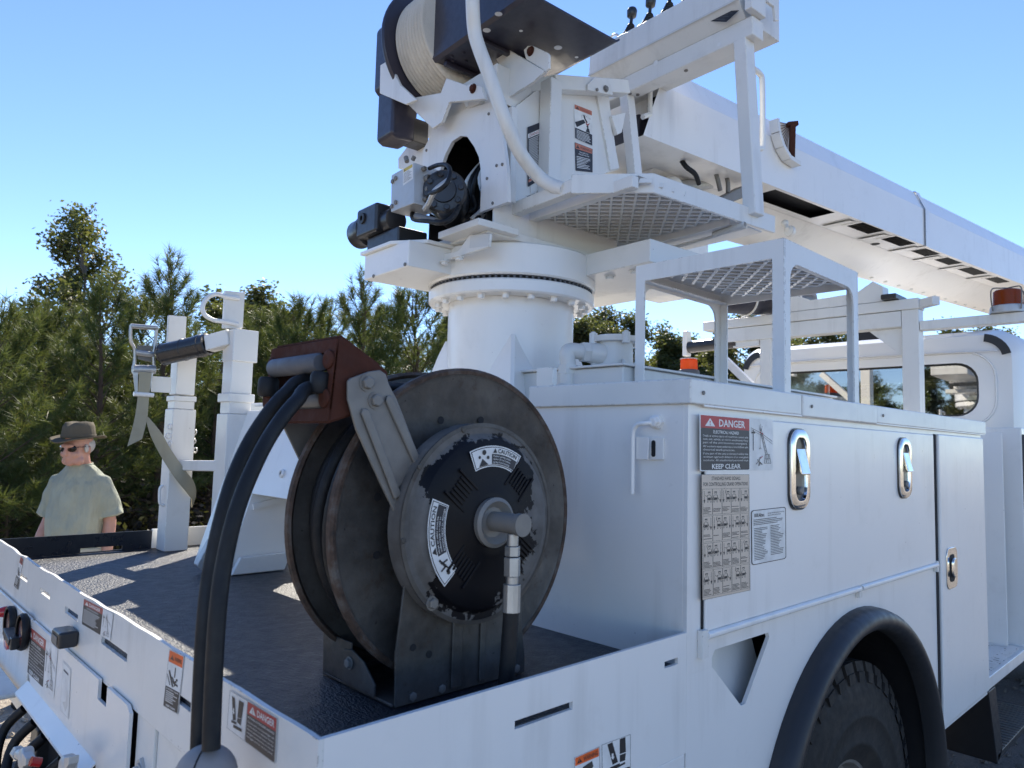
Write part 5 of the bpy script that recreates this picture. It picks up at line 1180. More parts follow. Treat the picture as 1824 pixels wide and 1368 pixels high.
def roller(p0, p1, r, mat):
    b = MB(); p0, p1 = Vector(p0), Vector(p1); d_ = (p1-p0).normalized(); L = (p1-p0).length
    b.lathe([(0,0),(r*.8,0),(r,.006),(r,L-.006),(r*.8,L),(0,L)], p0, d_, mat, 20); b.build('guide_roller', reel, smooth=40)
xr = x_t-.004
roller((xfz(zt-.045)-.004,yb0+.045,zt-.040), (xfz(zt-.045)-.004,yb1-.022,zt-.040), .0175, ROLLERGREY)
roller((xfz(zb_+.04)+.010,yb0+.04,zb_+.036), (xfz(zb_+.04)+.010,yb1-.02,zb_+.036), .016, STEELD)
roller((xfz(1.70)-.008,yb0+.030,zb_+.048), (xfz(1.70)-.006,yb0+.030,zt-.058), .0175, RUBBER)
roller((xfz(1.70)-.008,yb1-.020,zb_+.048), (xfz(1.70)-.006,yb1-.020,zt-.058), .0195, RUBBER)
# the doubled hose coming out of the box and hanging down to its stop ball
def hp(pts, X): return [on(p[0], p[1], 'x', x) for p, x in zip(pts, X)]
lead = lambda y: [Vector((RC.x+.275*math.cos(a), y, RC.z+.275*math.sin(a))) for a in (.1,.5,.9,1.25,1.6,1.85)]
Xs = [.32, .20, .12, .06, .01, -.03, -.055, -.07, -.08, -.085, -.088]
low = [(760,690),(640,676),(572,688),(528,715),(482,775),(444,850),(417,925),(398,1010),(388,1090),(381,1200),(376,1335)]
upp = [(760,668),(640,662),(560,676),(508,702),(458,765),(420,840),(394,925),(376,1010),(366,1090),(359,1200),(354,1335)]
for P, dx in ((low, 0.0), (upp, .012)):
    b = MB(); b.tube(smooth_path(lead(.31+dx*4)+hp(P, [x+dx for x in Xs])[2:], 7), .0122, RUBBER, 16); b.build('hanging_hose', reel, smooth=60)
BALL = paint('worn_ball', (.30,.275,.26), .6, .15, coat=0, bstr=.15, dirtamt=.5, dirt=(.18,.14,.12))
bc = on(366,1384,'x',-.085); b = MB(); b.ball(bc, .0425, BALL, 28, 18); b.build('stop_ball', reel, smooth=60)
b = MB(); b.tube([bc+Vector((.043*math.cos(t)*-.75-.0, .043*math.cos(t)*-.66+0, .043*math.sin(t))) for t in [i*math.pi/14 for i in range(-6, 7)]], .0012, DARKIN, 5); b.build('ball_seam', reel)
# ================================================================== posts, padded arm, brace, strap
pg = thing('pole_guide', 'pair of white square posts with black padded arm at far side of the deck', 'pole guide', (.68, 2.2, ZD))
def sq_post(px, py, hw, z0, z1, name, mat=WHITE2):
    b = MB(); b.box((px-hw,py-hw,z0), (px+hw,py+hw,z1), mat); return b.build(name, pg, bevel=.004)
P1, P2 = (.585,2.255), (.672,1.912)
sq_post(*P1, .047, ZD, 1.74, 'post_sleeve'); sq_post(*P1, .0405, 1.7405, 1.79, 'post'); sq_post(*P1, .046, 1.772, 1.795, 'post_collar'); sq_post(*P1, .0385, 1.80, 1.965, 'post')
sq_post(*P2, .052, ZD, 1.72, 'post_sleeve'); sq_post(*P2, .044, 1.7205, 1.785, 'post'); sq_post(*P2, .053, 1.766, 1.80, 'post_collar'); sq_post(*P2, .043, 1.80, 2.005, 'post')
q = on(458,590,'y',P2[1]-.05)
b = MB(); b.box((P2[0]-.045,P2[1]-.052,1.925), (P2[0]+.055,P2[1]+.05,q.z), WHITE2); b.build('post_head', pg, bevel=.004)
b = MB(); q = ons([(296,643),(300,561),(333,564),(329,640)], 'y', P1[1]-.02); b.prism(q, (0,.014,0), WHITE2); b.build('end_plate', pg, bevel=.004)
b = MB(); q = ons([(397,585),(401,517),(437,521),(433,585)], 'y', P2[1]-.03); b.prism(q, (0,.016,0), WHITE2); b.build('end_plate', pg, bevel=.004)
hp_ = [on(p[0],p[1],'y',P2[1]-.036) for p in ((426,532),(402,528),(385,524),(370,530),(361,545),(364,560),(380,570),(400,573),(424,578))]
b = MB(); b.tube(smooth_path(hp_, 5), .0085, WHITE, 10); b.build('retaining_hoop', pg, smooth=60)
ra, rb = on(372,613,'y',2.0), on(288,632,'y',2.185)
d_ = (rb-ra).normalized(); L = (rb-ra).length
b = MB(); b.lathe([(.036,0),(.044,.004),(.044,L*.12),(.046,L*.12+.001),(.046,L*.20),(.0435,L*.2+.002),(.0435,L*.5),(.045,L*.5+.001),(.045,L*.53),(.043,L*.53+.001),(.043,L*.93),(.045,L*.93+.001),(.045,L*.96),(.041,L*.97),(.036,L),(0,L)], ra, d_, BLACKRAIL, 26); b.build('padded_arm', pg, smooth=30)
b = MB(); pc = on(405,604,'y',1.93); b.bar(ra-d_*.0, Vector((P2[0]-.03,P2[1]-.0,pc.z+.005)), .058, .062, WHITE2); b.build('arm_stub', pg, bevel=.005)
b = MB(); c0, c1 = on(322,829,'y',P1[1]-.03), on(396,830,'y',P2[1]+.02); b.bar(c0, c1, .042, .042, WHITE2); b.build('cross_tube', pg, bevel=.006)
b = MB(); q = ons([(272,670),(306,672),(304,700),(270,698)], 'y', P1[1]-.03); b.prism(q, (0,.010,0), WHITE2); b.build('strap_arm', pg, bevel=.002)
b = MB()
for k, (x0, y0) in enumerate(((347,770),(344,786),(348,802))):
    c = on(x0, y0, 'y', P1[1]); b.tube(arc(c, .011, 0, 2*math.pi, 12, (1,0,0) if k % 2 else (.3,-.9,0), (0,0,1))[:-1], .0028, STEEL, 6, closed=True)
for k, (x0, y0) in enumerate(((302,760),(300,776),(303,790))):
    c = on(x0, y0, 'y', P1[1]-.052); b.tube(arc(c, .010, 0, 2*math.pi, 12, (1,0,0) if k % 2 else (.3,-.9,0), (0,0,1))[:-1], .0028, WHITE, 6, closed=True)
b.build('chain', pg, smooth=60)
b = MB(); hq = [on(p[0],p[1],'y',P1[1]-.02) for p in ((291,865),(285,870),(284,890),(286,898),(292,900))]; b.tube(smooth_path(hq,4), .006, WHITE, 8); b.build('post_handle', pg, smooth=60)
# ratchet strap
st = thing('ratchet_strap', 'tan webbing ratchet strap hanging from white post and wrapped once around it', 'ratchet strap', tuple(on(255,760,'y',2.18)))
zs = zm(220, 500, 6.08)
b = MB()
ys = 2.20
for pts in ([zs(82,480),zs(75,560),zs(80,660),zs(120,740),zs(120,880),zs(105,960)], [zs(358,500),zs(350,600),zs(340,700),zs(322,780),zs(325,880),zs(335,960)]):
    b.tube(smooth_path([on(p[0],p[1],'y',ys) for p in pts], 3), .0065, STEEL, 8)
b.cyl(on(*zs(80,490),'y',ys), on(*zs(360,512),'y',ys), .010, STEEL, 10); b.cyl(on(*zs(125,775),'y',ys), on(*zs(322,800),'y',ys), .012, STEEL, 10); b.cyl(on(*zs(100,960),'y',ys), on(*zs(340,965),'y',ys), .018, STEEL, 12)
b.build('ratchet_frame', st, smooth=45)
b = MB(); q = ons([zs(150,700),zs(305,705),zs(300,880),zs(155,850)], 'y', ys+.006); b.prism(q, (0,.004,0), STEELD); q = ons([zs(100,980),zs(160,975),zs(155,1200),zs(125,1210)], 'y', ys-.012); b.prism(q, (0,.004,0), STEEL); q = ons([zs(290,975),zs(330,980),zs(315,1050),zs(285,1200)], 'y', ys-.012); b.prism(q, (0,.004,0), STEEL); b.build('ratchet_plate', st, bevel=.001)
b = MB(); b.cyl(on(*zs(110,1225),'y',ys-.012), on(*zs(325,1240),'y',ys-.012), .009, WHITE, 10); b.build('ratchet_bolt', st)
def ribbon(c, wv, th, mat, name):
    """a strap: centre points and half-width vectors"""
    b = MB(); n = len(c); vs = []
    for i in range(n):
        t = (c[min(i+1, n-1)]-c[max(i-1, 0)]).normalized(); nn = t.cross(wv[i]).normalized()*th/2
        vs += [c[i]-wv[i]-nn, c[i]+wv[i]-nn, c[i]+wv[i]+nn, c[i]-wv[i]+nn]
    fs = [(4*i+k, 4*i+(k+1) % 4, 4*i+4+(k+1) % 4, 4*i+4+k) for i in range(n-1) for k in range(4)]+[(3,2,1,0),(4*n-4,4*n-3,4*n-2,4*n-1)]
    b.add(vs, fs, mat); return b.build(name, st, smooth=50)
def rib(L, R, Y, name):
    a = smooth_path([on(p[0],p[1],'y',y) for p, y in zip(L, Y)], 6); r = smooth_path([on(p[0],p[1],'y',y) for p, y in zip(R, Y)], 6)
    ribbon([(p+q)/2 for p, q in zip(a, r)], [(q-p)/2 for p, q in zip(a, r)], .003, STRAP, name)
rib([(248,662),(246,700),(240,745),(227,795)], [(270,664),(266,700),(262,745),(253,782)], [2.185,2.19,2.19,2.185], 'strap_tail')
rib([(258,738),(268,775),(288,815),(312,852),(333,878),(341,890),(340,902)], [(266,745),(288,772),(304,800),(330,838),(345,858),(349,880),(342,904)], [2.195,2.19,2.19,2.17,2.185,2.215,2.25], 'strap_webbing')
# white brace leg behind the reel
br = thing('brace_leg', 'white tapered steel brace leg standing on the deck behind hose reel', 'brace', (.62, 1.7, ZD))
zb4 = zm(320, 700, 3.91)
Yb0, Yb1 = 1.56, 1.86
fl = [zb4(60,1185),zb4(265,735),zb4(575,130),zb4(700,75)]
b = MB()
L1 = [on(*zb4(50,1180),'y',Yb1), on(*zb4(262,740),'y',Yb1), on(*zb4(560,150),'y',Yb1)]
R1 = [on(*zb4(350,1200),'y',Yb0), on(*zb4(540,820),'y',Yb0), on(*zb4(600,700),'y',Yb0)]
# box beam: sloping rear face, sides, top
xa0, xa1, zt0 = L1[0].x, L1[2].x, L1[2].z
xa0, xa1, zt0, Yb0, Yb1 = .528, .700, 1.735, 1.585, 1.865
prof_ = [(.528,ZD+.002),(.700,1.735),(.93,1.745),(.90,1.44),(.80,1.40),(.735,ZD+.002)]
b.prism([Vector((x,Yb0,z)) for x, z in prof_], (0,Yb1-Yb0,0), WHITE); b.build('brace_body', br, bevel=.004)
b = MB(); b.prism([Vector((xa0+.01,Yb0-.012,ZD+.002)), Vector((xa0+.205,Yb0-.012,ZD+.002)), Vector((xa0+.225,Yb0-.012,ZD+.065)), Vector((xa0+.04,Yb0-.012,ZD+.06))], (0,-.02,0), WHITE2); b.build('brace_foot', br, bevel=.005)
b = MB(); b.prism([Vector((x,.80,z)) for x, z in ((.606,1.435),(.696,1.738),(.80,1.74),(.80,1.435))], (0,.95,0), WHITE); b.build('cross_member', br, bevel=.003)  # its end behind the reel is lengthened, unseen, to shade the deck
for p, r in ((zb4(880,320),.022),(zb4(718,562),.012)):
    nb_ = Vector((-.958,0,.284)); c = onp(p[0],p[1],(.6055,1.3,1.435),nb_); bb = MB(); bb.lathe([(0,0),(r*1.2,0),(r*1.2,.006),(r*.7,.010),(r*.6,.006),(0,.006)], c, nb_, WHITE, 18); bb.build('pivot_pin', br, smooth=35); bolt(c+nb_*.006, nb_, r*.45, br, STEELD, washer=False)
b = MB(); b.prism([Vector((xa1-.02,.79,zt0+.013)), Vector((xa1+.12,.79,zt0+.016)), Vector((xa1+.12,1.76,zt0+.016)), Vector((xa1-.02,1.76,zt0+.013))], (0,0,.008), WHITE2); b.build('brace_cap', br, bevel=.002)
b = MB(); b.bar((.612,Yb0-.008,1.39), (.80,Yb0-.008,1.43), .012, .02, WHITE); b.build('stiffener', br)
# small aluminium plate and lamp leaning at the brace foot
lp = thing('deck_lamp', 'small grey finned lamp lying against the foot of the white brace', 'lamp', (xa0, Yb0+.1, ZD))
b = MB(); pp = [on(*zb4(p[0],p[1]),'y',Yb0+.10) for p in ((95,1190),(190,1015),(215,1030),(205,1150),(150,1235))]
b.prism(pp, (0,-.035,0), SILVER); b.build('lamp_body', lp, bevel=.003)
for i in range(5):
    t = i/4; p0 = pp[0]*(1-t)+pp[1]*t; p1 = pp[4]*(1-t)+pp[2]*t
    b = MB(); b.bar(p0+Vector((0,-.038,0)), p1+Vector((0,-.038,0)), .005, .006, SILVER, (0,-1,0)); b.build('lamp_fin', lp)
# ================================================================== trees
def leaf_mat(name, stops, trans, rough=.55):
    m, t, b, o = newmat(name)
    ge = nd(t, 'ShaderNodeNewGeometry'); c = ramp(t, ge.outputs['Random Per Island'], stops)
    co = coords(t); c = mixc(t, ramp(t, noise(t, co, .9, 2), [(.35, (0,0,0)), (.65, (.55,.55,.55))]), c, stops[0][1])
    t.links.new(c, b.inputs['Base Color']); b.inputs['Roughness'].default_value = rough; b.inputs['Specular IOR Level'].default_value = .35
    tl = nd(t, 'ShaderNodeBsdfTranslucent'); c2 = mixc(t, .5, c, (.30,.34,.06)); t.links.new(c2, tl.inputs[0])
    mx = nd(t, 'ShaderNodeMixShader'); mx.inputs[0].default_value = trans
    t.links.new(b.outputs[0], mx.inputs[1]); t.links.new(tl.outputs[0], mx.inputs[2]); t.links.new(mx.outputs[0], o.inputs[0]); return m
NEEDLE = leaf_mat('pine_needles', [(.0, (.040,.070,.018)), (.5, (.060,.090,.026)), (.85, (.098,.118,.038)), (1, (.18,.13,.055))], .24)
LEAF = leaf_mat('broad_leaves', [(.0, (.042,.056,.020)), (.5, (.068,.082,.028)), (.85, (.12,.11,.036)), (1, (.19,.14,.05))], .28)
OLIVE = leaf_mat('olive_leaves', [(.0, (.034,.042,.018)), (.5, (.075,.080,.030)), (.85, (.125,.115,.04)), (1, (.17,.13,.045))], .30)
BARK = plain('pine_bark', (.085,.055,.038), .9)
BARK2 = plain('grey_bark', (.12,.105,.09), .9)
def raw_mesh(name, V, F3, mats):
    me = bpy.data.meshes.new(name); V = np.asarray(V, np.float32); F3 = np.asarray(F3, np.int32); k = F3.shape[1]
    me.vertices.add(len(V)); me.vertices.foreach_set('co', V.ravel())
    me.loops.add(F3.size); me.loops.foreach_set('vertex_index', F3.ravel())
    me.polygons.add(len(F3)); me.polygons.foreach_set('loop_start', np.arange(0, F3.size, k, dtype=np.int32))
    me.update(calc_edges=True)
    for m in mats: me.materials.append(m)
    return me
def needles(C, D, n, L, wd, spread):
    """thin triangles fanned about each shoot direction"""
    C = np.repeat(C, n, 0); D = np.repeat(D, n, 0); N = len(C)
    r = rng.normal(size=(N, 3)); d = D+r*spread; d /= np.linalg.norm(d, axis=1, keepdims=True)
    s = np.cross(d, rng.normal(size=(N, 3))); s /= np.linalg.norm(s, axis=1, keepdims=True)+1e-9
    ln = L*rng.uniform(.7, 1.15, (N, 1)); base = C+D*rng.uniform(-.08, .05, (N, 1))
    V = np.stack([base-s*wd, base+s*wd, base+d*ln-np.array([0,0,1.])*ln*.12], 1).reshape(-1, 3)
    return V, np.arange(3*N).reshape(-1, 3)
def leaves(C, n, spread, size):
    C = np.repeat(C, n, 0); N = len(C); c = C+np.clip(rng.normal(size=(N, 3)), -1.5, 1.5)*spread
    a = rng.normal(size=(N, 3)); a[:, 2] *= .6; a /= np.linalg.norm(a, axis=1, keepdims=True)
    b_ = np.cross(a, rng.normal(size=(N, 3))); b_ /= np.linalg.norm(b_, axis=1, keepdims=True)
    s = size*rng.uniform(.6, 1.2, (N, 1))
    V = np.stack([c-a*s, c+b_*s*.55, c+a*s, c-b_*s*.55], 1).reshape(-1, 3)
    return V, np.arange(4*N).reshape(-1, 4)
def pine_proto(H, W, seed, tuft=1.0, low=.17):
    R = random.Random(seed); tb = MB(); C = []; D = []
    tp = [Vector((R.uniform(-.02,.02)*H*i/8, R.uniform(-.02,.02)*H*i/8, H*.97*i/8)) for i in range(9)]
    tb.tube(tp, [.022*H*(1-.93*i/8)*.75 for i in range(9)], BARK, 7)
    t = low
    while t < .97:
        nb = R.choice((3,4,5,5)); a0 = R.random()*6.28
        for k in range(nb):
            if R.random() < .12: continue
            a = a0+k*6.28/nb+R.uniform(-.4,.4); L = W*((1-t)**.8)*R.uniform(.5,1.2)+.20; el = math.radians(min(72, R.uniform(2,26)+58*t**1.6))
            base = Vector((0,0,H*t)); p = base.copy(); seg = max(2, int(L/.17)); path = [p.copy()]
            for s in range(seg):
                e = min(1.35, el+.5*(s/seg)); d = Vector((math.cos(a)*math.cos(e), math.sin(a)*math.cos(e), math.sin(e))); p = p+d*(L/seg); path.append(p.copy())
                f = (s+1)/seg
                if f > .34:
                    C.append(p); D.append(d)
                    if f > .42 and t < .86:
                        for sg in (-1, 1):
                            if R.random() < .74:
                                q = a+sg*R.uniform(.4,1.1); l2 = L*.36*(1.15-f)*R.uniform(.6,1.5)+.08; d2 = Vector((math.cos(q)*math.cos(e), math.sin(q)*math.cos(e), math.sin(e)+R.uniform(-.1,.3)))
                                for g in range(1, max(2, int(l2/.14))+1): C.append(p+d2*(l2*g/max(2, int(l2/.14)))); D.append(d2)
            tb.tube([path[0], path[len(path)//2], path[-1]], [.010*H*(1-t)*.35+.006, .006, .003], BARK, 4, caps=False)
        t += R.uniform(.040,.062)
    for z in (.99,.95,.915): C.append(Vector((0,0,H*z))); D.append(Vector((0,0,1)))
    V, F_ = needles(np.array(C), np.array([d.normalized() for d in D]), int(22*tuft), .225, .0052, .60)
    return tb, raw_mesh('crown', V, F_, [NEEDLE])
def broad_proto(H, W, seed, leaf, size, dens, mat, bark, clump=.22, up=1.0):
    R = random.Random(seed); tb = MB(); tips = []
    def grow(p, d, L, r, depth):
        n = 4; path = [p]; rad = [r]
        for i in range(n):
            d = (d+Vector((R.uniform(-.16,.16), R.uniform(-.16,.16), R.uniform(-.04,.14)*up))).normalized(); p = p+d*L/n; path.append(p); rad.append(r*(1-.45*(i+1)/n))
            if depth >= 2: tips.append(p.copy())
        tb.tube(path, rad, bark, 6 if depth < 2 else 4, caps=False)
        if depth < 4:
            for k in range(R.choice((2,3,3))):
                a = R.random()*6.28; x, y = perp(d); q = (d*R.uniform(.7,1.1)+(x*math.cos(a)+y*math.sin(a))*R.uniform(.45,.85)*W).normalized()
                grow(path[R.choice((2,3,4))], q, L*R.uniform(.58,.82), r*.52, depth+1)
    trunk = [Vector((0,0,0))]
    for i in range(6): trunk.append(trunk[-1]+Vector((R.uniform(-.04,.04)*H*.3, R.uniform(-.04,.04)*H*.3, H*.9/6)))
    tb.tube(trunk, [H*.018*(1-.8*i/6) for i in range(7)], bark, 8)
    for i in range(1, 7):
        for k in range(4 if i < 6 else 3):
            a = R.random()*6.28; el = .35+.10*i; d = Vector((math.cos(a), math.sin(a), el)).normalized(); grow(trunk[i]-Vector((0,0,R.random()*H*.10)), d, H*(.20 if i < 5 else .15)*R.uniform(.7,1.1)*W, H*.006, 1)
    T = np.array(tips); V, F_ = leaves(T, leaf, clump, size)
    return tb, raw_mesh('crown', V, F_, [mat])
def finish(tb, nm):
    o = tb.build(nm, weld=False); me = o.data; bpy.data.objects.remove(o); return me
PROTO = {}
for i, (H, W, s, tf) in enumerate(((4.6,1.9,11,1.1),(5.2,1.75,12,1.05),(4.2,2.1,13,1.1),(5.6,1.6,14,1.0))):
    tb, cr = pine_proto(H, W, s, tf); PROTO['pine%d' % i] = (finish(tb, 'trunk'), cr, H)
for k, a in dict(tall=(8.0,.95,21,7,.075,1,LEAF,BARK2,.16,1.3), loblolly=(8.5,.9,22,14,.085,1,OLIVE,BARK,.20,1.0), oak=(8.0,1.15,23,15,.105,1,OLIVE,BARK2,.26,.8), oakb=(7.0,1.2,24,15,.105,1,LEAF,BARK2,.26,.8)).items():
    tb, cr = broad_proto(*a); PROTO[k] = (finish(tb, 'trunk'), cr, max(v.co.z for v in cr.vertices))
def tree(kind, px, dist, ytop, label, name, group, spin=None, wide=1.0):
    d = ray(px, 700); d = Vector((d.x, d.y, 0)).normalized(); p = EYE+d*dist
    r = ray(px, ytop); zt_ = EYE.z+r.z/math.hypot(r.x, r.y)*dist
    tm, cm, H = PROTO[kind]; s = (zt_-GZ)/H
    e = bpy.data.objects.new(name, None); COL.objects.link(e); e.location = (p.x, p.y, GZ); e.scale = (s*wide, s*wide, s); e.rotation_euler = (0,0,random.random()*6.28 if spin is None else spin)
    e['label'] = label; e['category'] = 'tree'; e['group'] = group
    for nm, me in (('trunk', tm), ('crown', cm)):
        o = bpy.data.objects.new(nm, me); COL.objects.link(o); o.parent = e
    return e
GP = 'young pines along the yard'; GF = 'trees beyond the truck'
tree('tall', 140, 16.5, 362, 'tall slender broadleaf tree rising above the young pines, tallest at far left', 'broadleaf_tree', GF, 1.0, .95)
tree('tall', 60, 18.5, 540, 'smaller broadleaf tree half hidden between pines near left edge', 'broadleaf_tree', GF, 2.6)
tree('pine1', 180, 10.6, 492, 'bushy young pine directly behind the man in the hat', 'pine_tree', GP, .4, 1.1)
tree('pine3', 292, 11.6, 448, 'young pine with tall pointed leader above the strap ratchet', 'pine_tree', GP, 1.2, 1.15)
tree('pine0', -10, 9.4, 535, 'low bright green pine cut by the left edge of the view', 'pine_tree', GP, 2.2)
tree('pine2', 75, 12.5, 548, 'shaded pine standing between the leftmost pine and the hatted man', 'pine_tree', GP, 3.0)
tree('loblolly', 415, 21, 484, 'older clumpy pine showing behind the hoop on the white post', 'pine_tree', GF, .5, 1.5)
tree('pine1', 385, 12.2, 590, 'young pine filling the gap between the two white posts', 'pine_tree', GP, 4.0, 1.2)
tree('pine2', 522, 13.2, 540, 'dark pine behind the rusty roller box', 'pine_tree', GP, 5.1, 1.1)
tree('pine3', 640, 12.0, 482, 'tall dark pine left of the white pedestal', 'pine_tree', GP, .9, 1.2)
tree('pine0', 735, 12.8, 505, 'wide pine touching the left side of the pedestal column', 'pine_tree', GP, 2.9, 1.15)
tree('pine1', 580, 15.5, 535, 'further pine seen over the top of the hose reel', 'pine_tree', GP, 1.9, 1.2)
tree('pine2', 455, 15.0, 560, 'further pine just right of the taller white post', 'pine_tree', GP, .2, 1.2)
tree('pine0', 245, 14.5, 520, 'further pine between broadleaf tree and pointed pine', 'pine_tree', GP, 3.3, 1.2)
for i, (px, ds, yt) in enumerate(((-90,11,520),(20,15,600),(120,14.5,600),(330,15.5,570),(690,16.5,545),(800,15,560),(880,17,560))):
    tree('pine%d' % (i % 4), px, ds, yt, 'young pine merged into the dark mass behind the front row', 'pine_tree', GP+' back row', i*1.3, 1.3)
for i, (px, ds, yt, wd) in enumerate(((30,9.2,830,1.4),(-60,8.6,800,1.5))):
    e = tree('pine%d' % ((i+2) % 4), px, ds, yt, ['low pine sapling in dark undergrowth left of the man in the hat','low pine sapling cut by the left edge of the view'][i], 'pine_sapling', 'saplings under the pines', i*.9, wd)
far = [('oak',1060,44,556,'olive broadleaf tree beside the right of the pedestal column'),('oak',1098,48,538,'highest olive tree between pedestal and step cage'),('oakb',1165,52,572,'dark tree behind the left leg of the step cage'),
       ('oak',1010,46,560,'olive tree mostly hidden by the pedestal'),('oakb',1215,50,590,'dark tree above the small orange beacon'),('oak',1262,55,600,'low tree seen inside the step cage, left part'),
       ('oak',1335,40,540,'yellowish tree behind the white stub on the rack'),('oakb',1432,62,575,'dark tree below the blue auger'),('oak',1500,50,572,'tree between the cage and the rack post'),
       ('oakb',1555,52,560,'dark tree behind the rack gusset'),('oakb',1665,60,566,'dark conical tree left of the beacon above the cab'),('oak',1735,62,572,'small olive tree showing under the boom by the beacon'),
       ('oakb',1400,46,600,'tree behind the cab roof, left part')]
for i, (k, px, ds, yt, lb) in enumerate(far): tree(k, px, ds, yt, lb, 'broadleaf_tree', GF, i*.8, 1.15)
for i, (px, ds, yt) in enumerate(((1430,34,700),(1500,32,690),(1560,36,680),(1630,33,705),(1690,35,690),(1750,38,700),(1800,36,690))):
    tree('oak' if i % 2 else 'oakb', px, ds, yt, 'tree ahead of the truck seen through the cab windows', 'broadleaf_tree', 'trees seen through the cab', i*1.1, 1.3)
def wood():
    """far wood reading as one mass behind the trees"""
    C = []
    for i in range(2600):
        px = random.uniform(-250, 2050); ds = random.uniform(19, 30) if px < 880 else random.uniform(60, 75)
        d = ray(px, 700); d = Vector((d.x, d.y, 0)).normalized(); p = EYE+d*ds
        top_ = (3.0+.9*math.sin(px*.013)+.5*math.sin(px*.05)) if px < 880 else 8.0+1.5*math.sin(px*.021)
        C.append((p.x, p.y, GZ+random.random()**.8*top_))
    V, F_ = leaves(np.array(C), 26, .55, .16); me = raw_mesh('far_wood', V, F_, [OLIVE]); o = bpy.data.objects.new('far_wood', me); COL.objects.link(o); o['kind'] = 'stuff'
    C = []
    for i in range(900):
        px = random.uniform(-250, 880); ds = random.uniform(8.6, 15); d = ray(px, 700); d = Vector((d.x, d.y, 0)).normalized(); p = EYE+d*ds; C.append((p.x, p.y, GZ+random.random()**2*.8))
    V, F_ = leaves(np.array(C), 30, .22, .045); me = raw_mesh('undergrowth', V, F_, [BRUSH]); o = bpy.data.objects.new('undergrowth', me); COL.objects.link(o); o['kind'] = 'stuff'
BRUSH = leaf_mat('dry_brush', [(.0, (.016,.011,.008)), (.5, (.035,.022,.014)), (.85, (.055,.04,.02)), (1, (.10,.07,.035))], .15)
wood()
# ================================================================== man in a hat
def skinmat():
    m, t, b, o = newmat('skin'); co = coords(t)
    c = ramp(t, noise(t, co, 9, 3), [(.3, (.40,.20,.145)), (.7, (.52,.29,.215))]); t.links.new(c, b.inputs['Base Color']); b.inputs['Roughness'].default_value = .5
    b.inputs['Subsurface Weight'].default_value = .12; b.inputs['Subsurface Radius'].default_value = (.02,.008,.004); return m
def cloth(name, base, fold=.5):
    m, t, b, o = newmat(name); co = coords(t)
    c = ramp(t, noise(t, co, 5, 4), [(.3, tuple(x*.88 for x in base)), (.7, tuple(x*1.08 for x in base))]); t.links.new(c, b.inputs['Base Color']); b.inputs['Roughness'].default_value = .9; b.inputs['Specular IOR Level'].default_value = .1
    mp = nd(t, 'ShaderNodeMapping'); mp.inputs['Scale'].default_value = (1.6,1.6,.6); mp.inputs['Rotation'].default_value = (.3,.5,0); t.links.new(co, mp.inputs[0])
    bump(t, b, math_(t, 'ADD', noise(t, mp.outputs[0], 6.5, 3, .5), math_(t, 'MULTIPLY', noise(t, co, 700, 1), .03)), fold, .07); return m
SKIN = skinmat(); SHIRT = cloth('sage_cotton', (.355,.37,.295), .9); TROUS = cloth('khaki_cotton', (.45,.43,.34), .5); FELT = cloth('olive_felt', (.115,.098,.072), .2); HAIR = plain('grey_hair', (.42,.40,.37), .7)
dcam = Vector((EYE.x-.93, EYE.y-4.75, 0)).normalized(); lft = Vector((-CR_.x, -CR_.y, 0)).normalized()
fc_ = (dcam*.90+lft*.42).normalized()
pb_ = on(150, 760, 'y', 4.75)
man = bpy.data.objects.new('person', None); COL.objects.link(man); man.location = (pb_.x, 4.75, GZ)
man.rotation_euler = (0,0,math.atan2(fc_.y, fc_.x)+math.pi/2)     # local front is -Y
man['label'] = 'person in sage t-shirt, brown hat and sunglasses walking beyond the deck'; man['category'] = 'person'
def mpart(mb, name, vox=None, it=6, mods=True):
    me = bpy.data.meshes.new(name); me.from_pydata(mb.v, [], mb.f)
    for m in mb.mats: me.materials.append(m)
    me.polygons.foreach_set('material_index', mb.m)
    bm = bmesh.new(); bm.from_mesh(me); bmesh.ops.recalc_face_normals(bm, faces=bm.faces)
    for f in bm.faces: f.smooth = True
    bm.to_mesh(me); bm.free()
    o = bpy.data.objects.new(name, me); COL.objects.link(o); o.parent = man
    if vox:
        r = o.modifiers.new('remesh', 'REMESH'); r.mode = 'VOXEL'; r.voxel_size = vox; r.use_smooth_shade = True
        s = o.modifiers.new('smooth', 'SMOOTH'); s.iterations = it; s.factor = .5
    return o
def loft(mb, rings, mat, seg=24, p=2.4):
    vs = []; fs = []
    for (cx, cy, cz, a, b_) in rings:
        for k in range(seg):
            t = 2*math.pi*k/seg; c, s = math.cos(t), math.sin(t)
            vs.append((cx+a*math.copysign(abs(c)**(2/p), c), cy+b_*math.copysign(abs(s)**(2/p), s), cz))
    for i in range(len(rings)-1):
        for k in range(seg): fs.append((i*seg+k, i*seg+(k+1) % seg, (i+1)*seg+(k+1) % seg, (i+1)*seg+k))
    fs += [tuple(range(seg))[::-1], tuple((len(rings)-1)*seg+k for k in range(seg))]; mb.add(vs, fs, mat)
HD = Matrix.Translation((0,-.055,1.615)) @ Matrix.Rotation(math.radians(-13), 4, 'Z') @ Matrix.Rotation(math.radians(7), 4, 'X')
def hp3(x, y, z): return HD @ Vector((x, y, z))
body = MB()
loft(body, [(0,0,.90,.145,.12),(0,0,1.05,.14,.12),(0,0,1.25,.14,.105),(0,.01,1.39,.12,.075),(0,.01,1.47,.07,.055)], SKIN)
body.tube([Vector((0,.0,1.44)), Vector((0,-.015,1.52)), Vector((0,-.045,1.60))], [.075,.064,.062], SKIN, 14)
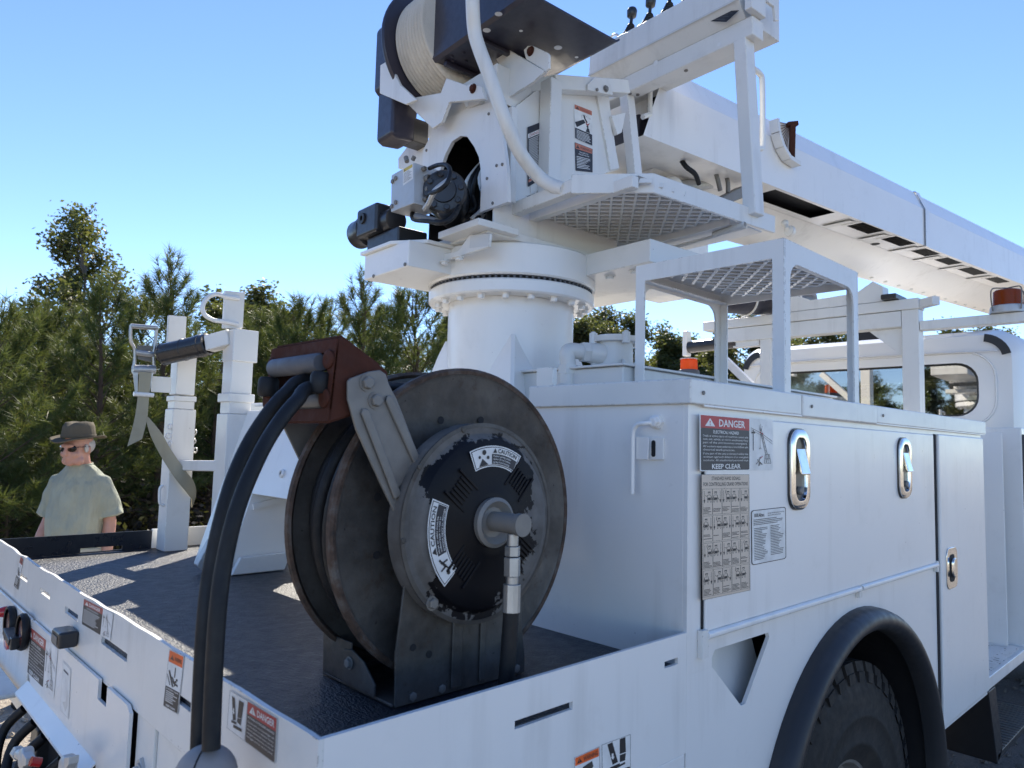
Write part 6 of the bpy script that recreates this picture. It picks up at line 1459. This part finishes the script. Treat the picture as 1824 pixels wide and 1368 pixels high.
def eb(c, r, sc):
    n0 = len(body.v); body.ball((0,0,0), r, SKIN, 18, 12, sc)
    for i in range(n0, len(body.v)): body.v[i] = HD @ (body.v[i]+Vector(c))
eb((0,.012,.045), .098, (.80,1.0,1.05)); eb((0,-.03,-.025), .075, (.88,.90,1.02)); eb((0,-.075,-.078), .030, (1.1,.8,.8))
eb((0,-.106,-.005), .018, (.72,1.0,1.5)); eb((0,-.118,-.020), .015, (1.0,.8,.75)); eb((0,-.088,.038), .04, (1.35,.5,.45))
for s in (-1, 1): eb((s*.078,.012,.0), .030, (.30,.62,1.05)); eb((s*.042,-.075,-.02), .026, (1,.7,.9)); eb((s*.045,-.045,-.07), .032, (1,1.1,1))
eb((0,-.098,-.044), .016, (1.5,.5,.30)); eb((0,-.096,-.055), .016, (1.4,.55,.34))
arms = {}
for s in (-1, 1):
    sh_, elb, wr = Vector((s*.150,.01,1.405)), Vector((s*.205,.03,1.13)), Vector((s*(.222 if s > 0 else .250),-.02 if s > 0 else -.05,.885))
    body.tube([sh_, (sh_+elb)/2, elb, (elb*.6+wr*.4), wr], [.040,.044,.041,.042,.030], SKIN, 12); arms[s] = (sh_, elb, wr)
    pd = (wr-elb).normalized(); sd_ = Vector((0,-1,0)); pal = wr+pd*.05
    body.tube([wr-pd*.01, wr+pd*.03, wr+pd*.075, wr+pd*.09], [.027,.036,.040,.036], SKIN, 10)
    for k in range(4):
        off = sd_*(.030-.020*k); b0 = wr+pd*.078+off; ln = (.068,.076,.072,.056)[k]; cv = Vector((-s,0,0))*.018
        body.tube([b0, b0+pd*ln*.45+cv*.3, b0+pd*ln*.8+cv, b0+pd*ln+cv*1.7], [.0095,.0092,.0085,.0075], SKIN, 8)
    t0 = wr+pd*.025+sd_*.026; body.tube([t0, t0+pd*.03+sd_*.020, t0+pd*.062+sd_*.022+Vector((-s*.012,0,0))], [.013,.0115,.009], SKIN, 8)
for s in (-1, 1):
    ft = -.14 if s < 0 else .16
    body.tube([Vector((s*.09,0,.95)), Vector((s*.10,ft*.35,.52)), Vector((s*.10,ft,.12))], [.085,.062,.045], SKIN, 12); body.tube([Vector((s*.10,ft+.04,.06)), Vector((s*.105,ft-.14,.04))], [.045,.035], SKIN, 10)
mpart(body, 'body', .0075, 5)
sh = MB()
loft(sh, [(0,.005,.895,.168,.150),(0,0,.96,.170,.160),(0,-.012,1.06,.172,.168),(0,-.012,1.18,.170,.158),(0,-.005,1.30,.170,.142),(0,0,1.38,.168,.120),(0,.005,1.435,.148,.098),(0,.0,1.478,.110,.082),(0,-.005,1.512,.080,.072)], SHIRT, 32, 2.3)
for s in (-1, 1):
    a, e, w_ = arms[s]; d_ = (e-a).normalized()
    sh.tube([a+Vector((-s*.07,0,-.005)), a+Vector((-s*.005,0,-.012)), a+d_*.10+Vector((s*.008,0,0)), a+d_*.20+Vector((s*.014,0,0)), a+d_*.245+Vector((s*.018,0,0))], [.058,.064,.066,.072,.077], SHIRT, 16)
so = mpart(sh, 't_shirt', .009, 4)
tx = bpy.data.textures.new('folds', 'CLOUDS'); tx.noise_scale = .11; tx.noise_depth = 1
dm = so.modifiers.new('folds', 'DISPLACE'); dm.texture = tx; dm.strength = .022; dm.mid_level = .5; dm.texture_coords = 'LOCAL'
b = MB(); b.lathe([(.068,0),(.075,.004),(.078,.014),(.072,.02),(.066,.014),(.068,0)], (0,-.008,1.505), (0,-.12,1), SHIRT, 28); mpart(b, 'collar')
tr = MB(); loft(tr, [(0,.005,.70,.205,.14),(0,.005,.86,.205,.145),(0,0,.96,.195,.145)], TROUS, 28)
for s in (-1, 1):
    ft = -.14 if s < 0 else .16; tr.tube([Vector((s*.10,0,.86)), Vector((s*.105,ft*.35,.5)), Vector((s*.10,ft,.09))], [.115,.092,.085], TROUS, 16)
mpart(tr, 'trousers', .012, 3)
for s in (-1, 1):
    ft = -.14 if s < 0 else .16; b = MB(); b.tube([Vector((s*.10,ft+.07,.05)), Vector((s*.10,ft+.02,.06)), Vector((s*.103,ft-.10,.05)), Vector((s*.105,ft-.20,.03))], [.045,.055,.052,.03], BLACK, 12); mpart(b, 'shoe')
b = MB(); n0 = 0
hr_ = [(.100,.0),(.098,.03),(.093,.075),(.082,.105),(.05,.112),(.0,.100)]
b.lathe(hr_, (0,0,0), (0,0,1), FELT, 36); ncr = len(b.v)
brim = [(.101,-.002),(.125,-.008),(.155,-.010),(.160,-.004),(.160,.0),(.150,-.006),(.125,-.003),(.099,.004)]
b.lathe(brim, (0,0,0), (0,0,1), FELT, 36)
HT = HD @ Matrix.Scale(1, 4) @ Matrix.Translation((0,.008,.082)) @ Matrix.Rotation(math.radians(-4), 4, 'X')
for i, v in enumerate(b.v):
    r = math.hypot(v.x, v.y)
    if i >= ncr: v.z += .018*(v.x/.17)**2*(r > .12)-.022*max(0, -v.y/.17)**2+.004*math.sin(5*math.atan2(v.y, v.x)); 
    elif v.z > .08: v.z -= .026*math.exp(-(v.x/.030)**2); v.x *= 1-.18*max(0, -v.y/.1)
    v.y *= 1.14; v.x *= .95
    b.v[i] = HT @ v
mpart(b, 'hat')
b = MB(); b.lathe([(.1015,.004),(.1025,.006),(.1025,.022),(.101,.024)], (0,0,0), (0,0,1), FELT, 36)
for i, v in enumerate(b.v): v.y *= 1.14; v.x *= .95; b.v[i] = HT @ v
mpart(b, 'hat_band')
b = MB()
for s in (-1, 1):
    q = [hp3(s*.036+x*.031, -.100+abs(s*.036+x*.031)*.28, .020+z*.023) for x, z in [(math.cos(t*6.2832/14), math.sin(t*6.2832/14)) for t in range(14)]]
    fw = HD.to_3x3() @ Vector((0,-.003,0)); b.prism(q, fw, SHADES)
    b.prism([p+fw*.6 for p in q], fw*.2, INKBR)
mpart(b, 'sunglasses')
b = MB(); b.tube([hp3(-.008,-.102,.026), hp3(.008,-.102,.026)], .003, INK, 6)
for s in (-1, 1): b.tube([hp3(s*.068,-.085,.028), hp3(s*.083,-.02,.026), hp3(s*.082,.02,.020)], .0022, INK, 6)
mpart(b, 'glasses_frame')
b = MB(); n0 = len(b.v); b.ball((0,0,0), .098, HAIR, 18, 12, (.83,1.0,.75)); b.v = [HD @ (v+Vector((0,.024,.028))) for v in b.v]
n1 = len(b.v)
for s in (-1, 1): b.ball((0,0,0), .022, HAIR, 10, 8, (.4,.8,1.3)); b.v[n1:] = [HD @ (v+Vector((s*.079,-.012,.012))) for v in b.v[n1:]]; n1 = len(b.v)
mpart(b, 'hair')
a, e, w_ = arms[1]; pd = (w_-e).normalized(); b = MB(); b.lathe([(.034,-.011),(.037,-.008),(.037,.008),(.034,.011)], w_-pd*.03, pd, BLACK, 18); mpart(b, 'watch')
for i, (a, ds, h) in enumerate(((148,34,6.2),(154,40,7.5),(160,36,6.0),(166,44,8.0),(172,38,6.4),(141,38,7.0),(178,46,8.2),(134,42,7.4))):
    tm, cm, H = PROTO['oak' if i % 2 else 'oakb']; s = h/H; e = bpy.data.objects.new('broadleaf_tree', None); COL.objects.link(e)
    e.location = (5+ds*math.cos(math.radians(a)), 1.2+ds*math.sin(math.radians(a)), GZ); e.scale = (s*1.4, s*1.4, s); e.rotation_euler = (0,0,i*1.3)
    e['label'] = 'tree behind the viewpoint seen only mirrored in the cab rear window'; e['category'] = 'tree'; e['group'] = 'trees mirrored in the cab window'
    for nm, me in (('trunk', tm), ('crown', cm)):
        o = bpy.data.objects.new(nm, me); COL.objects.link(o); o.parent = e
# ================================================================== printed stickers
def lines(d, x, y, w_, n, pitch, h, mat, seed=0, lo=.55):
    r = random.Random(seed)
    d.up(); d.hold = True
    for i in range(n): d.rect(x, y-i*pitch, w_*r.uniform(lo, 1), h, mat)
    d.hold = False
EL = ["Death or serious injury will result from contact with", "load, unit, vehicle, or vehicle attachments if any", "part of the unit becomes energized.", "All workers must understand and follow safe", "electrical work practices.", "If any part of the unit is elevated within the", "minimum approach distance of an energized", "conductor. All unauthorized personnel must"]
def pictogram_crane(d, x, y, w_, h, m, red):
    X = lambda a: x+w_*a; Y = lambda a: y+h*a; t = w_*.018
    d.rect(X(.09), Y(.36), w_*.03, h*.46, m); d.rect(X(.02), Y(.74), w_*.17, h*.035, m)
    d.line([(X(0),Y(.86)), (X(.45),Y(.76)), (X(1),Y(.58))], t, m); d.line([(X(0),Y(.82)), (X(.5),Y(.70)), (X(1),Y(.52))], t*.7, m)
    d.line([(X(.40),Y(.86)), (X(.68),Y(.28))], t, m); d.line([(X(.46),Y(.86)), (X(.76),Y(.28))], t, m)
    for i in range(6): a = i/6; d.line([(X(.41+.27*a),Y(.84-.55*a)), (X(.46+.29*(a+.08)),Y(.84-.55*(a+.08)))], t*.6, m)
    d.disc(X(.42), Y(.765), w_*.035, red, 8); d.disc(X(.52), Y(.745), w_*.035, red, 8)
    for a, b_ in ((.36,.93),(.43,.96),(.52,.92)): d.line([(X(.44+.2*(a-.44)),Y(.80)), (X(a),Y(b_))], t*.6, m)
    d.line([(X(.42),Y(.73)), (X(.41),Y(.42)), (X(.36),Y(.40)), (X(.46),Y(.40)), (X(.41),Y(.44))], t*.7, m)
    d.line([(X(.60),Y(.08)), (X(.66),Y(.28)), (X(.84),Y(.28)), (X(.92),Y(.08)), (X(.60),Y(.08))], t, m); d.line([(X(.63),Y(.18)), (X(.88),Y(.18))], t, m); d.line([(X(.70),Y(.28)), (X(.70),Y(.08)), (X(.80),Y(.28)), (X(.82),Y(.08))], t*.7, m)
    d.disc(X(.30), Y(.155), w_*.028, m, 8); d.line([(X(.31),Y(.13)), (X(.40),Y(.10)), (X(.50),Y(.05))], t*2.2, m); d.line([(X(.36),Y(.13)), (X(.42),Y(.22))], t*1.6, m); d.line([(X(.30),Y(.10)), (X(.22),Y(.06))], t*1.6, m); d.line([(X(.40),Y(.10)), (X(.34),Y(.02))], t*2, m)
    d.line([(X(.42),Y(.19)), (X(.52),Y(.24))], t*1.5, red)
def danger_big(q, parent, full=True, red=DKRED, blk=LBLUEBLACK, keep=True):
    d = Decal(q, 1.5, 1.15, DWHITE, radius=.03); wL = .95
    d.rr(.02,.02,wL,1.11,blk,.03); d.rect(.02,.875,wL,.255,red); d.alert(.10,.915,.165,DWHITE,red)
    d.text('DANGER', .36, .925, .145, DWHITE, 1, width=.52); d.text('ELECTRICAL HAZARD', .5, .775, .062, DWHITE, .6, width=.50, align='C')
    y = .70
    for i, l in enumerate(EL): d.text(l, .06, y, .042, DWHITE, 0, maxw=.88); y -= .068 if i not in (2, 4) else .078
    if keep: d.text('KEEP CLEAR', .5, .05, .095, DWHITE, 1, width=.56, align='C')
    pictogram_crane(d, 1.0, .08, .48, 1.0, INKBR, DKRED); d.done(parent, 'danger_decal')
yd = -.0105
def qd(pts, ax, v): return ons(pts, ax, v)   # bl, br, tr, tl
z12 = zm(1200, 700, 2.923)
danger_big(qd([z12(135,408),z12(516,402),z12(516,142),z12(133,108)], 'y', yd), truck)
# hand-signal chart
q = qd([z12(148,1080),z12(398,1027),z12(392,424),z12(143,424)], 'y', yd)
d = Decal(q, 1.0, 2.55, TAN, radius=.01); d.outline(.0,.0,1.0,2.55,INKBR,.006)
d.text('STANDARD HAND SIGNALS', .5, 2.43, .075, INKBR, .8, width=.60, align='C'); d.text('FOR CONTROLLING CRANE OPERATIONS', .5, 2.31, .075, INKBR, .8, width=.93, align='C')
rs_ = random.Random(3); d.up(); d.hold = True
for r in range(4):
    for c in range(5):
        x0, y0, w_, h_ = .02+c*.192, 1.72-r*.555, .192, .53
        d.outline(x0, y0, w_, h_, INKBR, .005)
        s = -1 if (r+c) % 2 else 1; cx = x0+w_*(.5+.17*s); t = .0065
        d.line([(cx-.02,y0+.45),(cx-.018,y0+.43),(cx,y0+.42),(cx+.018,y0+.43),(cx+.02,y0+.45)], .007, INKBR); d.rect(cx-.026,y0+.452,.052,.022,INKBR)
        d.line([(cx-.035,y0+.40),(cx-.04,y0+.25),(cx-.025,y0+.25),(cx,y0+.33),(cx+.025,y0+.25),(cx+.04,y0+.25),(cx+.035,y0+.40),(cx-.035,y0+.40)], t, INKBR); d.rect(cx-.03,y0+.30,.06,.05,INKBR)
        k = (r*5+c) % 4
        arm_ = [[(cx-.03*s,y0+.39),(cx-.06*s,y0+.38),(cx-.078*s,y0+.40)], [(cx-.03*s,y0+.39),(cx-.05*s,y0+.33),(cx-.072*s,y0+.30)], [(cx-.03*s,y0+.39),(cx-.055*s,y0+.46),(cx-.04*s,y0+.50)], [(cx-.03*s,y0+.37),(cx-.06*s,y0+.32),(cx-.01*s,y0+.33)]][k]
        d.line(arm_, t*1.5, INKBR); d.line([(cx+.035*s,y0+.39),(cx+.055*s,y0+.31),(cx+.02*s,y0+.30)], t*1.3, INKBR)
        if r < 3 or c < 3: xx = x0+w_*(.5-.32*s); d.line([(xx,y0+.49),(xx,y0+.30)], t, INKBR); d.poly([(xx-.018,y0+.30),(xx+.018,y0+.30),(xx,y0+.23)], INKBR); d.disc(xx, y0+.30, .014, INKBR, 6)
        for i in range(5):
            if rs_.random() < .85: d.rect(x0+.012, y0+.135-i*.027, w_*rs_.uniform(.5,.86), .013, INKBR)
d.done(truck, 'hand_signal_chart')
# builder's placard
q = qd([z12(405,898),z12(585,862),z12(583,592),z12(402,612)], 'y', yd)
d = Decal(q, 1.0, 1.5, INK, radius=.07); d.rr(.02,.02,.96,1.46,DWHITE,.06)
for i in range(4): d.rect(.09+.028*i, 1.30, .014, .10, INKBR); d.rect(.08, 1.315+.024*i, .11, .007, INKBR)
d.text('Altec.', .20, 1.30, .10, INK, 1, width=.17); d.text('Complies with Safety Standards for the Date', .46, 1.36, .034, INKBR, .6, width=.48); d.text('Service Included on this Vehicle', .46, 1.30, .034, INKBR, .6, width=.38)
lines(d, .06, 1.22, .88, 4, .045, .018, INKBR, 1, .7)
lines(d, .07, .98, .38, 20, .045, .017, INKBR, 2); lines(d, .53, 1.0, .40, 19, .045, .017, INKBR, 4); d.done(truck, 'placard')
# rear beam stickers (x = 0 face looks to -x)
xr0 = -.0006
z03 = zm(0, 968, 3.04)
def warn_figure(q, parent, orange=ORANGE, name='warning_decal', faded=False, W=.62, H=1.75):
    d = Decal(q, W, H, DWHITE, radius=.03, frame=(INKBR,.008,.012)); d.rr(.03,H-.37,W-.06,.34,orange,.02); d.alert(.09,H-.28,.14,INK,orange); d.text('WARNING', .27, H-.27, .12, INK, .8, width=W-.34)
    d.rr(.03,.03,W-.06,.62,INKBR if faded else INK,.02); d.text('SEVERE INJURY HAZARD', W/2, .57, .04, DWHITE, .5, width=W-.14, align='C'); lines(d, .07, .50, W-.16, 6, .058, .022, DWHITE, 8, .6); d.text('KEEP CLEAR', W/2, .07, .055, DWHITE, 1, width=W*.6, align='C')
    cx = W*.55; d.rect(cx-.015,1.0,.035,.30,INKBR); d.disc(cx+.10,.96,.038,INKBR); d.line([(cx+.09,.91),(cx-.02,.84),(cx-.05,.95),(cx-.16,.97)], .055, INKBR); d.line([(cx-.02,.84),(cx+.16,.80)], .06, INKBR)
    d.poly([(.08,1.12),(.13,1.15),(cx-.01,.74),(cx-.05,.68)], INKBR); d.poly([(cx+.0,.70),(cx+.08,.80),(cx+.03,.84)], INKBR); d.line([(.05,1.0),(.2,.72)], .025, INKBR); d.done(parent, name)
warn_figure(qd([z03(963,925),z03(883,880),z03(920,572),z03(1000,612)][:0] or [z03(883,880),z03(965,928),z03(1000,610),z03(918,570)], 'x', xr0), truck, faded=True)
warn_figure(qd([zm(0,900,4.56)(112,655),zm(0,900,4.56)(148,690),zm(0,900,4.56)(192,435),zm(0,900,4.56)(170,412)], 'x', xr0), truck, DKREDF, faded=True)
def danger_text(q, parent, red, blk, W=1.5, H=1.0, seed=0, name='danger_decal', head=''):
    d = Decal(q, W, H, DWHITE, radius=.03, frame=(INKBR,.006,.01)); wL = W*.66; d.rr(.02,.02,wL,H-.04,blk,.02); d.rect(.02,H*.76,wL,H*.22,red); d.alert(.10,H*.79,H*.14,DWHITE,red); d.text('DANGER', .32, H*.80, H*.125, DWHITE, .8, width=wL-.42)
    d.text(head or 'ELECTRICAL HAZARD', wL/2+.02, H*.67, H*.06, DWHITE, .4, width=wL*.6, align='C'); lines(d, .07, H*.59, wL-.12, 8, H*.065, H*.022, DWHITE, seed, .6)
    pictogram_crane(d, wL+.06, .06, W-wL-.1, H*.86, INKBR, DKREDF); d.done(parent, name)
danger_text(qd([z03(443,437),z03(598,530),z03(617,380),z03(455,297)], 'x', xr0), truck, DKREDF, INKBR, 1.5, 1.15)
# stabiliser danger sticker near the corner
q = qd([z03(1228,1000),z03(1492,1198),z03(1506,945),z03(1245,790)], 'x', xr0)
d = Decal(q, 2.0, 1.35, DWHITE, radius=.06, frame=(INKBR,.012,.02)); d.rr(.82,.04,1.14,1.27,LBLUEBLACK,.04); d.rect(.82,.93,1.14,.38,DKRED); d.rect(.80,.05,.012,1.24,INKBR)
d.alert(.90,1.0,.24,DWHITE,DKRED); d.text('DANGER', 1.22, 1.02, .20, DWHITE, 1, width=.68); d.text('MOVING OUTRIGGER HAZARD', .87, .82, .06, DWHITE, .6, width=1.04)
for i, l in enumerate(('Contact with a moving outrigger will', 'cause death or serious injury.', 'Assure personnel must use the', 'outriggers and obstructions are clear of', 'outrigger and its contact point.')): d.text(l, .87, .68-.115*i, .062, DWHITE, 0, maxw=1.04)
d.poly([(.14,1.20),(.27,1.17),(.38,.48),(.26,.42)], INKBR); d.poly([(.46,1.20),(.66,1.20),(.60,.42),(.44,.46)], INKBR); d.poly([(.20,.40),(.42,.44),(.42,.36),(.2,.32)], INKBR); d.poly([(.30,.30),(.66,.34),(.66,.24),(.30,.20)], INKBR)
d.poly([(.24,.84),(.29,.83),(.29,.72),(.32,.71),(.28,.62),(.22,.73),(.25,.73)], DWHITE); d.line([(.44,.60),(.62,.66)], .012, DWHITE); d.done(truck, 'outrigger_decal')
# tail panel stickers
xt = -.0104
danger_big(qd([z03(138,690),z03(292,842),z03(315,572),z03(150,435)], 'x', xt), truck, red=DKREDF, blk=INKBR)
q = qd([z03(325,905),z03(372,955),z03(385,680),z03(340,632)], 'x', xt)
d = Decal(q, .5, 1.4, DWHITE, radius=.05, frame=(GREYW,.02,.02)); d.poly([(.12,.3),(.3,.1),(.42,.35),(.36,.8),(.30,.4)], GREYW); d.rect(.1,1.15,.28,.06,ROLLERGREY); d.done(truck, 'worn_decal')
# side panel stickers below the side beam
z9 = zm(980, 1200, 4.56); ys_ = -.0001
P9 = lambda x, y: on(*z9(x, y), 'y', 0.0)
q = [P9(190,1060), P9(412,985), P9(402,585), P9(190,680)]; q = [Vector((p.x, -.0001, p.z)) for p in q]
d = Decal(q, .62, 1.15, DWHITE, radius=.02, frame=(INKBR,.008,.012)); d.rr(.03,.92,.56,.20,ORANGE,.015); d.alert(.07,.96,.11,INK,ORANGE); d.text('WARNING', .22, .965, .10, INK, .8, width=.34); d.poly([(.2,.82),(.42,.88),(.45,.75),(.36,.6),(.25,.7)], INKBR); d.rr(.03,.03,.56,.42,INKBR,.02); d.done(truck, 'warning_decal')
q = [P9(418,985), P9(655,905), P9(655,485), P9(412,575)]; q = [Vector((p.x, -.0001, p.z)) for p in q]
d = Decal(q, .66, 1.15, DWHITE, radius=.02, frame=(INKBR,.008,.012)); d.poly([(.13,1.10),(.24,1.11),(.36,.62),(.24,.60)], INK); d.poly([(.40,1.12),(.53,1.12),(.54,.78),(.40,.78)], INK); d.poly([(.40,.76),(.54,.76),(.52,.60),(.40,.60)], INK); d.poly([(.18,.56),(.40,.58),(.40,.54),(.18,.50)], INK); d.poly([(.27,.52),(.52,.57),(.52,.52),(.27,.48)], INK); d.poly([(.22,.86),(.26,.85),(.26,.78),(.28,.77),(.25,.71),(.20,.78),(.22,.78)], DWHITE); d.rr(.03,.03,.60,.40,LBLUEBLACK,.02); d.text('DANGER', .2, .33, .07, DWHITE, .8, width=.36); d.done(truck, 'outrigger_decal')
# turret stickers
vt = -.2362
za = zm(880, 140, 4.56)
q = qd([za(655,545-60),za(800,550),za(797,262),za(650,205)], 'v', vt)
d = Decal(q, 1.0, 2.0, DWHITE, radius=.03); d.rr(.02,1.72,.96,.26,PALEOR,.02); d.alert(.08,1.76,.17,INK,PALEOR); d.text('WARNING', .30, 1.77, .13, DKREDF, .4, width=.6); d.rr(.02,.02,.96,.62,LBLUEBLACK,.02); lines(d, .10, .52, .8, 7, .075, .028, DWHITE, 5, .6)
d.poly([(.02,.95),(.5,1.30),(.62,1.16),(.12,.70)], INK); d.line([(.52,1.55),(.58,1.36),(.70,1.20)], .09, INK); d.poly([(.62,1.28),(.70,1.12),(.86,1.24),(.74,1.02),(.64,1.06)], DKREDF); d.disc(.72,.98,.06,INK); d.poly([(.62,.66),(.70,.92),(.80,.90),(.86,.66)], INK); d.line([(.42,1.25),(.40,1.50),(.55,1.60),(.70,1.50)], .012, INK); d.rect(.78,1.44,.12,.10,GREYW); d.done(der, 'warning_decal')
q = qd([za(662,748),za(800,762),za(800,572),za(655,517)], 'v', vt)
d = Decal(q, 1.0, 1.5, LBLUEBLACK, radius=.03); d.rr(.02,1.18,.96,.30,PALEOR,.03); d.alert(.06,1.23,.19,INK,PALEOR); d.text('WARNING', .29, 1.25, .14, INK, .5, width=.66); d.text('FAILURE TO', .5, 1.02, .07, DWHITE, .4, width=.5, align='C'); d.text('FOLLOW RULES', .5, .90, .07, DWHITE, .4, width=.6, align='C'); lines(d, .08, .76, .84, 8, .085, .032, DWHITE, 6, .6); d.done(der, 'warning_decal')
q = qd([za(275,880),za(412,800),za(412,340),za(272,395)], 'v', vt-.0035)
d = Decal(q, 1.0, 2.9, LBLUEBLACK, radius=.03); d.rect(.02,2.34,.96,.22,DWHITE); d.text('DANGER', .5, 2.38, .15, DKREDF, .6, width=.78, align='C'); lines(d, .06, 2.24, .88, 26, .082, .032, DWHITE, 7, .55); d.rect(.02,.20,.96,.12,PALEOR); d.done(der, 'danger_decal')
q = ons([(672,310),(745,275),(747,268),(674,303)], 'u', -.2401)
# arc stickers on the reel housing
def arc_decal(parent, c, r0, r1, a0, a1, split, man_, lab):
    flip = False
    cx, cy, cz = c; b = MB(); y = cy
    P = lambda r, a, dy=0: Vector((cx+r*math.cos(a), y-dy, cz+r*math.sin(a)))
    def sect(ra, rb, aa, ab, m, dy):
        n = 10; top_ = [P(rb, aa+(ab-aa)*i/n, dy) for i in range(n+1)]; bot = [P(ra, aa+(ab-aa)*i/n, dy) for i in range(n+1)]
        for i in range(n): b.add([bot[i], bot[i+1], top_[i+1], top_[i]], [(0,1,2,3)], m)
    e = .0022; g = e/((r0+r1)/2)
    sect(r0, r1, a0, a1, DWHITE, .0006); sect(r0+e, r1-e, a0+g, a1-g, INK, .0009); sect(r0+1.7*e, r1-1.7*e, a0+1.7*g, a1-1.7*g, DWHITE, .0012)
    h = r1-r0; s0, s1 = (split, a1-2.2*g) if flip else (a0+2.2*g, split)
    sect(r0+2.2*e, r0+h*.60, s0, s1, LBLUEBLACK, .0015)
    def wtext(t, rr, hh, aa, wid, m, bold):
        vs, fs = text_geo(t, bold)
        x0 = min(v[0] for v in vs); x1 = max(v[0] for v in vs); k = hh/.70; kx = wid/(x1-x0)
        b.add([P(rr+v[1]*k, aa-(v[0]-x0)*kx, .0020) for v in vs], fs, m)
    am = max(s0, s1); span = abs(s1-s0)
    wtext('CAUTION', r0+h*.66, h*.20, am-span*.22, span*.72, INK, .9)
    tri_ = [P(r0+h*.65, am-span*.04, .002), P(r0+h*.65, am-span*.19, .002), P(r0+h*.88, am-span*.115, .002)]; b.add(tri_, [(0,1,2)], INK)
    for i, t in enumerate(lab): wtext(t, r0+h*(.46-.14*i), h*.085, am-span*.05, span*(.90 if len(t) > 22 else .72), DWHITE, .3)
    i0, i1 = (a0+2.5*g, split-g) if flip else (split+g, a1-2.5*g); im = (i0+i1)/2; dl = (i1-i0)
    def blob(r, a, s, m=INK): b.add([P(r+s*math.sin(t*.785), a+s/r*math.cos(t*.785), .0021) for t in range(8)], [tuple(range(8))], m)
    if not man_: blob(r0+h*.72, im-dl*.1, h*.13); blob(r0+h*.55, im+dl*.2, h*.08); b.add([P(r0+h*.12, im-dl*.3, .0021), P(r0+h*.12, im+dl*.35, .0021), P(r0+h*.45, im+dl*.05, .0021)], [(0,1,2)], INK); blob(r0+h*.45, im-dl*.3, h*.09)
    else:
        def st(p, q, w_):
            (ra, aa), (rb, ab) = p, q; A, B = P(ra, aa, .0021), P(rb, ab, .0021); d_ = (B-A).normalized(); n_ = d_.cross(Vector((0,1,0)))*w_; b.add([A-n_, A+n_, B+n_, B-n_], [(0,1,2,3)], INK)
        blob(r0+h*.45, im+dl*.32, h*.10); blob(r0+h*.60, i0+dl*.14, h*.06); st((r0+h*.58, i0+dl*.2), (r0+h*.42, im), h*.06); st((r0+h*.42, im), (r0+h*.75, im+dl*.05), h*.04); st((r0+h*.42, im), (r0+h*.3, im+dl*.25), h*.04); st((r0+h*.5, i0+dl*.3), (r0+h*.2, i0+dl*.3), h*.04)
    b.build('caution_decal', parent, weld=False)
cD = (ho.x, ho.y-.0262, ho.z)
arc_decal(sh_dec := reel, cD, .108, .148, math.radians(60), math.radians(114), math.radians(92), False, ('Coiled spring under', 'tension. Do not remove', 'spring from housing.'))
arc_decal(reel, cD, .112, .152, math.radians(160), math.radians(224), math.radians(202), True, ('Hose or cable must be', 'walked back to reel to', 'prevent injury or damage'))
